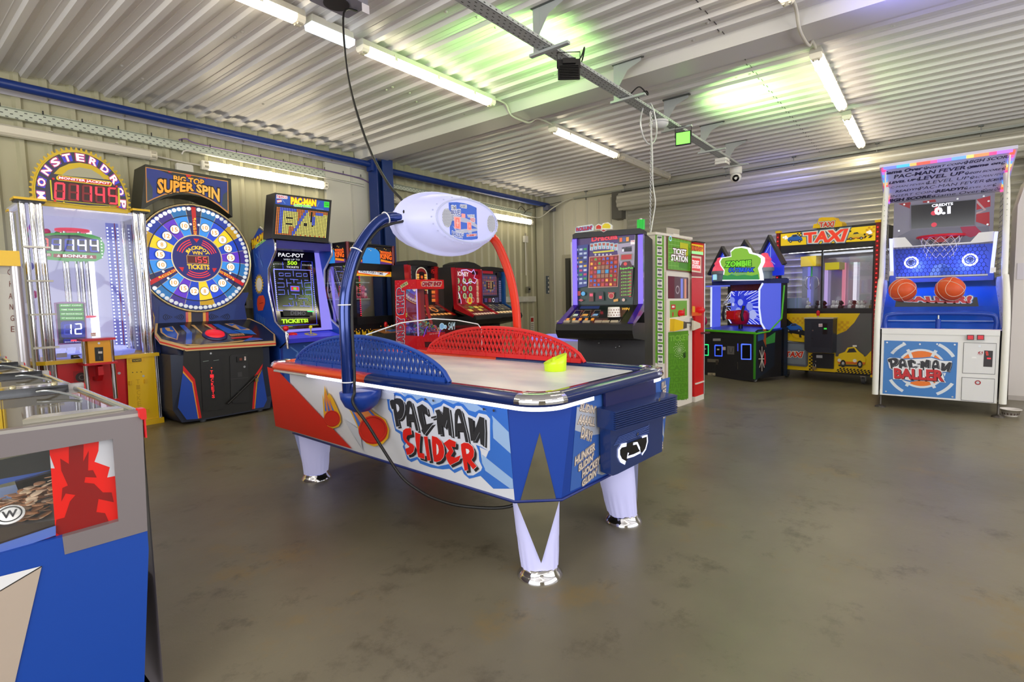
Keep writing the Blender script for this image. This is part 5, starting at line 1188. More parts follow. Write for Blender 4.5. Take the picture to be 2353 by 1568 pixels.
# marquee
mb = MB(); f = FR(PM, .10).zoom(570, 420, 3.92)
f.block([(235, 92), (745, 160), (716, 545), (205, 500)], .02, P('1d1b22', .35), True, -.18, mb); mq = mb.build('marquee', PM)
part('light_shelf', PM, lambda m: m.box((-hw, .12, 1.84), (hw, .42, 1.93), P('2c2a8c', .4)))
f = FR(PM, .079).zoom(570, 420, 3.92)
f.ppoly([(250, 105), (732, 172), (728, 255), (245, 190)], E('2a58c0', .65))
for q in ([(305, 150), (335, 190)], [(610, 235), (680, 240)], [(640, 175), (620, 215)]): f.line(q, .010, E('6a94dc', .6), True)
f.text('namco', [(260, 136), (352, 144), (352, 124), (260, 112)], E('c03048', .9), .02, True, [(.12, E('f2eef0', .9))])
f.text('PAC-MAN', [(388, 190), (608, 208), (610, 160), (388, 135)], E('f7dc1c', 1), .06, True, [(.16, P('7a3a10', .5)), (.11, E('f09018', .9))]); f.text('CHOMP MANIA', [(412, 212), (566, 224), (566, 205), (412, 195)], E('6ad82e', 1), .05, True, [(.14, E('eef8e0', .8))])
f.ppoly([(258, 155), (300, 150), (303, 175), (262, 185)], E('d04040', .8)); f.ppoly([(258, 162), (300, 158), (302, 172), (262, 177)], E('f2f0ee', .9)); f.text('RAW THRILLS', [(262, 174), (298, 170), (298, 162), (262, 165)], P('303038', .5), .01)
f.ppoly([(683, 170), (730, 175), (729, 225), (682, 222)], E('38d83a', .9)); f.text('SKILL', [(688, 190), (725, 193), (725, 183), (688, 180)], P('145c14', .5), .01); f.text('GAME', [(688, 207), (725, 210), (725, 200), (688, 197)], P('145c14', .5), .01)
f.build('marquee_print', mq)
# the matrix of lamps: P A C in blue outlined yellow
W_, H_ = 32, 18
f.ppoly([(252, 212), (718, 268), (702, 500), (238, 462)], P('141218', .35))
Hm = homog([(0, 0), (W_-1, 0), (W_-1, H_-1), (0, H_-1)], [(262, 224), (710, 275), (694, 492), (246, 458)])
f.step(); f.hold = True
for i in range(W_):
    for j in range(H_):
        c = 'o'
        if 2 <= i <= 3 and j < 17: c = 'b'
        if j < 2 and 2 <= i <= 11: c = 'b'
        if 4 <= i <= 12 and 2 <= j <= 16: c = 'y'
        if (8 <= i <= 12 and 12 <= j <= 17): c = 'o' if i < 11 else 'y'
        if 6 <= i <= 9 and (j in (6, 10)): c = 'd'
        sl = 18-j*.45
        if abs(i-sl+.5) < 1: c = 'b'
        elif sl+.5 < i < 19+j*.28: c = 'y'
        if 17 <= i <= 18 and 9 <= j <= 10 or (i > 20 and 19+j*.28 <= i < 21+j*.28): c = 'd'
        if i > 22 and j > 1 and i > 21+abs(j-9)*.3: c = 'y'
        if (i in (22, 23) and 3 < j < 10) or (j in (1, 2) and 24 <= i <= 28): c = 'b'
        if j == H_-1 and i % 3 == 0: c = 'o'
        if c == 'd': continue
        f.circ(Hm((i, j)), .0072, E({'o': 'e07a34', 'b': '5a6cff', 'y': 'fff07a'}[c], 1.25), True, 6)
f.build('light_matrix', mq)
# printed side
f = FL(PM, -hw-.0125).zoom(570, 420, 3.92)
LBL = P('4f7ecb', .4)
f.text('PAC-MAN', [(40, 590), (180, 480), (178, 425), (35, 525)], P('f6d81c', .4), .06, True, [(.16, P('7a3a10', .5)), (.11, P('f09018', .5))]); f.text('CHOMP MANIA', [(66, 592), (160, 520), (160, 500), (66, 570)], P('5fcf2c', .4), .04, True, [(.12, P('e8f8d8', .5))])
for q in ([(70, 640), (95, 680)], [(100, 620), (110, 690), (125, 740)], [(50, 600), (60, 700), (75, 760)], [(120, 700), (135, 760)]): f.line(q, .012, LBL, True)
sun = []
for k in range(36): r = 1.0 if k % 2 else .72; sun.append((102+42*r*math.cos(k*PI/18), 915+95*r*math.sin(k*PI/18)))
f.ppoly(sun, P('e0b83a', .4)); f.ppoly([(102+26*math.cos(k*PI/12), 918+60*math.sin(k*PI/12)) for k in range(24)], P('ece6d8', .4))
f.ppoly([(85, 1050), (100, 1020), (140, 1015), (155, 1050), (155, 1090), (135, 1150), (92, 1155), (82, 1100)], P('dc4a28', .4)); f.line([(105, 1090), (140, 1080)], .010, P('a02c18', .4), True)
for k in range(6): f.line([(85+k*14, 1180+k*8), (78+k*14, 1330+k*6)], .010, LBL, True)
f.build('side_print')
part('joystick', PM, lambda m: (m.tube([(-hw-.05, -.12, .70), (-hw-.03, -.06, .84), (-hw-.03, -.06, .90)], .012, CHROME, 8), m.ball((-hw-.03, -.06, .93), .032, P('d8141e', .25), 14)))
# ================================================================== prize vending game (king)
KG = thing('prize_vending_game', 'black glass prize game with orange KING headers between the video game and the candy machine', 'arcade game', (4.29, 5.69, 0), 6.5)
kw = .40; KB = P('19181c', .35); KM = P('5a1c22', .25, .5)
part('cabinet', KG, lambda m: (m.box((-kw, 0, 0), (kw, .75, .92), KB), m.box((-kw, .02, 1.66), (kw, .75, 1.93), KB), m.box((-kw, .7, .92), (kw, .75, 1.66), P('3a4048', .4)), m.box((-kw-.005, -.005, 1.93), (kw+.005, .75, 1.95), KB)))
for x, y in ((-kw+.012, .01), (kw-.012, .01), (-kw+.012, .74), (kw-.012, .74)): part('corner_post', KG, lambda m: m.tube([(x, y, 0), (x, y, 1.95)], .026, KM if y < .5 else KB, 10))
part('door_frame', KG, lambda m: [m.box(a, b, KB) for a, b in (((-.37, -.02, .92), (.37, .01, 1.02)), ((-.37, -.02, 1.6), (.37, .01, 1.66)), ((-.37, -.02, .92), (-.31, .01, 1.66)), ((.32, -.02, .92), (.37, .01, 1.66)))])
part('window', KG, lambda m: m.add([(-.33, -.004, 1), (.33, -.004, 1), (.33, -.004, 1.62), (-.33, -.004, 1.62)], [(0, 1, 2, 3)], GLASS))
part('side_window', KG, lambda m: m.add([(-kw, .03, .92), (-kw, .72, .92), (-kw, .72, 1.66), (-kw, .03, 1.66)], [(0, 1, 2, 3)], GLASS))
part('shelf', KG, lambda m: (m.box((-.38, .05, 1.24), (-.02, .68, 1.25), P('c8d4d8', .2)), m.box((-.38, .05, 1.45), (-.02, .68, 1.46), P('c8d4d8', .2)), m.box((-.38, .05, .92), (-.02, .68, .94), P('707880', .3))))
part('light_strip', KG, lambda m: (m.box((-.385, .3, .95), (-.375, .34, 1.66), E('7a6cf0', .9)), [m.box((.13, .40, 1.02+k*.026), (.142, .41, 1.032+k*.026), E('ff3040', 1.2)) for k in range(23)], m.box((.12, .41, 1.0), (.15, .42, 1.62), KB), m.box((-.10, .5, 1.0), (-.02, .52, 1.62), P('cfc6b0', .4))))
def header(f, w, s=1):
    f.rect(-w, 1.70, w, 1.92, E('1c1418', .5)); f.rect(-w, 1.70, w, 1.745, E('6a3a8a', .6)); f.poly([(-.15, 1.70)]+[(-.15+.15*(1-math.cos(PI*k/8)), 1.83+.075*math.sin(PI*k/8)) for k in range(9)]+[(.15, 1.70)], E('2f8fe0', .75))
    for x0, x1, t_ in ((-w+.02, -.16, 'WINNING'), (.16, w-.02, 'KING')):
        f.poly([(x0, 1.80), (x1, 1.83), (x1, 1.865), (x0, 1.875)], E('e05a1c', .8)); f.text(t_, [(x0, 1.775), (x1, 1.765), (x1, 1.835), (x0, 1.835)], E('ff6a1c', 1), .04, False, [(.10, P('3a140c', .5))]); f.poly([(x0, 1.735), (x1, 1.715), (x1, 1.74), (x0, 1.765)], E('f08a1c', .85))
    for k in range(14): f.circ((-w+.03+2*w*((k*37) % 100)/106, 1.86+.05*((k*53) % 100)/100), .006, E('ffd040', 1), n=5)
f = FR(KG, .018); header(f, .385); f.build('header_print')
f = Face(KG, (-kw-.001, .385, 0), (0, -1, 0), (0, 0, 1)); header(f, .34); f.build('header_print')
f = FR(KG, -.006); f.rect(-.31, 1.535, .32, 1.625, E('f0b028', .75))
for k in range(9):
    a = PI*(k+.5)/9; f.poly([(0, 1.54), (.31*math.cos(a-.08), min(1.624, 1.54+.31*math.sin(a-.08))), (.31*math.cos(a+.08), min(1.624, 1.54+.31*math.sin(a+.08)))], E('e0521c', .8))
f.poly([(-.25, 1.575), (.20, 1.545), (.27, 1.59), (.22, 1.585), (-.25, 1.615)], E('e8e6ea', .8)); f.text('PRIZE EVERY TIME', [(-.22, 1.58), (.17, 1.555), (.17, 1.587), (-.22, 1.61)], P('3a2a6a', .5), .02, False)
f.build('banner_print')
f = FR(KG, -.001); f.rect(-.39, .1, .39, .90, P('151216', .35))
for k in range(24): f.circ((-.36+.72*((k*37) % 97)/97, .80+.09*((k*53) % 89)/89), .006, E('f0a030', .8), n=6)
for x in (-.30, -.20, -.10): f.poly([(x-.03, .70), (x+.03, .70), (x+.035, .84), (x, .82), (x-.035, .86)], P('e8b81a', .4))
f.poly([(-.2+.16*math.cos(PI*k/10), .60+.10*math.sin(PI*k/10)) for k in range(11)], P('1f6fc8', .4)); f.poly([(.33, .55), (.37, .55), (.38, .84), (.34, .78)], P('e8b81a', .4)); f.build('front_print')
cp = part('control_box', KG, lambda m: (m.box((-.06, -.22, .55), (.24, 0, .80), KB), m.add([(-.07, -.23, .80), (.25, -.23, .80), (.24, 0, .85), (-.06, 0, .85)], [(0, 1, 2, 3)], P('c87a2a', .35)), m.box((.10, -.18, .81), (.22, -.06, .835), P('1f6fc8', .35))))
part('joystick', cp, lambda m: (m.tube([(.05, -.14, .81), (.05, -.14, .88)], .008, STEEL, 8), m.lathe([(.0, -.03), (.018, -.02), (.022, .02), (.015, .04), (0, .045)], (.05, -.14, .90), P('d81420', .3), 12)))
# soft toys on its shelves
def toy(label, loc, col, col2, s=1.0, g='soft toys on the prize shelves'):
    t = thing('soft_toy', label, 'soft toy', loc, 30, g); m1, m2 = P(col, .8), P(col2, .8)
    def body(m):
        m.ball((0, 0, .05*s), .045*s, m1, 10, (1, .9, 1.1)); m.ball((0, -.01*s, .125*s), .038*s, m1, 10)
        for q in (-1, 1): m.ball((q*.03*s, 0, .158*s), .014*s, m1, 8); m.ball((q*.045*s, -.02*s, .06*s), .017*s, m1, 8, (1, 1, 1.5)); m.ball((q*.03*s, -.04*s, .018*s), .018*s, m1, 8)
    part('body', t, body); part('muzzle', t, lambda m: (m.ball((0, -.042*s, .115*s), .017*s, m2, 8), m.ball((0, -.035*s, .05*s), .026*s, m2, 8)))
    return t
KM_ = mat_of(KG)
for k, (x, y, z, c, c2, n_) in enumerate(((-.33, .52, 1.25, 'e0502a', 'f0d8c0', 'orange'), (-.33, .40, 1.25, 'd8cdb8', '8a5a48', 'cream'), (-.33, .24, 1.25, 'd8452a', 'f0d8c0', 'orange'), (-.20, .12, 1.25, 'e06a8a', '3a2a30', 'pink'), (-.10, .10, 1.25, 'f08aa8', 'fbe0e8', 'pale pink'), (-.33, .50, 1.46, '3a2420', 'a04a2a', 'dark brown'), (-.33, .28, 1.46, '24242a', '8a7a5a', 'black'))):
    o = toy('%s soft toy bear on the %s shelf of the KING prize game' % (('first ' if k == 0 else 'second ' if k == 2 else '')+n_, 'upper' if z > 1.4 else 'lower'), KM_ @ Vector((x, y, z)), c, c2, 1.0); 
toy('green ball shaped soft toy at the bottom corner of the KING prize game', KM_ @ Vector((-.33, .10, .94)), '4ab83a', '2a7a2a', .9)

# ================================================================== candy machine
CY = thing('candy_machine', 'red candy shop machine heaped with wrapped sweets in front of the first fruit machine', 'candy machine', (4.30, 4.63, 0))
RC = P('e0141e', .3); cw = .215
part('cabinet', CY, lambda m: (m.box((-cw, 0, 0), (cw, .37, .80), RC), m.box((-cw, 0, 1.34), (cw, .37, 1.45), RC), m.box((-cw, .35, .80), (cw, .37, 1.34), P('b01018', .4)), m.box((-cw, .25, .80), (-cw+.02, .37, 1.34), RC), m.box((-cw, .2, .95), (.02, .35, 1.30), P('c8141c', .35)), m.tube([(.02, .10, 1.28), (.05, .12, 1.1), (.09, .10, .92)], .02, P('c01018', .4), 8)))
part('window', CY, lambda m: (m.add([(-cw, .0, .80), (cw, .0, .80), (cw, .0, 1.34), (-cw, .0, 1.34)], [(0, 1, 2, 3)], GLASS), m.add([(-cw, .0, .80), (-cw, .25, .80), (-cw, .25, 1.34), (-cw, .0, 1.34)], [(0, 1, 2, 3)], GLASS)))
part('corner_strip', CY, lambda m: m.tube([(-cw, 0, .80), (-cw, 0, 1.34)], .008, E('b8a0f0', .7), 8))
part('light_strip', CY, lambda m: [m.ball((.02+.06*k/22, .30, 1.32-k*.02), .005, E('ff5040', 1.2), 6) for k in range(23)])
f = FL(CY, -cw).zoom(880, 570, 5.8825)
f.ppoly([(160, 440), (450, 425), (450, 545), (310, 548), (310, 1400), (180, 1400)], P('e0141e', .35))
f.step(); f.hold = True
for k in range(46):
    x = 170+((k*61) % 130 if k > 12 else (k*61) % 270); y = 450+(k*97) % 90 if k <= 12 else 460+(k*89) % 840
    f.circ((x, y), .004, P(('f0c020', 'ffffff', '3a8ae0', 'f080a0')[k % 4], .5), True, 5)
f.hold = False; f.step()
f.ppoly([(232, 510), (325, 450), (345, 490), (250, 545)], P('cfd890', .4)); f.text('TRY', [(252, 535), (335, 485), (325, 462), (245, 508)], P('3a3a30', .5), .02)
for k, ch in enumerate('CANDY SHOP'):
    if ch != ' ':
        y = 1350-k*83+(20 if k > 5 else 0); f.text(ch, [(278, y), (278, y-68), (202, y-60), (202, y+8)], P('d83040', .5), .05, True, [(.17, P('f4f0f4', .5)), (.12, P('2a2a6a', .5))])
f.build('side_print')
f = FR(CY, -.001).zoom(880, 570, 5.8825); f.ppoly([(450, 425), (820, 432), (825, 545), (455, 545)], P('e0141e', .35)); f.ppoly([(505, 455), (800, 455), (790, 520), (515, 520)], P('e87a2a', .5))
f.text('CANDY SHOP', [(525, 512), (785, 512), (790, 462), (530, 462)], P('c02030', .5), .04, True, [(.16, P('f8f4f4', .5)), (.09, P('30203a', .5))])
f.build('header_print'); f.l = .001
f.ppoly([(455, 1225), (560, 1225), (560, 1140), (840, 1140), (840, 1350), (455, 1350)], P('d8121c', .35)); f.ppoly([(560, 1270), (810, 1270), (800, 1340), (570, 1345)], P('2a1418', .4)); f.ppoly([(560, 1085), (590, 1085), (592, 1170), (562, 1170)], P('2a2a70', .4)); f.text('PLAY TIL YOU WIN', [(630, 1175), (770, 1160), (770, 1145), (630, 1158)], P('f0d8d8', .5), .01)
for a, b in (((690, 1050), (740, 1290)),):
    for k in range(14): t_ = k/13; f.circ((a[0]+(b[0]-a[0])*t_+45*math.sin(t_*PI), a[1]+(b[1]-a[1])*t_), .006, E('ff5a20', 1.2), True, 6)
for x0 in (545, 745): f.line([(x0, 1200), (x0+35, 1090), (x0+60, 1060)], .006, E('7a4af0', 1.2), True)
f.build('front_print')
mb = MB(); cs = ('e03a8a', 'f0f0f0', '4ab840', 'e06a2a', '8a5ac8', '3a6ad0', 'c8a0b0', '8a3a3a', '60c8b0', 'f0d040')
for k in range(230):
    x, y = random.uniform(-.19, .19), random.uniform(.02, .32); h = .80+.14*math.exp(-((x+.02)/.16)**2)*random.random()+.04*random.random(); d = Vector((random.uniform(-1, 1), random.uniform(-1, 1), random.uniform(-.6, .6))).normalized()*random.uniform(.012, .03)
    mb.tube([Vector((x, y, h))-d, Vector((x, y, h))+d], random.uniform(.005, .012), P(random.choice(cs), .35), 5)
o = mb.build('wrapped_sweets'); o.location = CY.location; tag(o, 'heap of mixed wrapped sweets inside the red candy machine', 'sweets', None, 'stuff')

# ================================================================== fruit machines
def fruit(label, loc, rot, hw, top, knee, ny, nz, col, group=None, arch=.02, dp=.46):
    t = thing('fruit_machine', label, 'fruit machine', loc, rot, group); cm = P(col, .2, .35, 0, .5); CB = P('1b1a1b', .45)
    part('cabinet', t, lambda m: m.prof([(.02, 0), (.10, nz-.12), (.05, knee-.05), (.03, knee), (.03, top-.03), (dp, top-.05), (dp, 0)], -hw+.006, hw-.006, CB))
    part('top_cap', t, lambda m: m.extr([(x, -.012, z) for x, z in [(-hw, top-.05), (hw, top-.05), (hw, top-.015), (hw-.03, top)]+[(hw*.5, top+arch), (0, top+arch*1.3), (-hw*.5, top+arch)]+[(-hw+.03, top), (-hw, top-.015)]], (0, .2, 0), CB))
    for s in (-1, 1): part('side_rail', t, lambda m: m.prof([(-.012, top-.05), (-.03, top-.06), (-.03, knee+.01), (ny-.01, nz+.03), (ny+.005, nz), (.02, knee-.06), (.05, top-.05)], s*hw-(.045 if s > 0 else 0), s*hw+(.045 if s < 0 else 0), cm))
    part('button_panel', t, lambda m: m.prof([(0, knee), (ny, nz+.015), (ny+.02, nz-.03), (.03, knee-.1)], -hw+.04, hw-.04, P('26221e', .25)))
    part('bumper', t, lambda m: (m.prof([(ny+.02, nz+.03), (ny-.03, nz+.02), (ny-.05, nz-.03), (ny-.035, nz-.06), (ny+.01, nz-.10), (.06, nz-.16), (.06, nz)], -hw+.0, hw-.0, BLACK)))
    part('cash_tray', t, lambda m: m.box((-hw*.5, -.04, .25), (hw*.5, .06, .5), P('2c2c30', .4)))
    return t
def grid(f, x0, y0, x1, y1, nx, ny, cols, em=.75, hole=None, gap=.12):
    for i in range(nx):
        for j in range(ny):
            if hole and hole[0] <= i < hole[2] and hole[1] <= j < hole[3]: continue
            w_, h_ = (x1-x0)/nx, (y1-y0)/ny; c = cols[(i*5+j*3+i*j) % len(cols)]
            f.rect(x0+w_*(i+gap), y0+h_*(j+gap), x0+w_*(i+1-gap), y0+h_*(j+1-gap), E(c, em))
F1 = fruit('red railed fruit machine with an orange arch display standing behind the candy machine', (4.91, 5.43, 0), 8, .315, 1.73, 1.15, -.30, .97, 'c41a1c', None, .015, .27)
f = FR(F1, .02); f.rect(-.31, 1.15, .31, 1.69, P('16141c', .08, 0, 0, .6))
f.poly([(-.12, 1.30)]+[(-.12+.12*(1-math.cos(PI*k/10)), 1.56+.10*math.sin(PI*k/10)) for k in range(11)]+[(.12, 1.30)], E('d8d0b8', .7)); f.poly([(-.105, 1.30)]+[(-.105+.105*(1-math.cos(PI*k/10)), 1.56+.085*math.sin(PI*k/10)) for k in range(11)]+[(.105, 1.30)], E('7a1a1c', .7)); f.poly([(-.075, 1.3)]+[(-.075+.075*(1-math.cos(PI*k/8)), 1.55+.05*math.sin(PI*k/8)) for k in range(9)]+[(.075, 1.3)], P('1c1418', .3))
grid(f, -.11, 1.34, -.045, 1.57, 1, 7, ['f0b050'], .9); grid(f, .045, 1.34, .11, 1.57, 1, 7, ['f0b050'], .9); grid(f, -.03, 1.4, .03, 1.55, 1, 3, ['e0602a', '3a3a8a'], .8); grid(f, -.29, 1.2, -.20, 1.67, 1, 8, ['6a6a72'], .6); f.rect(.16, 1.58, .28, 1.64, P('2a0808', .3)); f.digits('15', [(.17, 1.585), (.27, 1.585), (.27, 1.635), (.17, 1.635)], E('e02020', .8), None, False); grid(f, .18, 1.18, .28, 1.52, 1, 6, ['e87a30', 'b84a2a'], .8); f.build('game_glass')
f = FSL(F1, 0, 1.152, -.30, .987); f.u = -f.u; f.n = f.u.cross(f.v); f.rect(-.29, .01, .29, .33, P('1c1814', .25)); grid(f, -.28, .02, .28, .2, 5, 2, ['4a3a30', 'e0883a', '8a4a2a'], .7); f.ring((-.05, .15), .045, .065, E('f08a3a', .8)); grid(f, -.28, .25, .28, .31, 7, 1, ['e89a50'], .8); f.build('panel_print')
F2 = fruit('red fruit machine with pound coin symbols in the middle of the row of three', (5.575, 5.22, 0), 9, .335, 1.70, 1.14, -.30, .96, 'c8142a', None, .035)
f = FR(F2, .02); f.rect(-.335, 1.14, .335, 1.655, P('b0142a', .1, 0, 0, .6)); f.rect(-.335, 1.14, .335, 1.655, E('a8122a', .6))
f.text('MONEY', [(-.27, 1.54), (.05, 1.54), (.05, 1.60), (-.27, 1.60)], E('e8d8d8', .9), .03, False); f.rect(.14, 1.57, .29, 1.62, P('2a0a10', .3))
for i in range(3):
    for j in range(3):
        c = (-.22+i*.15, 1.47-j*.105); f.circ(c, .05, P('301018', .4), ry=.045); f.circ(c, .046, E('aeb88a', .75), ry=.041); f.text('£' if i == 0 else '8', [(c[0]-.016, c[1]-.022), (c[0]+.016, c[1]-.022), (c[0]+.016, c[1]+.022), (c[0]-.016, c[1]+.022)], P('20341c', .5), .02, False)
        if i < 2 and j < 2: f.text('X', [(c[0]+.06, c[1]-.07), (c[0]+.09, c[1]-.07), (c[0]+.09, c[1]-.04), (c[0]+.06, c[1]-.04)], E('6a7ab8', .7), .03, False)
zig = [(-.14, 1.62), (.0, 1.63), (.12, 1.60), (.18, 1.64), (.22, 1.58), (.18, 1.52), (.26, 1.50), (.20, 1.44), (.10, 1.47), (-.02, 1.43), (-.10, 1.47), (-.08, 1.55), (-.14, 1.62)]
f.line(zig, .012, E('c9b4ff', 1.3), closed=False); f.line([(-.28, 1.38), (-.22, 1.30), (-.17, 1.20), (-.165, 1.15)], .010, E('d8c8ff', 1.3))
for j in range(4): f.rect(.24, 1.16+j*.088, .31, 1.235+j*.088, E('d8d8b0', .6)); f.text(('£1', '£2', '£3', '£5')[j], [(.25, 1.175+j*.088), (.30, 1.175+j*.088), (.30, 1.225+j*.088), (.25, 1.225+j*.088)], E('c81a30', .8), .03, False)
f.circ((.05, 1.19), .07, E('d8b82a', .8), n=12, ry=.05); f.circ((.05, 1.195), .045, E('d8401a', .85), n=8, ry=.035); f.ring((-.02, 1.2), .03, .036, E('d8ccc8', .7)); f.ring((.13, 1.2), .03, .036, E('d8ccc8', .7)); f.rect(-.27, 1.16, -.18, 1.21, P('241018', .4)); f.build('game_glass')
f = FSL(F2, 0, 1.142, -.30, .977); f.u = -f.u; f.n = f.u.cross(f.v); f.rect(-.32, .01, .32, .33, P('7a1420', .25)); grid(f, -.25, .06, .25, .22, 4, 2, ['a89a30', 'd8c050', '5a8a3a', '6a3a20'], .7); grid(f, -.30, .26, .30, .32, 8, 1, ['d8b898'], .8); f.build('panel_print')
F3 = fruit('blue railed fruit machine at the corner end of the row of three', (6.32, 5.40, 0), 8, .355, 1.69, 1.13, -.28, .96, '1c62b8', None, .012)
f = FR(F3, .02); f.rect(-.32, 1.13, .32, 1.65, P('1c1a34', .1, 0, 0, .6)); f.rect(-.27, 1.60, .06, 1.64, E('a01a2a', .7)); f.rect(-.27, 1.26, .16, 1.58, E('4a4468', .5)); grid(f, -.26, 1.27, .15, 1.56, 8, 7, ['8a4a50', '4a4a80', 'a87a50', '6a5a8a', '784a6a'], .65, (2, 2, 6, 5)); f.rect(-.16, 1.35, .05, 1.48, E('2a2230', .6)); f.line([(-.16, 1.35), (.05, 1.35), (.05, 1.48), (-.16, 1.48)], .006, E('c8b070', .8), closed=True); grid(f, -.12, 1.37, .01, 1.47, 2, 5, ['a83a3a', 'b08a5a'], .7); grid(f, .19, 1.16, .28, 1.5, 1, 11, ['6a6a90'], .6); f.rect(.15, 1.55, .28, 1.62, P('14141a', .3)); grid(f, -.24, 1.15, -.02, 1.23, 2, 1, ['4a3a70', '8a3a4a'], .6); f.ring((.03, 1.19), .022, .032, E('d8d8e8', .8)); grid(f, .07, 1.15, .17, 1.23, 3, 4, ['5a5a88'], .6); f.build('game_glass')
f = FSL(F3, 0, 1.132, -.28, .977); f.u = -f.u; f.n = f.u.cross(f.v); f.rect(-.29, .01, .29, .32, P('1c1814', .25)); grid(f, -.28, .02, .28, .2, 6, 3, ['6a6050', '3a3844', '8a8060'], .6); grid(f, -.28, .24, .28, .30, 6, 1, ['f0c890'], .9); f.build('panel_print')

# the dark fruit machine in the middle of the hall
DR = fruit('large black fruit machine with purple side rails and a paper cup on its buttons', (4.375, 2.345, 0), -75, .325, 1.80, 1.12, -.50, .955, '4a22b4', None, .0, .56)
f = FR(DR, .02).zoom(1250, 500, 4.357)
f.ppoly([(302, 185), (918, 128), (890, 872), (285, 872)], P('1a1626', .08, 0, 0, .8)); f.ppoly([(310, 190), (912, 135), (900, 500), (300, 560)], E('4a2f70', .6)); f.ppoly([(720, 260), (908, 240), (900, 480), (760, 480)], E('b0a4bc', .6)); f.ppoly([(300, 560), (900, 480), (890, 872), (288, 872)], E('1f3a34', .5)); f.ppoly([(312, 180), (600, 160), (915, 130), (915, 150), (312, 225)], P('1a1828', .3))
f.text('Dracula', [(480, 240), (735, 215), (735, 170), (480, 195)], E('e03048', .9), .04, True, [(.10, E('5a0a1c', .6))])
f.ppoly([(745, 200), (860, 185), (862, 250), (745, 265)], P('101014', .2)); 
for k, c in enumerate(('e0582a', '4a4a8a', 'e8902a')): f.ppoly([(757+k*33, 205-k*3), (783+k*33, 202-k*3), (783+k*33, 243-k*3), (757+k*33, 246-k*3)], E(c, .9))
f.ppoly([(868, 230), (910, 225), (910, 268), (868, 272)], E('f0e6e6', .8)); f.text('10p', [(872, 248), (908, 244), (908, 228), (872, 232)], E('c02040', .8), .03)
for q in ([(757, 155), (850, 140), (850, 170), (757, 185)], [(780, 300), (880, 288), (880, 340), (780, 345)], [(860, 140), (912, 133), (912, 165), (860, 172)]): f.ppoly(q, P('2c2a38', .4)); f.text('PLAY SAFE', [q[0][:1]+(q[0][1]+14,), (q[1][0], q[1][1]+14), (q[1][0], q[1][1]+4), (q[0][0], q[0][1]+4)], E('8a88a0', .6), .0)
f.ppoly([(782, 318), (802, 316), (802, 342), (782, 344)], E('e8e6f0', .7))
for k in range(7):
    x = 480+k*40; y = 300-18*math.sin(PI*(k+.3)/6.6); w_ = 15; sk = (k-3)*4
    f.ppoly([(x-w_-5-sk*.2, y-34), (x+w_+5-sk*.2, y-36), (x+w_+2+sk*.3, y+34), (x-w_-2+sk*.3, y+34)], E('a8ccd8', .75)); f.ppoly([(x-w_, y-26), (x+w_, y-28), (x+w_-3, y), (x-w_+3, y)], E('b05a4a', .7)); f.text('£', [(x-7, y+28), (x+7, y+28), (x+7, y+8), (x-7, y+8)], E('d8455a', .8), .03)
f.ppoly([(490, 345), (700, 325), (705, 340), (500, 360)], E('d8d040', .7))
for k in range(5): f.circ((518+k*38, 374), .010, E('c8c8d8', .6), True, 10)
# square trail of symbols
f.ppoly([(455, 395), (755, 372), (742, 695), (445, 705)], E('d8a090', .6)); f.ppoly([(462, 402), (748, 380), (736, 690), (452, 698)], E('6a2420', .55))
Hd = homog([(0, 0), (7, 0), (7, 7), (0, 7)], [(463, 403), (747, 381), (735, 689), (453, 697)]); CS = ('a8321e', '2a5ab8', 'a02a5a', '3a9a3a', '2a5ab8', 'e0a82a', 'a8321e', 'b8402a')
for i in range(7):
    for j in range(7):
        if 2 <= i <= 4 and 2 <= j <= 4: continue
        f.ppoly([Hd(p) for p in ((i+.06, j+.06), (i+.94, j+.06), (i+.94, j+.94), (i+.06, j+.94))], E('b02a20' if (i+j) % 2 else '8a2018', .7))
        c = CS[(i*3+j*5) % 8]; f.ppoly([Hd(p) for p in (((i+.2, j+.8), (i+.5, j+.2), (i+.8, j+.8)) if (i+2*j) % 3 == 0 else ((i+.2, j+.35), (i+.5, j+.2), (i+.8, j+.4), (i+.75, j+.8), (i+.25, j+.78)))], E(c, .9))
for i in range(3):
    for j in range(3): f.ppoly([Hd(p) for p in ((2.08+i, 2.08+j), (2.92+i, 2.08+j), (2.92+i, 2.92+j), (2.08+i, 2.92+j))], E('3a9ad0' if j == 1 and i != 1 else '9a6a50', .7))
# tower of wins and coffin list
f.ppoly([(310, 290), (450, 270), (440, 690), (305, 715)], E('2c3a8a', .6))
for j in range(9):
    for i in range(3):
        x, y = 322+i*42, 318+j*42-i*4; c = ('b8c4e0', '2f9a48', 'c8d0e8', '20203a', 'b8c4e0', 'c83a6a', 'e0b03a')[(i*4+j*3) % 7]
        f.ppoly([(x, y), (x+30, y-3), (x+29, y+18), (x-1, y+20)], E(c, .65))
f.ppoly([(775, 370), (895, 362), (890, 430), (772, 436)], E('8a8a80', .6)); f.ppoly([(783, 378), (886, 371), (882, 420), (780, 425)], E('b02020', .8))
f.ppoly([(795, 445), (870, 438), (900, 510), (885, 760), (865, 795), (765, 795), (762, 510)], E('4a1420', .6)); f.circ((822, 467), .016, E('d83a3a', .8), True, 14)
f.text('SuperPot', [(768, 528), (898, 520), (898, 496), (768, 504)], E('5ad040', .9), .04)
for k in range(8): f.text('£%d0.00' % (9-k), [(780, 560+k*32), (880, 555+k*32), (880, 540+k*32), (780, 545+k*32)], E('78c048', .8), .02); f.ppoly([(860, 562+k*32), (882, 560+k*32), (882, 570+k*32), (860, 572+k*32)], E('c02a2a', .7))
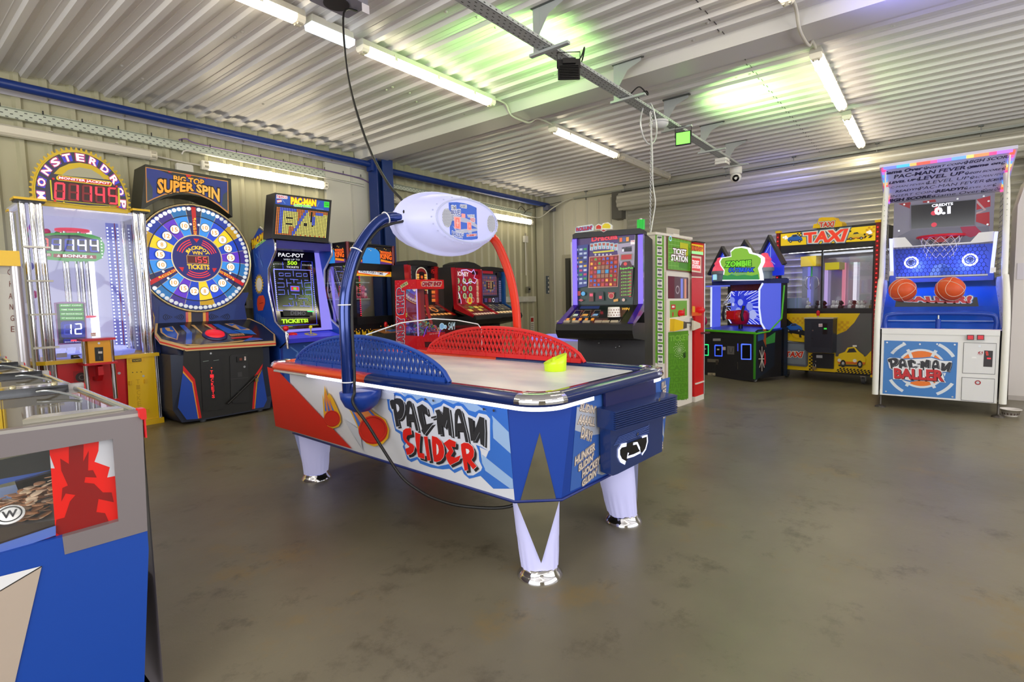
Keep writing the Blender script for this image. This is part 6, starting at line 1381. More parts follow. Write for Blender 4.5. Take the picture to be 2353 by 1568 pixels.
f.ppoly([(325, 742), (378, 736), (378, 782), (325, 788)], E('a02420', .8)); f.circ((403, 763), .020, E('4aa0d8', .8), True, 14); f.ppoly([(650, 750), (715, 750), (700, 815), (668, 815)], E('b0202a', .75)); f.ring(f.q((682, 785)), .022, .028, E('b8a080', .6)); f.ppoly([(462, 750), (505, 750), (508, 840), (462, 840)], E('5a2a20', .6)); f.ppoly([(468, 762), (500, 762), (500, 790), (468, 790)], E('e04a6a', .8)); f.ppoly([(530, 770), (560, 740), (605, 745), (612, 830), (525, 835)], E('28242c', .5)); f.ppoly([(562, 785), (590, 785), (590, 815), (562, 815)], E('d83a4a', .8)); f.circ((805, 825), .014, E('d8b0a0', .7), True, 14); f.ppoly([(706, 822), (750, 812), (752, 838), (706, 845)], E('d89a40', .7)); f.ppoly([(355, 828), (380, 815), (408, 828), (382, 842)], E('c0505a', .6))
f.build('game_glass')
f = FR(DR, -.0135).zoom(1250, 500, 4.357); f.ppoly([(565, 130), (597, 115), (630, 130), (597, 148)], P('e8e0e0', .5)); f.ppoly([(572, 130), (597, 120), (622, 130), (597, 142)], P('b8303a', .5)); f.build('maker_badge')
f = FSL(DR, 0, 1.1225, -.50, .9725); f.u = -f.u; f.n = f.u.cross(f.v); f.zoom(1250, 500, 4.357)
f.ppoly([(280, 885), (870, 885), (735, 1078), (120, 1070)], P('1f1f1c', .1, 0, 0, .6)); f.ppoly([(370, 890), (560, 888), (550, 915), (358, 915)], E('2c3a70', .6))
for q, c in (([(315, 930), (385, 930), (345, 1000), (270, 1000)], '20202a'), ([(410, 930), (475, 930), (445, 1000), (360, 1000)], '2a1c14'), ([(510, 930), (570, 930), (545, 1000), (465, 1000)], '1c2430')): f.ppoly(q, P('9a8a78', .4)); f.ppoly([((x-q[0][0])*.9+q[0][0]+3, (y-q[0][1])*.9+q[0][1]+3) for x, y in q], P(c, .15)); f.ppoly([(q[3][0]+15, q[3][1]-12), (q[2][0]-10, q[2][1]-12), (q[2][0], q[2][1]-32), (q[3][0]+35, q[3][1]-32)], E({'20202a': 'c8d8c0', '2a1c14': 'e0a040', '1c2430': '7aa8d0'}[c], .7))
f.ppoly([(700, 905), (850, 905), (780, 1000), (640, 1000)], P('5a3a30', .3)); f.text('WIN', [(775, 930), (850, 930), (858, 908), (785, 908)], E('e8b040', .9), .03)
for k in range(5): f.ppoly([(230+k*62, 1012), (258+k*62, 1012), (248+k*62, 1035), (218+k*62, 1035)], E('e8902a', .8))
f.build('panel_print')
for x in (165, 225, 320, 425, 545, 620, 705):
    c = f.q((x, 1052)); mb = MB(); f.block([(c[0]-.03, c[1]-.018), (c[0]+.03, c[1]-.018), (c[0]+.03, c[1]+.018), (c[0]-.03, c[1]+.018)], .014, P('b8a890', .3), False, 0, mb); mb.build('button', DR)
for p_ in ((158, 1195), (440, 1220), (548, 1258), (730, 1218), (715, 1300), (752, 1290)):
    ff = FR(DR, .06).zoom(1250, 500, 4.357); MB().lathe([(.008, 0), (.006, .006), (0, .008)], ff.w(p_), STEEL, 8, (0, -1, 0)).build('bolt', DR)
mb = MB(); c = FR(DR, .1).zoom(1250, 500, 4.357).w((970, 60))
for q in (-.02, 0, .02): mb.lathe([(.016, 0), (.016, .085), (.012, .09)], (c[0]+q, c[1], 1.80), E('2fd04a', .55), 10)
mb.lathe([(.012, .085), (.012, .1)], (c[0], c[1], 1.80), P('d0d8d0', .4), 10); mb.build('beacon', DR)
# paper cups stacked on the buttons
cl = mat_of(DR) @ f.at(*f.q((700, 1010)), .0)
cu = thing('paper_cup', 'white patterned paper cup upside down on the panel of the black fruit machine', 'cup', cl, -75)
def cupm(m):
    m.lathe([(.054, 0), (.049, .08), (.047, .084), (0, .084)], (0, 0, .012), P('eeeae2', .5), 28)
    for r in range(3):
        for k in range(14):
            a = 2*PI*(k+.5*(r % 2))/14; z = .024+r*.022; rr = .0542-.0014*r
            m.add([(rr*math.cos(a+d), rr*math.sin(a+d), z+h) for d, h in ((-.09, 0), (.09, 0), (.09, .009), (-.09, .009))], [(0, 1, 2, 3)], P('8a5a4a', .5))
part('cup', cu, cupm)

# roll-down game hidden behind the dark fruit machine
RG = thing('roll_down_game', 'roll down game with a ROLLIN topper mostly hidden behind the black fruit machine', 'arcade game', (5.3, 3.12, 0), -80)
part('cabinet', RG, lambda m: (m.box((-.22, .1, 0), (.26, .7, 1.85), P('dcd8e0', .4)), m.box((-.55, -.3, 0), (.26, .2, .72), P('d8d4e2', .4))))
part('light_rail', RG, lambda m: m.box((-.57, -.32, .72), (.28, .2, .76), E('8f8af0', .75)))
f = FL(RG, -.5515); f.rect(-.2, .45, .3, .71, P('e6e2ea', .5)); f.text('GAME ON', [(-.15, .5), (.25, .5), (.25, .68), (-.15, .68)], P('40385a', .5), .03, False); f.build('side_print')
f = Face(RG, (0, .12, 0), (1, 0, 0), (0, 0, 1)).zoom(1250, 500, 4.357)
f.block([(322, 160), (325, 105), (350, 92), (490, 70), (510, 95), (505, 135)], .03, P('e8eef4', .4), True); f.l = .031; f.text("ROLLIN'", [(335, 140), (490, 120), (488, 88), (335, 108)], P('d8283a', .4), .05, True, [(.15, P('3a7ac8', .4))])
f.l = 0; f.block([(522, 125), (525, 85), (555, 65), (585, 78), (600, 60), (650, 52), (690, 80), (690, 120)], .03, P('f2f0ea', .4), True); f.l = .031; f.ppoly([(530, 118), (533, 90), (555, 76), (582, 90), (580, 118)], P('d8301c', .4)); f.ppoly([(590, 110), (595, 80), (620, 62), (655, 64), (675, 85), (670, 112)], P('f0d81c', .4))
f.build('topper')
# ================================================================== ticket stations
TS = thing('ticket_station', 'green and white ticket counting station with its edge of printed tickets', 'ticket station', (5.395, 2.13, 0), -5.5)
tw = .417; CRM = P('e9e2d6', .4); GRN = P('5fa62a', .4)
part('cabinet', TS, lambda m: (m.box((-tw+.045, .0, .06), (tw, .3, 1.81), CRM), m.box((-tw+.06, .03, 0), (tw-.02, .28, .06), P('8a877f', .5)), m.box((-tw+.035, -.01, 1.80), (tw+.01, .3, 1.825), CRM)))
f = FR(TS, -.001).zoom(1490, 520, 3.484)
f.ppoly([(55, 68), (123, 75), (128, 1100), (55, 1095)], P('6aa92e', .4)); f.l = .0012
for k in range(16):
    y = 72+k*87; s_ = k*.4
    f.ppoly([(66+s_*.2, y), (108+s_*.2, y+4), (108+s_*.2, y+76), (66+s_*.2, y+72)], P('e6e4da', .5)); f.text('ONE TICKET', [(82, y+66), (82, y+10), (92, y+11), (92, y+67)], P('55585a', .5), .01); f.text('1', [(72, y+60), (72, y+50), (102, y+52), (102, y+62)], P('55585a', .5), .02); f.text('1', [(72, y+22), (72, y+12), (102, y+14), (102, y+24)], P('55585a', .5), .02)
f.line([(131, 75), (131, 1350)], .005, P('c86a5a', .5), True)
f.ppoly([(140, 78), (335, 118), (335, 372), (140, 352)], P('7a4a30', .3)); f.ppoly([(146, 86), (328, 124), (328, 362), (146, 345)], E('5f9a2e', .65))
for k in range(7): f.line([(150+k*26, 95), (150+k*26, 345)], .004, E('9ac86a', .6), True); f.line([(148, 110+k*34), (328, 138+k*32)], .004, E('9ac86a', .6), True)
f.ppoly([(238, 130), (300, 140), (320, 180), (318, 355), (230, 330)], E('4a8a24', .6)); f.ppoly([(240, 130), (305, 142), (305, 250), (240, 240)], E('c8c82a', .55))
f.text('TICKET', [(185, 222), (290, 238), (290, 192), (185, 178)], E('f4f0f0', .95), .03, True, [(.13, P('5a2a2a', .5))]); f.text('STATION', [(170, 275), (300, 290), (300, 245), (170, 228)], E('f4f0f0', .95), .03, True, [(.13, P('5a2a2a', .5))])
f.ring((163, 100), .018, .028, E('a8d8f8', .9), px=True, n=14)
f.build('front_print')
f = FR(TS, -.002).zoom(1490, 520, 3.484); dm = MB()
f.block([(132, 368), (343, 380), (343, 1452), (132, 1440)], .010, CRM, True, 0, dm); dr = dm.build('door', TS)
f.l = .0108
f.ppoly([(148, 398), (312, 412), (312, 580), (148, 580)], P('6a5560', .1, 0, 0, .6)); f.ppoly([(150, 402), (200, 406), (200, 578), (150, 578)], P('6a2430', .2)); f.ppoly([(250, 420), (268, 421), (268, 578), (250, 578)], E('8a90f0', .6)); f.ppoly([(280, 422), (295, 423), (295, 578), (280, 578)], E('e89a80', .6)); f.ring(f.q((225, 510)), .03, .045, P('b0a0a8', .3))
f.ppoly([(152, 585), (308, 585), (310, 720), (152, 845)], P('f0ead8', .4)); f.ppoly([(162, 598), (300, 596), (300, 715), (162, 735)], P('79b043', .4)); f.ppoly([(172, 628), (208, 628), (208, 665), (172, 668)], P('d0342a', .4)); f.ppoly([(180, 638), (200, 638), (200, 652), (180, 654)], WHITE); f.ppoly([(182, 690), (192, 690), (192, 722), (182, 724)], P('c83a30', .4)); f.ppoly([(272, 660), (282, 660), (282, 718), (272, 720)], P('c83a30', .4)); f.circ((238, 700), .034, P('7a1a1c', .3), True, 16)
f.ppoly([(150, 850), (310, 835), (310, 1380), (150, 1400)], P('5c9a26', .4)); f.text('TICKET', [(160, 920), (312, 910), (312, 865), (160, 880)], P('7ab83a', .4), .05)
for k in range(8): f.text(('TICKET', 'STATION', 'CASH', 'TICKET')[k % 4], [(155, 1060+k*48), (305, 1050+k*48), (305, 1012+k*48), (155, 1022+k*48)], P('518c22', .4), .04)
f.step(); f.hold = True
for k in range(60): a = k*2.4; r = 4+k*.95; f.circ((238+r*math.cos(a)*.8, 990+r*math.sin(a)*1.25), .006, P('d8ecc0', .4), True, 5)
f.hold = False
f.ppoly([(268, 1020), (285, 1005), (288, 1050), (270, 1058)], P('2a4a1a', .5))
f.build('door_print', dr)
part('lamp_button', dr, lambda m: m.lathe([(.032, 0), (.03, .035), (.018, .05), (0, .054)], f.w((240, 695), .01), E('d8141e', .6), 18, (0, -1, 0)))
part('ticket_mouth', dr, lambda m: (m.extr([f.at(*f.q(p), .01) for p in ((165, 742), (262, 770), (262, 815), (162, 842))], (0, -.05, 0), P('f2c61a', .35)), m.extr([f.at(*f.q(p), .01) for p in ((238, 762), (262, 770), (262, 815), (235, 822))], (0, -.055, 0), P('8a8478', .25, .7))))
part('hasp', dr, lambda m: (m.tube([f.at(*f.q((270, 772)), .03), f.at(*f.q((335, 775)), .03)], .007, P('3a3a3c', .4), 6), m.box(f.at(*f.q((322, 800)), .005), f.at(*f.q((340, 735)), .025), STEEL)))
part('top_bracket', TS, lambda m: (m.box((.1, .12, 1.825), (.38, .13, 1.92), P('b8b0a4', .5)), m.box((.2, .1, 1.825), (.34, .11, 1.86), P('e8e4dc', .5)), m.lathe([(.02, 0), (.02, .02), (.006, .03)], (-.32, .2, 1.825), P('e0e0da', .4), 10)))
TR_ = thing('ticket_station', 'red ticket station with a yellow header half hidden by the green one', 'ticket station', (5.95, 2.045, 0), -4)
part('cabinet', TR_, lambda m: (m.box((-.112, 0, .06), (.125, .5, 1.77), P('d8181c', .35)), m.box((-.112, -.004, .0), (.125, .5, .06), CRM), m.box((-.112, -.012, .20), (.125, 0, .215), CRM), m.box((-.112, -.01, 1.77), (.125, .5, 1.785), P('3a3030', .5)), m.tube([(.12, -.005, .06), (.12, -.005, 1.77)], .008, STEEL, 8)))
f = FR(TR_, -.001).zoom(1490, 520, 3.484)
f.ppoly([(345, 140), (438, 155), (438, 205), (345, 195)], E('e8b81a', .75)); f.text('KONG', [(350, 190), (430, 198), (432, 172), (350, 158)], E('d8502a', .9), .04, True, [(.12, P('4a1a14', .5))]); f.ppoly([(345, 197), (438, 207), (438, 232), (345, 220)], E('9fe89a', .9)); f.ppoly([(345, 220), (438, 232), (435, 405), (345, 400)], P('a01c28', .35)); f.ppoly([(345, 235), (422, 245), (420, 375), (345, 365)], P('f0e0c8', .4)); f.ppoly([(347, 252), (414, 260), (413, 362), (347, 352)], E('d82a28', .8)); f.text('TICKET', [(350, 300), (405, 306), (405, 280), (350, 272)], E('f8f0f0', 1), .03); f.text('STATION', [(350, 335), (412, 342), (412, 315), (350, 306)], E('f8f0f0', 1), .03)
f.build('header_print'); f.l = .001
f.ppoly([(345, 402), (436, 405), (436, 415), (345, 412)], P('eadccc', .5)); f.ppoly([(388, 590), (408, 590), (408, 600), (388, 600)], P('2a6a60', .5)); f.ppoly([(345, 415), (432, 418), (425, 700), (345, 700)], P('d8181c', .35)); f.ppoly([(350, 640), (372, 642), (372, 690), (350, 690)], P('e8b030', .4)); f.ppoly([(345, 690), (425, 690), (425, 715), (345, 720)], P('e8601c', .4)); f.build('front_print')
part('lamp_button', TR_, lambda m: m.lathe([(.036, 0), (.034, .04), (.02, .06), (0, .064)], f.w((404, 672)), E('d8141e', .6), 18, (0, -1, 0)))
part('ticket_mouth', TR_, lambda m: m.extr([f.at(*f.q(p)) for p in ((346, 755), (402, 778), (404, 812), (346, 835))], (0, -.022, 0), P('e2d6c2', .4)))
part('ticket_shelf', TR_, lambda m: m.box((.03, -.07, .76), (.13, .0, .775), P('5a3038', .4)))

# ================================================================== zombie shooting game
ZG = thing('zombie_video_game', 'black cabinet zombie shooting game glowing blue with pointed house roofs on top', 'arcade game', (7.76, 2.28, 0), -117.6)
zw = .49; ZB = P('1f2026', .4)
f = FR(ZG, -.001).zoom(1590, 530, 4.2365)
part('cabinet', ZG, lambda m: (m.prof([(.0, .05), (.0, .66), (.25, .70), (.55, .70), (.55, .05)], -zw, zw, ZB), m.box((-zw+.02, .5, .05), (zw-.02, .62, 1.40), ZB), m.box((-zw, .2, 1.33), (zw, .62, 1.39), P('24306a', .4))))
f.ppoly([(100, 1010), (605, 1015), (612, 1465), (95, 1440)], P('24252b', .45)); f.line([(190, 1050), (440, 1060), (440, 1395), (192, 1390), (190, 1050)], .004, P('15151a', .5), True)
f.ppoly([(205, 1052), (280, 1052), (280, 1075), (205, 1075)], P('a8a8b0', .5)); f.ppoly([(155, 1385), (228, 1388), (228, 1412), (155, 1408)], P('d8cdb0', .5)); f.text('GAME 5', [(160, 1405), (222, 1407), (222, 1393), (160, 1391)], P('4a4238', .5), .02)
def led(q, c): f.line(q+[q[0]], .020, E(c, 1.5), True); f.ppoly([(q[0][0]+8, q[0][1]+10), (q[1][0]-8, q[1][1]+10), (q[2][0]-8, q[2][1]-10), (q[3][0]+8, q[3][1]-10)], P('111218', .3))
led([(100, 1110), (160, 1112), (160, 1215), (100, 1212)], '30f07a'); led([(225, 1118), (294, 1120), (294, 1222), (225, 1220)], '3a5aff'); led([(484, 1108), (574, 1110), (574, 1254), (484, 1252)], '4a6aff')
f.ppoly([(345, 1125), (415, 1128), (413, 1208), (345, 1205)], P('9a9a9e', .3, .6)); f.line([(360, 1140), (368, 1185), (390, 1190), (402, 1142)], .008, P('3a3a40', .4), True); f.ppoly([(300, 1133), (330, 1134), (330, 1165), (300, 1165)], P('d8d0d0', .5)); f.ppoly([(444, 1100), (453, 1100), (453, 1175), (444, 1175)], E('4a5af0', .7)); f.line([(447, 1280), (447, 1350)], .008, STEEL, True)
f.ppoly([(152, 1248), (262, 1255), (262, 1285), (152, 1280)], P('a8a49a', .35, .7)); f.ppoly([(232, 1265), (258, 1265), (258, 1308), (234, 1308)], P('6a6460', .35, .7)); f.ppoly([(120, 1148), (140, 1148), (140, 1160), (120, 1160)], WHITE); f.ppoly([(246, 1152), (268, 1152), (268, 1165), (246, 1165)], WHITE)
f.build('front_print')
part('deck_edge', ZG, lambda m: (m.box((-zw, -.012, .655), (zw+.01, .0, .685), P('5fd02a', .35)), m.box((zw-.012, -.014, .05), (zw+.014, .0, .66), P('3f9a2a', .4)), m.prof([(-.005, .685), (.25, .705), (.5, .72), (.5, .69), (-.005, .66)], -zw, zw, P('2a4ad0', .3))))
part('side_edge', ZG, lambda m: m.tube([(zw+.01, 0, .66), (zw+.01, .25, .68), (zw+.01, .48, .85), (zw+.01, .52, 1.3)], .012, P('5fd02a', .35), 6))
fs = FRT(ZG, zw+.001).zoom(1590, 530, 4.2365)
part('side_panel', ZG, lambda m: m.prof([(.5, .05), (.5, .72), (.62, .72), (.62, .05)], zw-.02, zw, P('1c2a40', .4)))
fs.ppoly([(612, 985), (640, 965), (720, 960), (812, 985), (800, 1320), (612, 1465)], P('1d2838', .4)); fs.ppoly([(690, 965), (722, 960), (722, 1140), (690, 1060)], P('a85a2a', .5)); fs.ppoly([(720, 1050), (812, 990), (806, 1090), (722, 1110)], P('3f9a4a', .5)); fs.ppoly([(640, 980), (700, 975), (700, 1060), (640, 1080)], P('2c5a8a', .5))
e = [(680+38*math.cos(k*PI/14), 1250+130*math.sin(k*PI/14)) for k in range(28)]; fs.ppoly(e, P('1a1418', .5))
for k in range(8): a = k*PI/4; fs.line([(680, 1250), (680+33*math.cos(a), 1250+120*math.sin(a))], .012, P('d8d4cc', .4), True)
fs.ppoly([(700, 1170), (716, 1200), (718, 1290), (704, 1320)], P('c0202a', .5)); fs.build('side_print')
for x in (-.42, .42): part('caster', ZG, lambda m: m.lathe([(.03, -.015), (.03, .015)], (x, .08, .03), P('9a9a9a', .4), 14, (1, 0, 0)))
# screen and wings
sc = Face(ZG, (0, .49, .70), (1, 0, 0), (0, 0, .6)).zoom(1590, 530, 4.2365)
sc.poly([(-.40, .0), (.40, .0), (.40, .63), (-.40, .63)], P('7a3420', .5))
for k in range(3):
    for j in range(6): sc.rect(-.395+j*.135+(.06 if k % 2 else 0), .56+k*.022, -.27+j*.135+(.06 if k % 2 else 0), .578+k*.022, P('8f4028', .5))
sc.poly([(-.39, .05), (.39, .05), (.39, .54), (-.39, .54)], E('2a38d8', .7)); cx, cy = sc.q((450, 740))
for k in range(64):
    a = 2*PI*k/64+.05*((k*7) % 5); r0 = .15+.1*((k*37) % 11)/11; p0 = (cx+r0*math.cos(a)*1.2, cy+r0*math.sin(a)); p1 = (max(-.385, min(.385, cx+.5*math.cos(a))), max(.055, min(.535, cy+.42*math.sin(a))))
    sc.line([p0, p1], .004+.006*((k*13) % 5)/5, E(('c8d0ff', '8a9aff', 'f0f2ff')[k % 3], 1.15))
for px, r, h in (((400, 680), .05, '8a9af0'), ((480, 700), .05, 'a0aef4'), ((420, 750), .07, '5a68e0'), ((500, 640), .04, '3a48d0'), ((570, 740), .06, '8a98ee'), ((600, 820), .07, 'b4bef8'), ((460, 780), .05, '9aa6f2'), ((410, 720), .025, 'd0d4fa')): sc.circ(px, r, E(h, .75), True, 14)
sc.build('screen')
for s_ in (-1, 1):
    w_ = part('wing', ZG, lambda m: m.prof([(.34, .70), (.16, .70), (.16, 1.31), (.34, 1.33)] if s_ < 0 else [(.5, .70), (.22, .70), (.14, .80), (.10, 1.0), (.10, 1.25), (.16, 1.33), (.5, 1.33)], s_*(zw-.03)-.008, s_*(zw-.03)+.008, E('5a68e8', .75)))
    part('wing_edge', w_, lambda m: m.tube([(s_*(zw-.03), y, z) for y, z in ([(.16, .71), (.16, 1.31)] if s_ < 0 else [(.22, .70), (.14, .80), (.10, 1.0), (.10, 1.25), (.16, 1.33)])], .012, E('c8d0ff', 1.2), 6))
part('canopy_wing', ZG, lambda m: m.box((-zw, .08, 1.31), (-zw+.16, .4, 1.33), E('6a78f0', .7)))
f = FR(ZG, .10).zoom(1590, 530, 4.2365)
part('speaker_ring', ZG, lambda m: m.lathe([(.09, 0), (.09, .05), (.06, .06), (0, .055)], FR(ZG, .03).zoom(1590, 530, 4.2365).w((112, 870)), P('b01440', .3), 20, (0, -1, 0), .7))
# guns on a red mount
gm = part('gun_mount', ZG, lambda m: (m.tube([(.04, .22, .70), (.04, .22, .78)], .03, BLACK, 10), m.lathe([(.0, -.1), (.10, -.09), (.13, -.02), (.13, .06), (.10, .1), (0, .11)], (.04, .2, .86), P('c8121c', .25), 20, (0, 0, 1)), m.box((-.06, .05, .84), (.08, .12, .96), P('d81820', .25))))
for x in (-.15, .19): part('grip', gm, lambda m: m.tube([(x, .10, .82), (x-.005, .08, .90), (x+.005, .11, 1.03)], .018, BLACK, 8))
# roofs, towers and sign
for (x, z, w_) in ((-.37, 1.91, .28), (.05, 1.96, .32), (.45, 1.98, .25)):
    def roof(m):
        m.extr([(x-w_, .32, z-.40), (x, .32, z), (x+w_, .32, z-.40), (x+w_-.03, .32, z-.42), (x, .32, z-.06), (x-w_+.03, .32, z-.42)], (0, -.06, 0), P('23242e', .4)); m.extr([(x-w_+.05, .33, z-.55), (x-w_+.05, .33, z-.38), (x, .33, z-.06), (x+w_-.05, .33, z-.38), (x+w_-.05, .33, z-.55)], (0, -.02, 0), E('2034c8', .9))
    part('roof', ZG, roof)
    f = FR(ZG, .309)
    f.line([(x-w_*.6, z-.34), (x, z-.12), (x+w_*.6, z-.34)], .010, E('a0b4f0', .9)); f.line([(x, z-.12), (x, z-.38)], .008, E('a0b4f0', .8)); f.line([(x-w_*.5, z-.24), (x+w_*.3, z-.40)], .008, E('a0b4f0', .8)); f.build('roof_glazing')
for x in (-.33, .65-.2):
    tw_ = part('tower', ZG, lambda m: (m.lathe([(.10, 0), (.10, .15)], (x, .2, 1.39), P('6a7a88', .4), 14), m.lathe([(.12, 0), (.125, .03), (.12, .05)], (x, .2, 1.49), P('78808a', .4), 14), m.lathe([(.115, 0), (.10, .05), (.075, .08), (.085, .11), (.055, .15), (.04, .19), (0, .20)], (x, .2, 1.54), E('f0506a', .8), 9, smooth=False)))
    ft = FR(ZG, .098); ft.poly([(x-.04, 1.41), (x+.04, 1.41)]+[(x+.04*math.cos(PI*k/6), 1.47+.04*math.sin(PI*k/6)) for k in range(7)], E('a8e0f0', .9)); ft.build('window', tw_)
f = FR(ZG, .06).zoom(1590, 530, 4.2365)
so = [(310, 490), (318, 440), (325, 390), (290, 340), (280, 300), (300, 265), (395, 250), (390, 200), (430, 165), (500, 155), (560, 170), (580, 215), (660, 235), (700, 265), (700, 310), (670, 370), (685, 430), (690, 485)]
sm = MB(); f.block(so, .03, E('f0f2ff', 1.3), True, -.02, sm); sg_ = sm.build('sign', ZG)
f.l = .031; cxs, cys = 490, 340
f.ppoly([(cxs+(x-cxs)*.94, cys+(y-cys)*.93) for x, y in so], E('8fc84a', .75)); f.ppoly([(312, 480), (320, 430), (360, 440), (400, 425), (450, 440), (520, 430), (600, 440), (660, 425), (672, 478)], E('3f9a5a', .75))
f.text('ZOMBIE', [(345, 355), (590, 340), (590, 290), (350, 305)], E('7ad83a', .95), .05, True, [(.14, E('1e5a2a', .6))]); f.text('OUTBREAK', [(372, 405), (612, 400), (622, 362), (378, 365)], E('2a5ad8', .95), .05, True, [(.13, E('16204a', .6))]); f.text('HORDE SHOOTOUT', [(395, 430), (552, 428), (552, 415), (395, 417)], E('4a7ab0', .8), .02)
f.build('sign_print', sg_)

# ================================================================== taxi crane
TX = thing('crane_machine', 'yellow and black taxi crane grabber machine on casters with a glass front', 'crane machine', (8.09, 1.14, 0), -102.4)
xw = .60; TY = P('f2c610', .3); TB = P('232326', .4)
part('cabinet', TX, lambda m: (m.box((-xw, 0, .12), (xw, .85, .95), TB), m.box((-xw, 0, 1.76), (xw, .85, 2.03), TB), m.box((-xw, .8, .95), (xw, .85, 1.76), P('c0c4ce', .15, .4))))
part('window', TX, lambda m: m.add([(-xw+.06, .01, .97), (xw-.05, .01, .97), (xw-.05, .01, 1.76), (-xw+.06, .01, 1.76)], [(0, 1, 2, 3)], glass('front', (.97, .98, .98), .10)))
part('window_frame', TX, lambda m: (m.box((-xw, -.01, .93), (xw, .01, .98), TB), m.box((-xw, -.01, 1.74), (xw, .01, 1.78), TB), m.box((-.035, -.01, .97), (-.015, .01, 1.76), TB), m.box((-xw, -.01, .95), (-xw+.05, .01, 1.77), TB), m.box((xw-.045, -.01, .95), (xw, .01, 1.77), TB)))
for s_ in (-1, 1): part('side_window', TX, lambda m: m.add([(s_*xw, .03, .97), (s_*xw, .8, .97), (s_*xw, .8, 1.76), (s_*xw, .03, 1.76)], [(0, 1, 2, 3)], GLASS))
for s_ in (-1, 1):
    st = part('light_strip', TX, lambda m: m.box((s_*(xw+.0)-.022, -.02, .13), (s_*(xw+.0)+.022, .03, 2.03), P('7a0c10', .3)))
    for z in (.115, 2.03): part('end_cap', st, lambda m: m.box((s_*xw-.03, -.028, z), (s_*xw+.03, .04, z+.03), TY))
    part('bulb', st, lambda m: [m.ball((s_*xw, -.022, .18+k*.056), .011, E('ff3030', 1.0), 6) for k in range(33)]).__setitem__('kind', 'stuff')
for x in (-.5, .46):
    for y in (.08, .75):
        c_ = part('caster', TX, lambda m: (m.lathe([(.05, -.018), (.05, .018)], (x, y+.03, .05), P('4c4c4e', .5), 16, (1, 0, 0)), m.box((x-.03, y-.02, .095), (x+.03, y+.06, .12), STEEL), m.box((x-.026, y, .04), (x-.02, y+.05, .1), STEEL), m.box((x+.02, y, .04), (x+.026, y+.05, .1), STEEL)))
def checks(f, x0, y0, x1, y1, s, a, b=None, slant=0):
    i = 0
    nx = int((x1-x0)/s+.5); ny = int((y1-y0)/s+.5)
    for i in range(nx):
        for j in range(ny):
            if (i+j) % 2 == 0: f.poly([(x0+i*s+slant*j*s, y0+j*s), (x0+(i+1)*s+slant*j*s, y0+j*s), (x0+(i+1)*s+slant*(j+1)*s, y0+(j+1)*s), (x0+i*s+slant*(j+1)*s, y0+(j+1)*s)], a)
def car(f, Hc, body, shade):
    g = lambda *p: [Hc(q) for q in p]
    f.ppoly(g((0, .55), (.05, .35), (.25, .25), (.35, .05), (.6, .0), (.75, .2), (.92, .35), (1, .55), (.97, .75), (.05, .75)), P(body, .4)); f.ppoly(g((.32, .28), (.4, .1), (.58, .06), (.68, .24)), P('3a3a3e', .3)); f.ppoly(g((.0, .68), (1, .68), (.97, .78), (.03, .78)), P(shade, .4))
    for cx in (.2, .8): f.ppoly(g(*[(cx+.1*math.cos(k*PI/8), .78+.17*math.sin(k*PI/8)) for k in range(16)]), P('1a1a1a', .5)); f.ppoly(g(*[(cx+.05*math.cos(k*PI/6), .78+.09*math.sin(k*PI/6)) for k in range(12)]), P('b8b8b8', .4))
def box4(a, b, c, d): return homog([(0, 0), (1, 0), (1, 1), (0, 1)], [a, b, c, d])
def taxi(f, q, em=0):
    rd = E('e03a24', .9) if em else P('d83a22', .4)
    f.text('TAXI', q, rd, .05, True, [(.17, P('4a6a90', .4)), (.12, P('f4f0e4', .4))])
f = FR(TX, -.011).zoom(1770, 490, 3.733)
f.ppoly([(90, 180), (905, 105), (902, 235), (90, 282)], E('f0c818', .72))
g_ = f.q((230, 160)); g2 = f.q((700, 130)); checks(f, g_[0], 1.945, g2[0], 2.0, .02, E('20201c', .5)); a0 = f.q((610, 235)); checks(f, a0[0], a0[1], f.q((900, 235))[0]-.03, a0[1]+.075, .03, E('20201c', .5), slant=.8); a1 = f.q((820, 190)); checks(f, a1[0], a1[1], a1[0]+.10, a1[1]+.09, .025, E('e0a010', .6))
car(f, box4((150, 185), (280, 180), (282, 255), (152, 260)), '2a6ac8', '1a3a80'); car(f, box4((665, 165), (815, 155), (815, 230), (665, 238)), 'f2d02a', 'e0701c')
for c in ((130, 210), (850, 165)): 
    for dx, dy, r in ((-12, 0, .014), (8, -6, .018), (5, 10, .013), (20, 5, .013)): f.circ((c[0]+dx, c[1]+dy), r, E('f4f0ea', .85), True, 12)
taxi(f, [(305, 252), (630, 238), (665, 140), (300, 175)], 1); f.build('header_print')
f = FR(TX, -.001).zoom(1770, 490, 3.733)
f.ppoly([(85, 862), (870, 860), (865, 1385), (75, 1335)], P('f0c814', .35)); f.ppoly([(770, 860), (872, 860), (866, 1180), (820, 1230), (560, 1230), (555, 1050), (650, 1010), (720, 940)], P('66676c', .25, .3))
b0 = f.q((100, 930)); checks(f, b0[0]+.02, b0[1]-.03, b0[0]+.34, b0[1]+.05, .03, P('e0a814', .4)); b1 = f.q((580, 1010)); checks(f, b1[0], b1[1], b1[0]+.14, b1[1]+.13, .032, P('e0a814', .4)); b2 = f.q((555, 1375)); checks(f, b2[0], b2[1], b2[0]+.40, b2[1]+.07, .02, P('1c1c1c', .4), slant=.5); b3 = f.q((335, 1340)); checks(f, b3[0], b3[1]-.01, b3[0]+.06, b3[1]+.2, .022, P('1c1c1c', .4)); b4 = f.q((90, 1330)); checks(f, b4[0], b4[1]+.0, b4[0]+.03, b4[1]+.3, .03, P('1c1c1c', .4))
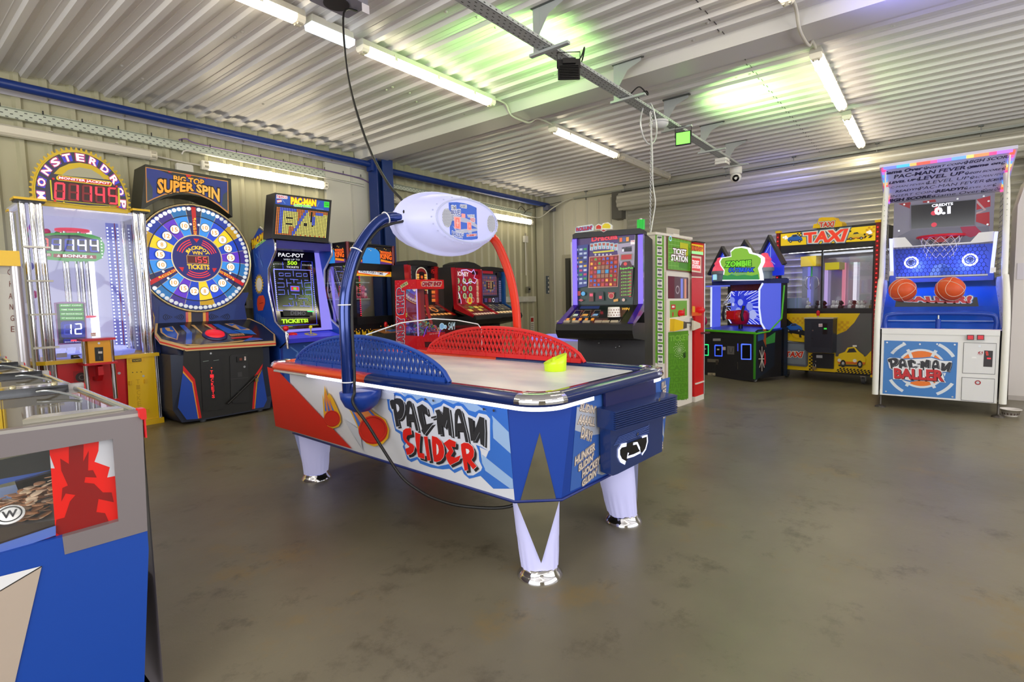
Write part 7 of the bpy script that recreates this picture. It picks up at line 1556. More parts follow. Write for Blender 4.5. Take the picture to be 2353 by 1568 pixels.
f.ppoly([(130, 890), (215, 960), (330, 1030), (332, 1085), (240, 1060), (110, 1000), (85, 940), (125, 950)], P('1c1c1e', .4)); f.ppoly([(190, 1030), (250, 1040), (255, 1075), (200, 1060)], P('e8b81a', .4)); f.ppoly([(270, 1045), (330, 1060), (325, 1082), (275, 1075)], P('e8b81a', .4))
f.line([(110, 1010), (105, 1060), (150, 1110), (250, 1130), (330, 1130)], .07, P('e6e2da', .4), True); f.line([(108, 1020), (118, 1060), (165, 1098), (330, 1112)], .008, P('1c1c1c', .4), True)
car(f, box4((132, 945), (282, 945), (280, 1025), (130, 1025)), '2a6ac8', '1a3a80')
car(f, box4((585, 1140), (825, 1150), (820, 1340), (580, 1330)), 'f2cc16', 'e0701c'); f.circ((598, 1262), .022, P('f0eee6', .3), True, 14); f.circ((730, 1265), .022, P('f0eee6', .3), True, 14); f.ppoly([(590, 1298), (750, 1302), (748, 1316), (592, 1312)], P('3a3a3c', .3)); f.ppoly([(712, 1132), (748, 1132), (748, 1146), (712, 1146)], P('f4f0e8', .4))
f.build('lower_print')
ch_ = MB(); f = FR(TX, -.002).zoom(1770, 490, 3.733); f.block([(105, 1115), (115, 1100), (315, 1112), (328, 1125), (325, 1305), (312, 1318), (115, 1300), (104, 1290)], .03, P('5c606c', .35), True, 0, ch_); pd = ch_.build('prize_door', TX)
f.l = .031; f.ppoly([(118, 1115), (312, 1125), (312, 1300), (118, 1285)], P('7f8694', .25)); taxi(f, [(140, 1230), (275, 1235), (290, 1190), (140, 1188)]); f.build('door_print', pd)
cb = MB(); f = FR(TX, -.002).zoom(1770, 490, 3.733); f.block([(332, 900), (575, 903), (568, 1195), (370, 1190), (330, 1165)], .14, P('2b2f3c', .35), True, 0, cb); f.block([(330, 892), (582, 893), (580, 903), (330, 902)], .15, P('c8c0a8', .4), True, 0, cb); co = cb.build('control_box', TX)
f = FR(TX, -.142).zoom(1770, 490, 3.733); f.ppoly([(352, 935), (530, 935), (528, 1160), (352, 1150)], P('252936', .35)); f.ppoly([(450, 945), (492, 945), (490, 1040), (448, 1040)], P('141418', .3)); f.ppoly([(460, 985), (485, 985), (485, 998), (460, 998)], E('3ad84a', .9)); f.ppoly([(415, 950), (448, 948), (448, 975), (415, 976)], P('e8dede', .5)); f.text('£1 PLAY', [(418, 970), (446, 969), (446, 956), (418, 957)], P('b02030', .5), .02); f.circ((365, 1007), .010, STEEL, True, 10); f.circ((360, 1075), .008, BLACK, True, 10); f.build('coin_door', co)
part('joystick', co, lambda m: (m.tube([f.w((402, 895), -.03), f.w((402, 870), -.03)], .008, STEEL, 8), m.lathe([(.016, -.03), (.022, .0), (.02, .03), (0, .042)], f.w((402, 862), -.03), P('d01418', .25), 12)))
lb = MB(); f = FR(TX, -.002).zoom(1770, 490, 3.733); f.block([(368, 1200), (552, 1205), (546, 1335), (372, 1325)], .03, P('22242c', .4), True, 0, lb); cbx = lb.build('cash_door', TX)
f.l = .031; f.ppoly([(403, 1217), (455, 1218), (455, 1242), (403, 1240)], P('c8c8cc', .4)); f.circ((397, 1270), .008, STEEL, True, 10); f.build('door_print', cbx)
pk = thing('padlock', 'brass padlock on the lower cash door of the taxi crane', 'padlock', mat_of(TX) @ f.at(*f.q((390, 1325)), .045), -102)
MB().box((-.022, -.012, -.025), (.022, .012, .02), P('b8a070', .3, .7)).build('body', pk); MB().tube([(-.015, 0, .02), (-.015, 0, .045), (0, 0, .055), (.015, 0, .045), (.015, 0, .02)], .005, STEEL, 6).build('shackle', pk)
f = FR(TX, .02).zoom(1770, 490, 3.733); tp = MB(); f.block([(362, 130), (372, 95), (400, 90), (418, 45), (440, 36), (545, 36), (562, 68), (600, 70), (615, 85), (616, 118)], .0, P('f2c410', .3), True, -.16, tp); tpo = tp.build('roof_sign', TX); f.l = .001; taxi(f, [(425, 120), (540, 115), (548, 72), (420, 82)]); f.build('sign_print', tpo)
# inside the crane
part('crane_unit', TX, lambda m: (m.box((-.42, .30, 1.56), (-.22, .55, 1.70), P('e8c820', .35)), m.box((-.16, .45, 1.50), (.02, .65, 1.60), P('e8d820', .35)), m.box((-xw+.02, .5, 1.71), (xw-.02, .54, 1.74), STEEL), m.tube([(-.32, .42, 1.56), (-.32, .42, 1.42)], .012, P('3ad05a', .4), 8), [m.tube(smoothpath([(-.32, .42, 1.42), (-.32+.07*math.cos(a), .42+.07*math.sin(a), 1.40), (-.32+.10*math.cos(a), .42+.10*math.sin(a), 1.30), (-.32+.05*math.cos(a), .42+.05*math.sin(a), 1.24)], 4), .005, CHROME, 6) for a in (0, 2.1, 4.2)]))
part('added_roof_light', TX, lambda m: m.box((-.5, .1, 1.745), (.5, .16, 1.755), E('f0f4ff', 12)))  # added light under the roof, strong to lift the dark interior
part('added_side_light', TX, lambda m: [m.box((x-.02, .74, 1.0), (x+.02, .76, 1.6), E(c, .8)) for x, c in ((-.48, '8a8af0'), (-.25, 'c8b0f0'), (-.02, 'e08aa0'), (.12, 'f0f0ff'), (.40, 'a080f0'))])  # glowing bars added to brighten the back of the crane
part('chute', TX, lambda m: m.box((-.56, .06, .95), (-.30, .3, 1.12), P('a0b4d8', .2)))
TM = mat_of(TX)
for k in range(13):
    x, y = -.26+.066*k, .16+.20*((k*37) % 10)/10; c = ('d8d8da', '3a3438', 'c8ccd0', '241e22', 'e0e0e0')[k % 5]
    toy('small %s plush toy lying in the bottom of the taxi crane' % ('grey and white' if c[0] in 'dce' else 'dark'), TM @ Vector((x, y, .95)), c, 'b0a8a0', .75, 'plush toys inside the taxi crane' if c[0] in 'dce' else 'dark plush toys inside the taxi crane')

# ================================================================== basketball game
BG = thing('basketball_game', 'tall white and blue basketball shooting game with a scribble printed canopy', 'arcade game', (6.56, -.045, 0), -90)
bw = .485; WB = P('ececea', .35); DB = P('1f5fd0', .3); CV = P('f0efe6', .35)
part('cabinet', BG, lambda m: (m.box((-bw+.04, 0, .13), (bw-.04, .9, .80), WB), m.box((-bw+.04, -.012, .76), (bw-.04, .05, .81), WB)))
sideL = [(0, .13), (0, .72), (.03, .95), (.16, 1.17), (.32, 1.31), (.9, 1.31), (1.3, 1.3), (1.3, .13)]
for s_ in (-1, 1):
    sp_ = part('side_panel', BG, lambda m: m.prof(sideL, s_*bw-.02, s_*bw+.02, P('d8d6dc', .45)))
    part('edge_frame', sp_, lambda m: m.tube(smoothpath([(s_*bw, y, z) for y, z in sideL[:5]], 4), .028, CV, 10))
    up = [(.40, 1.31), (.44, 1.6), (.50, 1.95), (.58, 2.16), (.72, 2.32)]
    part('upper_frame', BG, lambda m: m.tube(smoothpath([(s_*bw, y, z) for y, z in up], 4), .026, CV, 10))
    part('canopy_stay', BG, lambda m: m.tube([(s_*bw, .5, 2.1), (s_*bw, .46, 2.46)], .008, CV, 8))
    mb = MB(); cg = P('8f8c84', .5)
    for k in range(16): z = 1.34+k*.055; mb.tube([(s_*bw, .42+.06*max(0, (z-1.31)), z), (s_*bw, 1.22, z)], .003, cg, 4)
    for k in range(5): mb.tube([(s_*bw, .55+k*.16, 1.33), (s_*bw, .55+k*.16, 2.2)], .003, cg, 4)
    mb.build('side_mesh', BG)
    fs = FL(BG, bw-.022) if s_ > 0 else FRT(BG, -bw+.022); q = -1 if s_ > 0 else 1
    dkp = P('3a3a48', .5); fs.poly([(q*.02, .82), (q*.95, .82), (q*.95, 1.29), (q*.33, 1.29), (q*.16, 1.15), (q*.04, .95)], P('dcdae0', .45)); fs.step()
    fs.hold = True
    for k in range(70): y = .06+.9*((k*61) % 97)/97; z = .82+.46*((k*37) % 89)/89; (z < .9+.5*y) and fs.ring((q*y, z), .004+.012*((k*7) % 5)/5, .012+.014*((k*7) % 5)/5, dkp, (k*50) % 360, (k*50) % 360+120+(k*31) % 180, n=6)
    fs.build('scribble_print', sp_)
for x in (-.44, .46):
    for y in (.03, 1.2):
        part('foot', BG, lambda m: (m.lathe([(.05, 0), (.045, .012), (.02, .02), (.012, .025), (.009, .03), (.009, .14)], (x, y, 0), P('55504a', .4, .5), 16)))
f = FR(BG, -.001).zoom(1990, 620, 4.355)
f.ppoly([(182, 708), (920, 728), (895, 1292), (165, 1240)], P('3f7fc8', .4)); q0 = f.q((550, 990)); sx = f.q((805, 1000))[0]-q0[0]
kc = P('dfe6ee', .4); orb = P('ef7a20', .4)
f.clip = (f.q((182, 708))[0], f.q((500, 1265))[1], f.q((908, 728))[0], f.q((500, 715))[1])
for r0, r1 in ((1.48, 1.34),):
    for a0, a1 in ((28, 62), (118, 150), (208, 240), (298, 332)):
        A = [(q0[0]+sx*r0*math.cos(math.radians(a0+(a1-a0)*k/8)), q0[1]+sx*r0*math.sin(math.radians(a0+(a1-a0)*k/8))) for k in range(9)]; B = [(q0[0]+sx*r1*math.cos(math.radians(a1+(a0-a1)*k/8)), q0[1]+sx*r1*math.sin(math.radians(a1+(a0-a1)*k/8))) for k in range(9)]
        cl = lambda p: (min(max(p[0], f.clip[0]), f.clip[2]), min(max(p[1], f.clip[1]), f.clip[3])); f.poly([cl(p) for p in A+B], kc)
f.clip = None
f.circ(q0, sx*1.0, kc, n=40); f.circ(q0, sx*.90, orb, n=40)
for s_ in (-1, 1): f.line([(q0[0]+s_*sx*(.32+.25*(t_*t_)), q0[1]+sx*.95*t_) for t_ in [k/6-1 for k in range(13)]], .026, kc)
f.line([(q0[0]-.9*sx, q0[1]), (q0[0]+.9*sx, q0[1])], .2*sx, kc)
f.ppoly([(205, 890), (235, 870), (330, 875), (380, 890), (560, 880), (660, 870), (740, 900), (790, 905), (870, 905), (855, 1030), (770, 1035), (800, 1100), (750, 1125), (600, 1100), (440, 1125), (290, 1085), (265, 1020), (225, 995)], P('3f78c0', .4)); f.ppoly([(213, 893), (240, 880), (330, 885), (380, 900), (560, 890), (655, 882), (740, 908), (790, 915), (860, 915), (845, 1020), (760, 1025), (785, 1095), (745, 1112), (600, 1088), (440, 1110), (300, 1075), (275, 1010), (235, 985)], P('eceef2', .4))
HB = homog([(115, 228), (1540, 480), (1560, 985), (235, 665)], [(218, 885), (862, 918), (835, 1030), (262, 992)]); cutword(f, 'PAC-MaN', '2f2f36', 'eceef2', H=HB)
f.text('BALLER', [(288, 1080), (765, 1110), (765, 1010), (285, 990)], P('c8222a', .4), .05, True, [(.12, P('f2eef2', .4))], P('26262c', .5))
for p_ in ((212, 728), (375, 733), (540, 745), (712, 745), (888, 750), (200, 1217), (865, 1272)): f.circ(p_, .008, STEEL, True, 10)
for k in range(30): f.circ((258+(k % 6)*14+(k//6 % 2)*7, 800+(k//6)*14), .0025, P('1c3a70', .5), True, 5)
f.build('front_print')
for nm, q in (('coin_door', [(982, 732), (1303, 742), (1287, 1045), (968, 1032)]), ('cash_door', [(962, 1080), (1284, 1098), (1274, 1328), (955, 1302)])):
    d_ = MB(); ff = FR(BG, -.001).zoom(1990, 620, 4.355); ff.ppoly([(q[0][0]-5, q[0][1]-5), (q[1][0]+5, q[1][1]-5), (q[2][0]+5, q[2][1]+5), (q[3][0]-5, q[3][1]+5)], P('6a6a6c', .5)); ff.block(q, .006, P('e4e4e4', .35), True, 0, d_); o = d_.build(nm, BG); ff.l = .0065
    if nm == 'coin_door':
        ff.circ((1138, 766), .010, STEEL, True, 12); ff.ppoly([(1182, 808), (1270, 812), (1262, 975), (1172, 970)], P('2a2024', .3)); ff.line([(1200, 820), (1215, 820), (1220, 858), (1206, 856), (1200, 820)], .004, E('ff3a2a', 1), True); ff.ppoly([(1210, 880), (1248, 882), (1248, 896), (1210, 894)], E('ff3040', 1)); ff.text('£1', [(1122, 838), (1165, 840), (1165, 820), (1122, 818)], P('b02838', .5), .04); ff.text('1 PLAY', [(1116, 852), (1166, 854), (1166, 845), (1116, 843)], P('b02838', .5), .02); ff.ppoly([(1050, 885), (1065, 872), (1098, 872), (1108, 888)], P('f8f8f8', .3))
    else: ff.circ((1118, 1130), .022, P('a8242a', .4), True, 16); ff.circ((1118, 1130), .013, STEEL, True, 12)
    ff.build('door_print', o)
f = FR(BG, -.013).zoom(1990, 620, 4.355); f.ppoly([(998, 650), (1190, 652), (1190, 715), (998, 708)], P('dcdcdc', .4)); f.build('button_plate')
for x in (1045, 1146): part('button', BG, lambda m: (m.extr([f.w(p) for p in ((x-36, 652), (x+36, 653), (x+35, 703), (x-37, 702))], (0, -.012, 0), P('3a1418', .3)), m.extr([f.w(p, .012) for p in ((x-28, 658), (x+28, 659), (x+27, 697), (x-29, 696))], (0, -.006, 0), E('d82a3a', .7))))
# ramp, bar, lit lettering box
part('ball_ramp', BG, lambda m: m.prof([(.05, .80), (.30, .87), (.5, 1.02), (1.25, 1.36), (1.25, .8)], -bw+.02, bw-.02, DB))
part('front_ledge', BG, lambda m: (m.box((-bw+.03, .0, .808), (bw-.03, .06, .815), P('d8c8d4', .4)), m.box((-.42, .28, .875), (.42, .3, .885), P('8aa8e0', .3))))
part('hand_bar', BG, lambda m: (m.tube(smoothpath([(-.42, .05, .81), (-.42, .05, .90), (-.36, .05, .955), (0, .05, .965), (.36, .05, .955), (.42, .05, .90), (.42, .05, .81)], 6), .022, P('1a44b0', .25), 12), m.tube([(0, .05, .81), (0, .05, .91)], .022, P('1a44b0', .25), 10), m.tube([(0, .05, .9), (0, .05, .96)], .009, STEEL, 8)))
f = FR(BG, .30).zoom(1990, 620, 4.355); lm = MB(); f.block([(305, 282), (1112, 276), (1128, 368), (288, 372)], .0, P('1e1e22', .4), True, -.12, lm); lbx = lm.build('letter_box', BG)
f = FR(BG, .299).zoom(1990, 620, 4.355); f.text('BALLER!', [(400, 318), (1035, 330), (1050, 268), (370, 275)], P('d02430', .4), .06, True, [(.16, P('5a8ad0', .4)), (.12, P('f4f0f4', .4))]); f.build('lettering', lbx)
f = Face(BG, (0, 1.249, 1.36), (1, 0, 0), (0, 0, 1)); part('backboard', BG, lambda m: m.box((-.44, 1.22, 1.34), (.44, 1.27, 2.22), P('8e8c9c', .4)))
f = FR(BG, 1.219).zoom(1990, 340, 4.9)
f.ppoly([(355, 1000), (520, 920), (960, 900), (1385, 880), (1390, 1080), (360, 1110)], P('7a7a8a', .4)); f.ppoly([(365, 630), (500, 610), (510, 690)], P('a8242c', .4)); f.ppoly([(640, 600), (780, 580), (790, 610), (640, 620)], P('a8242c', .4)); f.ppoly([(1250, 580), (1400, 540), (1400, 660), (1240, 700)], P('b82030', .4)); f.ppoly([(1240, 745), (1390, 720), (1390, 880), (1230, 830)], P('b82030', .4)); f.ppoly([(1060, 890), (1230, 880), (1310, 960), (1180, 1010), (1100, 980)], P('b01a4a', .4)); f.line([(1235, 590), (1340, 700), (1235, 740)], .02, P('c8a8a8', .4), True)
f.ppoly([(495, 640), (1248, 572), (1235, 880), (500, 925)], P('7a7a88', .35)); f.ppoly([(507, 650), (1235, 582), (1222, 868), (510, 912)], P('26262c', .12))
for p_ in ((762, 735), (765, 866), (800, 690)): f.circ(p_, .026, E('e0304a', .75), True, 12)
f.text('CREDITS', [(742, 668), (978, 642), (978, 614), (742, 638)], E('f4f4ff', 1.1), .04); f.text('0.1', [(780, 752), (942, 735), (942, 662), (780, 678)], E('f4f4ff', 1.1), .07)
for p_ in ((430, 638), (700, 610), (1030, 575), (1325, 545), (1380, 600), (1368, 862), (370, 935)): f.circ(p_, .010, STEEL, True, 8)
f.build('score_screen')
hc = Vector(f.w((835, 1040), .28)); hr = .20
part('hoop', BG, lambda m: (m.tube([hc+Vector((hr*math.cos(k*PI/16), hr*math.sin(k*PI/16), .02)) for k in range(32)], .014, P('d8142a', .3), 8, True), m.box(hc+Vector((-.05, .15, -.03)), hc+Vector((.05, .28, .04)), P('c0142a', .3))))
nm = MB(); nt_ = P('e6dcd4', .6)
for k in range(12):
    for s_ in (-1, 1):
        nm.tube([hc+Vector(((hr-.02-.012*j)*math.cos(PI*(k*2+s_*j)/12), (hr-.02-.012*j)*math.sin(PI*(k*2+s_*j)/12), .01-.045*j)) for j in range(6)], .003, nt_, 4)
nm.build('hoop_net', BG)
# lower backboard with ring lights, guard, net and light bars
part('ring_panel', BG, lambda m: m.box((-.44, .90, 1.28), (.44, .92, 1.66), P('2a4ab0', .35)))
f = FR(BG, .899).zoom(1990, 340, 4.9); f.ppoly([(330, 1140), (600, 1130), (560, 1250), (340, 1440)], P('1c3a9a', .4)); f.ppoly([(700, 1450), (760, 1330), (860, 1300), (1190, 1440)], P('6a8ac8', .4)); f.ppoly([(820, 1440), (860, 1310), (1180, 1435)], P('24509a', .4))
for p_ in ((510, 1290), (1170, 1260)):
    f.circ(p_, .075, E('1f3ae0', .9), True); f.circ(p_, .038, P('28304a', .4), True); f.ring(p_, .048, .066, E('e8ecff', 2.2), px=True); f.ring(p_, .030, .036, E('aab4ff', 1.2), px=True)
f.build('ring_lights')
add_light('ring_light_glow', 'POINT', mat_of(BG) @ Vector((-.2, .80, 1.46)), 3.0, (.2, .3, 1), shadow_soft_size=.05); add_light('ring_light_glow', 'POINT', mat_of(BG) @ Vector((.22, .80, 1.46)), 3.0, (.2, .3, 1), shadow_soft_size=.05)
f = FR(BG, .38).zoom(1990, 340, 4.9); gm_ = MB(); f.block([(300, 1015), (440, 1008), (525, 1105), (1175, 1060), (1270, 955), (1440, 940), (1430, 1050), (1300, 1065), (1180, 1075), (560, 1112), (310, 1125)], .015, P('e4e4e6', .4), True, 0, gm_); gm_.build('front_guard', BG)
for q in ([(262, 1025), (302, 1025), (312, 1390), (272, 1390)], [(1445, 945), (1485, 945), (1432, 1410), (1392, 1410)]): b_ = MB(); f.block(q, .03, E('b0b4ff', 1.7), True, 0, b_); b_.build('light_bar', BG)
for q in ([(265, 1390), (312, 1390), (312, 1440), (265, 1440)], [(1400, 1350), (1460, 1345), (1455, 1400), (1398, 1405)]): b_ = MB(); f.block(q, .035, WB, True, 0, b_); b_.build('bar_bracket', BG)
nm = MB(); n0, n1, n2, n3 = [f.w(p) for p in ((325, 1120), (1385, 1075), (1370, 1430), (335, 1465))]
def np_(a, b): return n0*(1-a)*(1-b)+n1*a*(1-b)+n2*a*b+n3*(1-a)*b
cn = P('17296a', .6)
for i in range(22):
    for j in range(8):
        a, b = (i+(.5 if j % 2 else 0))/22, j/8
        if a > 1: continue
        nm.tube([np_(a, b), np_(a+.0, b+.075)], .0028, cn, 4)
        for s_ in (-.5, .5):
            if 0 <= a+s_/22 <= 1: nm.tube([np_(a, b+.075), np_(a+s_/22, b+.125)], .0028, cn, 4)
nm.build('ball_net', BG)
part('net_rail', BG, lambda m: m.tube([n3, n2], .012, P('c8ccd8', .3, .5), 8))
# canopy: scribble print underneath, colour changing strip at its edge
part('canopy', BG, lambda m: m.prof([(.40, 2.50), (.40, 2.53), (1.28, 2.26), (1.28, 2.23)], -bw-.05, bw+.05, P('dcdaf0', .5)))
cy0, cz0, cy1, cz1 = 1.28, 2.229, .40, 2.499
f = Face(BG, (0, cy0, cz0), (1, 0, 0), (0, cy1-cy0, cz1-cz0))
if f.n.z > 0: f.u = -f.u; f.n = f.u.cross(f.v)
f.rect(-.53, .0, .53, .91, P('dedcf2', .5)); ink = P('34324e', .5); rnd = random.Random(5); sg_ = -1 if f.u.x < 0 else 1
WD = ('Game Over', 'game on', 'PAC-MAN FEVER', 'LEVEL UP', 'HIGH SCORE', 'INSERT COIN', 'READY!', 'game on')
f.step(); f.hold = True
for r in range(7):
    x = -.52+.05*(r % 3)
    while x < .40:
        t_ = WD[rnd.randrange(8)]; h = rnd.uniform(.045, .085); w_ = min(h*.55*len(t_), .50-x); y = .04+r*.118
        X = lambda a: sg_*a
        f.text(t_, [(X(x), y), (X(x+w_), y+.01), (X(x+w_+.01), y+h), (X(x+.01), y+h)], ink, rnd.choice((.0, .03, .06)), False); x += w_+.03
        for k in range(3): f.ring((X(min(.5, x)), y+.03*k), .006, .012+.006*(k % 2), ink, (k*97) % 360, (k*97) % 360+240, n=8)
f.build('canopy_print')
mb = MB(); rb = ['6a7aff', '4ab0ff', 'f0b060', 'ff5a4a', 'ff5aa0', 'a070ff', '6aa0ff', 'ffd070', 'ff8a5a', 'ff4a8a', 'b070ff', '5aa0ff']
n_ = 18; ln = math.hypot(.88, .27)
for k in range(n_):
    x0, x1 = -.50+1.0*k/n_, -.50+1.0*(k+1)/n_; mb.box((x0, .395, 2.475), (x1, .43, 2.498), E(rb[(k*5//8) % 12], 1.4))
for s_ in (-1, 1):
    for k in range(14):
        t0, t1 = k/14, (k+1)/14; y0, y1 = .41+.84*t0, .41+.84*t1; z0, z1 = 2.478-.258*t0, 2.478-.258*t1
        mb.extr([(s_*.50-.018, y0, z0), (s_*.50+.018, y0, z0), (s_*.50+.018, y1, z1), (s_*.50-.018, y1, z1)], (0, 0, .016), E(rb[(k+3*s_) % 12], 1.4))
mb.build('light_edging', BG)
# basket balls
def bball(label, px, rot):
    c = FR(BG, .25).zoom(1990, 620, 4.355).w(px); w_ = mat_of(BG) @ Vector(c)
    t = thing('basketball', label, 'basketball', w_-Vector((0, 0, .12)), rot)
    MB().ball((0, 0, .12), .12, P('d9531e', .5), 24).build('ball', t); ln_ = P('ecdcc8', .5); mb = MB(); R_ = .1203
    tilt = Matrix.Rotation(math.radians(38), 3, 'X') @ Matrix.Rotation(math.radians(25), 3, 'Y')
    for fn in (lambda a: (math.cos(a), math.sin(a), 0), lambda a: (0, math.cos(a), math.sin(a)), lambda a: (.62+.16*math.cos(2*a), 0, 0), ):
        pts = []
        for k in range(40):
            a = 2*PI*k/40; v = fn(a)
            if v[1] == 0 and v[2] == 0: x = v[0]; r = math.sqrt(1-x*x); v = (x, r*math.cos(a), r*math.sin(a))
            pts.append(tilt @ Vector(v)*R_+Vector((0, 0, .12)))
        mb.tube(pts, .0022, ln_, 4, True)
    pts = []
    for k in range(40):
        a = 2*PI*k/40; x = -(.62+.16*math.cos(2*a)); r = math.sqrt(1-x*x); pts.append(tilt @ Vector((x, r*math.cos(a), r*math.sin(a)))*R_+Vector((0, 0, .12)))
    mb.tube(pts, .0022, ln_, 4, True); mb.build('seam', t)
bball('dull orange basketball beside the white side frame, partly off the lettering box', (365, 205), 200); bball('bright orange basketball standing in the middle of the lettering box', (838, 195), 20)
bo = thing('paper_bowl', 'small patterned paper bowl on the floor behind the foot of the basketball game', 'bowl', (6.72, -.60, 0))
def bowl(m):
    m.lathe([(.05, 0), (.075, .06), (.082, .062), (.078, .066), (.055, .01), (0, .008)], (0, 0, 0), P('e8e2da', .5), 24)
    for k in range(16): a = k*.393; m.add([((.055+.02*h/.06)*math.cos(a+d)*1.01, (.055+.02*h/.06)*math.sin(a+d)*1.01, h) for d, h in ((-.1, .012), (.1, .012), (.1, .032), (-.1, .032))], [(0, 1, 2, 3)], P('5a4a44', .5))
part('bowl', bo, bowl)
# pale cabinet at the picture edge
WC_ = thing('tall_cabinet', 'tall pale cabinet cut by the picture edge behind the basketball game', 'cabinet', (7.68, -.66, 0), -90)
part('body', WC_, lambda m: m.extr([(0, 0, 0), (1.3, 0, 0), (1.3, 0, 2.32), (.06, 0, 2.32), (0, 0, 2.05)], (0, .5, 0), P('d9d2cb', .45)))
part('plinth', WC_, lambda m: m.box((0, -.006, 0), (1.3, 0, .05), P('b8b0a8', .5)))
mb = MB(); mb.box((0, 0, 0), (.007, .06, .17), P('d2ccd0', .5)); o = mb.build('notice'); tag(o, 'small blank grey notice on the edge behind the basketball game', 'notice')
o.location = (7.672, -.74, 1.28)
# ================================================================== coin pusher at the picture edge
PU = thing('coin_pusher', 'grey and blue coin pusher with glass tops and red clips cut by the picture edge', 'coin pusher', (.51, 1.775, 0), 88)
# local x runs back along the row, y runs away from the players' edge, z up
GR = P('7f777a', .4, .15); PB_ = P('0542a4', .45)
Sd = Vector((-1.5, .29, 0)).normalized()     # world run of the near end panel
Mi = mat_of(PU).inverted(); sd = (Mi.to_3x3() @ Sd)
f = Face(PU, (0, 0, 0), -sd, (0, 0, 1)); 
if (mat_of(PU).to_3x3() @ f.n).dot(Vector((0, -1, 0))) < 0: f = Face(PU, (0, 0, 0), sd, (0, 0, 1))
f.zoom(0, 780, 1.9889)
mb = MB()
for q in ([(-300, 475), (0, 420), (622, 326), (650, 333), (655, 440), (516, 456), (228, 506), (0, 545), (-300, 600)], [(516, 456), (655, 440), (674, 876), (542, 832)], [(285, 905), (542, 832), (674, 876), (296, 985)]): f.block(q, .0, GR, True, -.03, mb)
mb.build('end_frame', PU)
mb = MB(); f.block([(-300, 1060), (0, 985), (286, 905), (296, 985), (674, 876), (680, 960), (660, 1568), (650, 1640), (-300, 1640)], -.002, PB_, True, -.03, mb); mb.build('lower_panel', PU)
fp = Face(PU, (0, 0, 0), f.u, f.v, .0); fp.zoom(0, 780, 1.9889); fp.ppoly([(-200, 1115), (0, 1085), (190, 1037), (0, 1150), (-200, 1260)], P('e6e6ea', .4)); fp.ppoly([(-200, 1265), (0, 1152), (191, 1037), (68, 1568), (0, 1640), (-200, 1640)], P('b6a698', .4)); fp.line([(191, 1038), (0, 1151)], .003, P('2a2420', .5), True); fp.build('panel_print')
fw = Face(PU, f.at(0, 0, -.025), f.u, f.v, .0); fw.zoom(0, 780, 1.9889)
fw.ppoly([(226, 505), (330, 488), (450, 468), (517, 458), (540, 832), (420, 870), (285, 905), (95, 955), (95, 938), (255, 900)], P('e41a10', .3)); fw.ppoly([(452, 466), (518, 456), (526, 625), (490, 632), (502, 585), (432, 560), (450, 510)], P('c9cad2', .35)); fw.ppoly([(228, 530), (250, 590), (232, 590)], P('c9cad2', .35))
dkr = P('8a0c0a', .3)
fw.ppoly([(315, 490), (382, 480), (380, 560), (405, 510), (402, 600), (425, 598), (442, 632), (390, 630), (385, 655), (430, 660), (470, 700), (510, 700), (520, 745), (450, 730), (440, 790), (480, 795), (500, 840), (410, 872), (285, 905), (250, 880), (258, 825), (295, 815), (320, 740), (345, 712), (300, 705), (280, 742), (285, 680), (310, 668), (280, 600), (275, 545), (315, 570)], dkr)
fw.build('red_screen')
part('lower_edging', PU, lambda m: m.extr([fw.w(p, .003) for p in ((-300, 1060), (0, 982), (255, 892), (255, 850), (0, 935), (-300, 1010))], fw.n*.004, P('5a74c0', .35)))
# players' side panel and body
def Wl(x, y, z): return Mi @ Vector((x, y, z))
mb = MB(); mb.add([Wl(.515, 1.79, .0), Wl(.62, 4.9, .0), Wl(.62, 4.9, .86), Wl(.515, 1.79, .86)], [(0, 1, 2, 3)], GR); mb.add([Wl(.515, 1.80, .0), Wl(-1.2, 2.12, .0), Wl(-1.2, 5.2, 0), Wl(.62, 4.9, .0)], [(0, 1, 2, 3)], BLK2); mb.build('front_panel', PU)
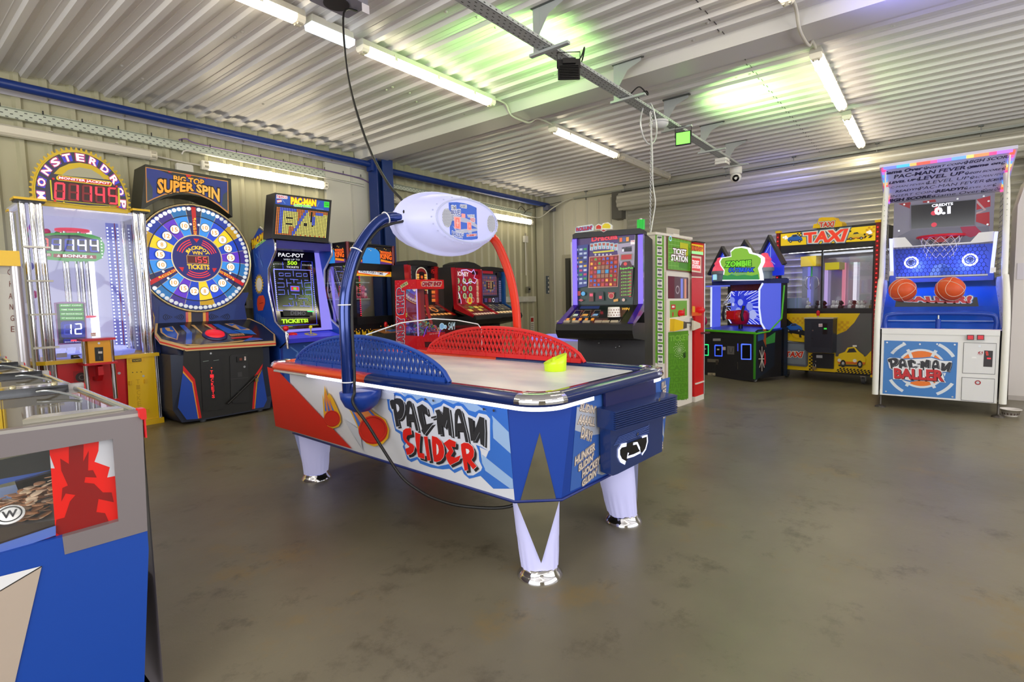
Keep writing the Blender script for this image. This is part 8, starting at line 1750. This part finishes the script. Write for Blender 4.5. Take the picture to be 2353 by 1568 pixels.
# glass tops with bars, plates and red clips
z0 = .895
mb = MB(); mb.add([Wl(.51, 1.785, z0), Wl(.61, 4.8, z0), Wl(-1.2, 5.0, z0), Wl(-1.2, 2.1, z0)], [(0, 1, 2, 3)], glass('top', (.90, .93, .92), .22)); mb.build('glass_top', PU)
mb = MB(); mb.add([Wl(.50, 1.82, .40), Wl(.60, 4.8, .40), Wl(-1.2, 5.0, .40), Wl(-1.2, 2.15, .40)], [(0, 1, 2, 3)], P('8f968c', .5)); mb.build('playfield', PU)
mb = MB(); mb.tube([Wl(.505, 1.785, .897), Wl(.61, 4.8, .897)], .010, P('c9ced2', .2, .8), 6); mb.build('top_edging', PU)
for k, (x, y) in enumerate(((.509, 1.775), (.556, 2.60), (.578, 3.28), (.594, 3.95), (.612, 4.62))):
    r = (y-1.775)
    part('divider_bar', PU, lambda m: (m.extr([Wl(x, y, .88), Wl(x-1.5, y+.29, .88), Wl(x-1.5, y+.29, .915), Wl(x, y, .915)], (Mi.to_3x3() @ Vector((0, -.03, 0))), P('a29c98', .3, .6)) if k else m.extr([Wl(x, y, .889), Wl(x-1.5, y+.29, .889), Wl(x-1.5, y+.29, .898), Wl(x, y, .898)], (Mi.to_3x3() @ Vector((0, .012, 0))), P('b4b0ac', .3, .5))))
    cl = part('clip', PU, lambda m: (m.extr([Wl(x-.008, y-.012, .912), Wl(x+.006, y-.012, .912), Wl(x+.009, y-.012, .906), Wl(x+.009, y-.012, .880), Wl(x-.003, y-.012, .880), Wl(x-.008, y-.012, .888)], (Mi.to_3x3() @ Vector((0, .03, 0))), P('e01418', .3)), m.box(Wl(x+.004, y-.008, .825), Wl(x+.008, y+.010, .884), P('d8141c', .35))))
    if k < 4:
        y2 = y+(.825 if k == 0 else .68)
        pl_ = part('mount_plate', PU, lambda m: m.extr([Wl(x-.05+.02, y2-.07, .897), Wl(x-.30, y2-.02, .897), Wl(x-.30, y2-.09, .897), Wl(x-.02, y2-.13, .897)], (0, 0, .03), P('15161a', .15, 0, 0, .6)))
        part('mount_plate', PU, lambda m: m.extr([Wl(x-.03, y+.045, .897), Wl(x-.24, y+.09, .897), Wl(x-.21, y+.145, .897), Wl(x-.03, y+.10, .897)], (0, 0, .016), P('b8b4a4', .2, .6)))
        for a, b in ((-.05, -.08), (-.16, -.06), (-.26, -.05)): part('bolt', PU, lambda m: m.lathe([(.010, 0), (.009, .008), (0, .010)], Wl(x+a, y2+b, .926), P('c8c0a0', .25, .8), 8))
        part('handle', PU, lambda m: m.tube(smoothpath([Wl(x-.11, y2-.13, .912), Wl(x-.08, y2-.15, .914), Wl(x-.045, y2-.26, .905), Wl(x-.035, y2-.36, .90)], 4), .0045, P('b0b4b8', .25, .7), 6))
part('added_coin_light', PU, lambda m: m.extr([fw.w(p, -.03) for p in ((-250, 560), (200, 490), (200, 498), (-250, 570))], fw.n*-.01, E('f2f4ff', 16)))  # unseen strip, added to brighten the coins in the dark interior
# window pane in the end panel, shelf and coins behind it
part('end_window', PU, lambda m: m.add([fw.w(p, -.004) for p in ((-300, 590), (0, 545), (228, 508), (255, 890), (0, 960), (-300, 1030))], [(0, 1, 2, 3, 4, 5)], glass('pane', (.95, .96, .96), .06)))
fi = Face(PU, f.at(0, 0, -.32), f.u, f.v, .0); fi.zoom(0, 780, 1.9889)
mb = MB(); b_ = MB(); fi.block([(70, 645), (240, 600), (242, 735), (125, 790)], .02, P('101012', .2), True, -.02, b_); b_.build('pusher_block', PU)
fi.ppoly([(-300, 640), (0, 552), (250, 500), (250, 600), (0, 640), (-300, 720)], P('2a3030', .3)); fi.ppoly([(-300, 720), (0, 640), (240, 596), (100, 640), (0, 665), (-300, 740)], P('3f62b8', .4)); fi.ppoly([(-300, 760), (0, 680), (90, 660), (115, 770), (0, 810), (-300, 890)], P('8a9ac0', .4)); fi.ppoly([(-300, 890), (0, 830), (260, 770), (262, 900), (0, 960), (-300, 1040)], P('6a5a4c', .5)); fi.build('pusher_backing')
cpz = Wl(0, 0, .46)
mb = MB(); e0 = f.at(*f.q((-300, 930)), -.04); e1 = f.at(*f.q((262, 845)), -.04); mb.add([e0, e1, e1-f.n*.32, e0-f.n*.32], [(0, 1, 2, 3)], P('8a8d92', .3, .5)); mb.build('coin_shelf', PU)
W2 = mat_of(PU); cr = random.Random(3); n_ = 0
c2_ = [P('b8855f', .3, .2), P('d4b89c', .28, .2), P('a5724f', .35, .2)]
protos = []
for k, m_ in enumerate(c2_):
    o = MB().lathe([(.0, 0), (.0128, 0), (.0135, .0004), (.0135, .0016), (.0128, .002), (0, .002)], (0, 0, 0), m_, 18).build('coin'); tag(o, 'copper coin lying in the heap behind the end window of the coin pusher', 'coin', 'coins in the pusher heap'); protos.append(o)
for k in range(190):
    t_ = cr.random(); dpt = .045+.20*cr.random(); a, b = f.q((-140+400*t_, 925-85*t_)); lay = int(cr.random()*(3+8*t_)*(1.1-dpt*1.2))
    p_ = W2 @ f.at(a, b, -dpt); o = protos[k % 3] if k < 3 else protos[k % 3].copy()
    if k >= 3: COL.objects.link(o)
    o.location = (p_.x, p_.y, p_.z+.004+lay*.0055+(dpt-.05)*.10); o.rotation_euler = (cr.uniform(-.3, .3), cr.uniform(-.3, .3), cr.random()*6)
tk = thing('token', 'white token with a black letter on the coin heap in the pusher', 'token', W2 @ f.at(*f.q((40, 822)), -.035), 0)
tk.rotation_euler = (math.radians(35), 0, math.radians(-10))
mb = MB(); mb.lathe([(0, 0), (.03, 0), (.03, .003), (0, .003)], (0, 0, 0), P('eeeeee', .4), 26); mb.build('disc', tk)
ft = Face(tk, (0, 0, .0031), (1, 0, 0), (0, 1, 0)); ft.ring((0, 0), .022, .025, P('202024', .5)); ft.text('W', [(-.014, -.011), (.014, -.011), (.014, .011), (-.014, .011)], P('202024', .5), .03, False); ft.build('letter')
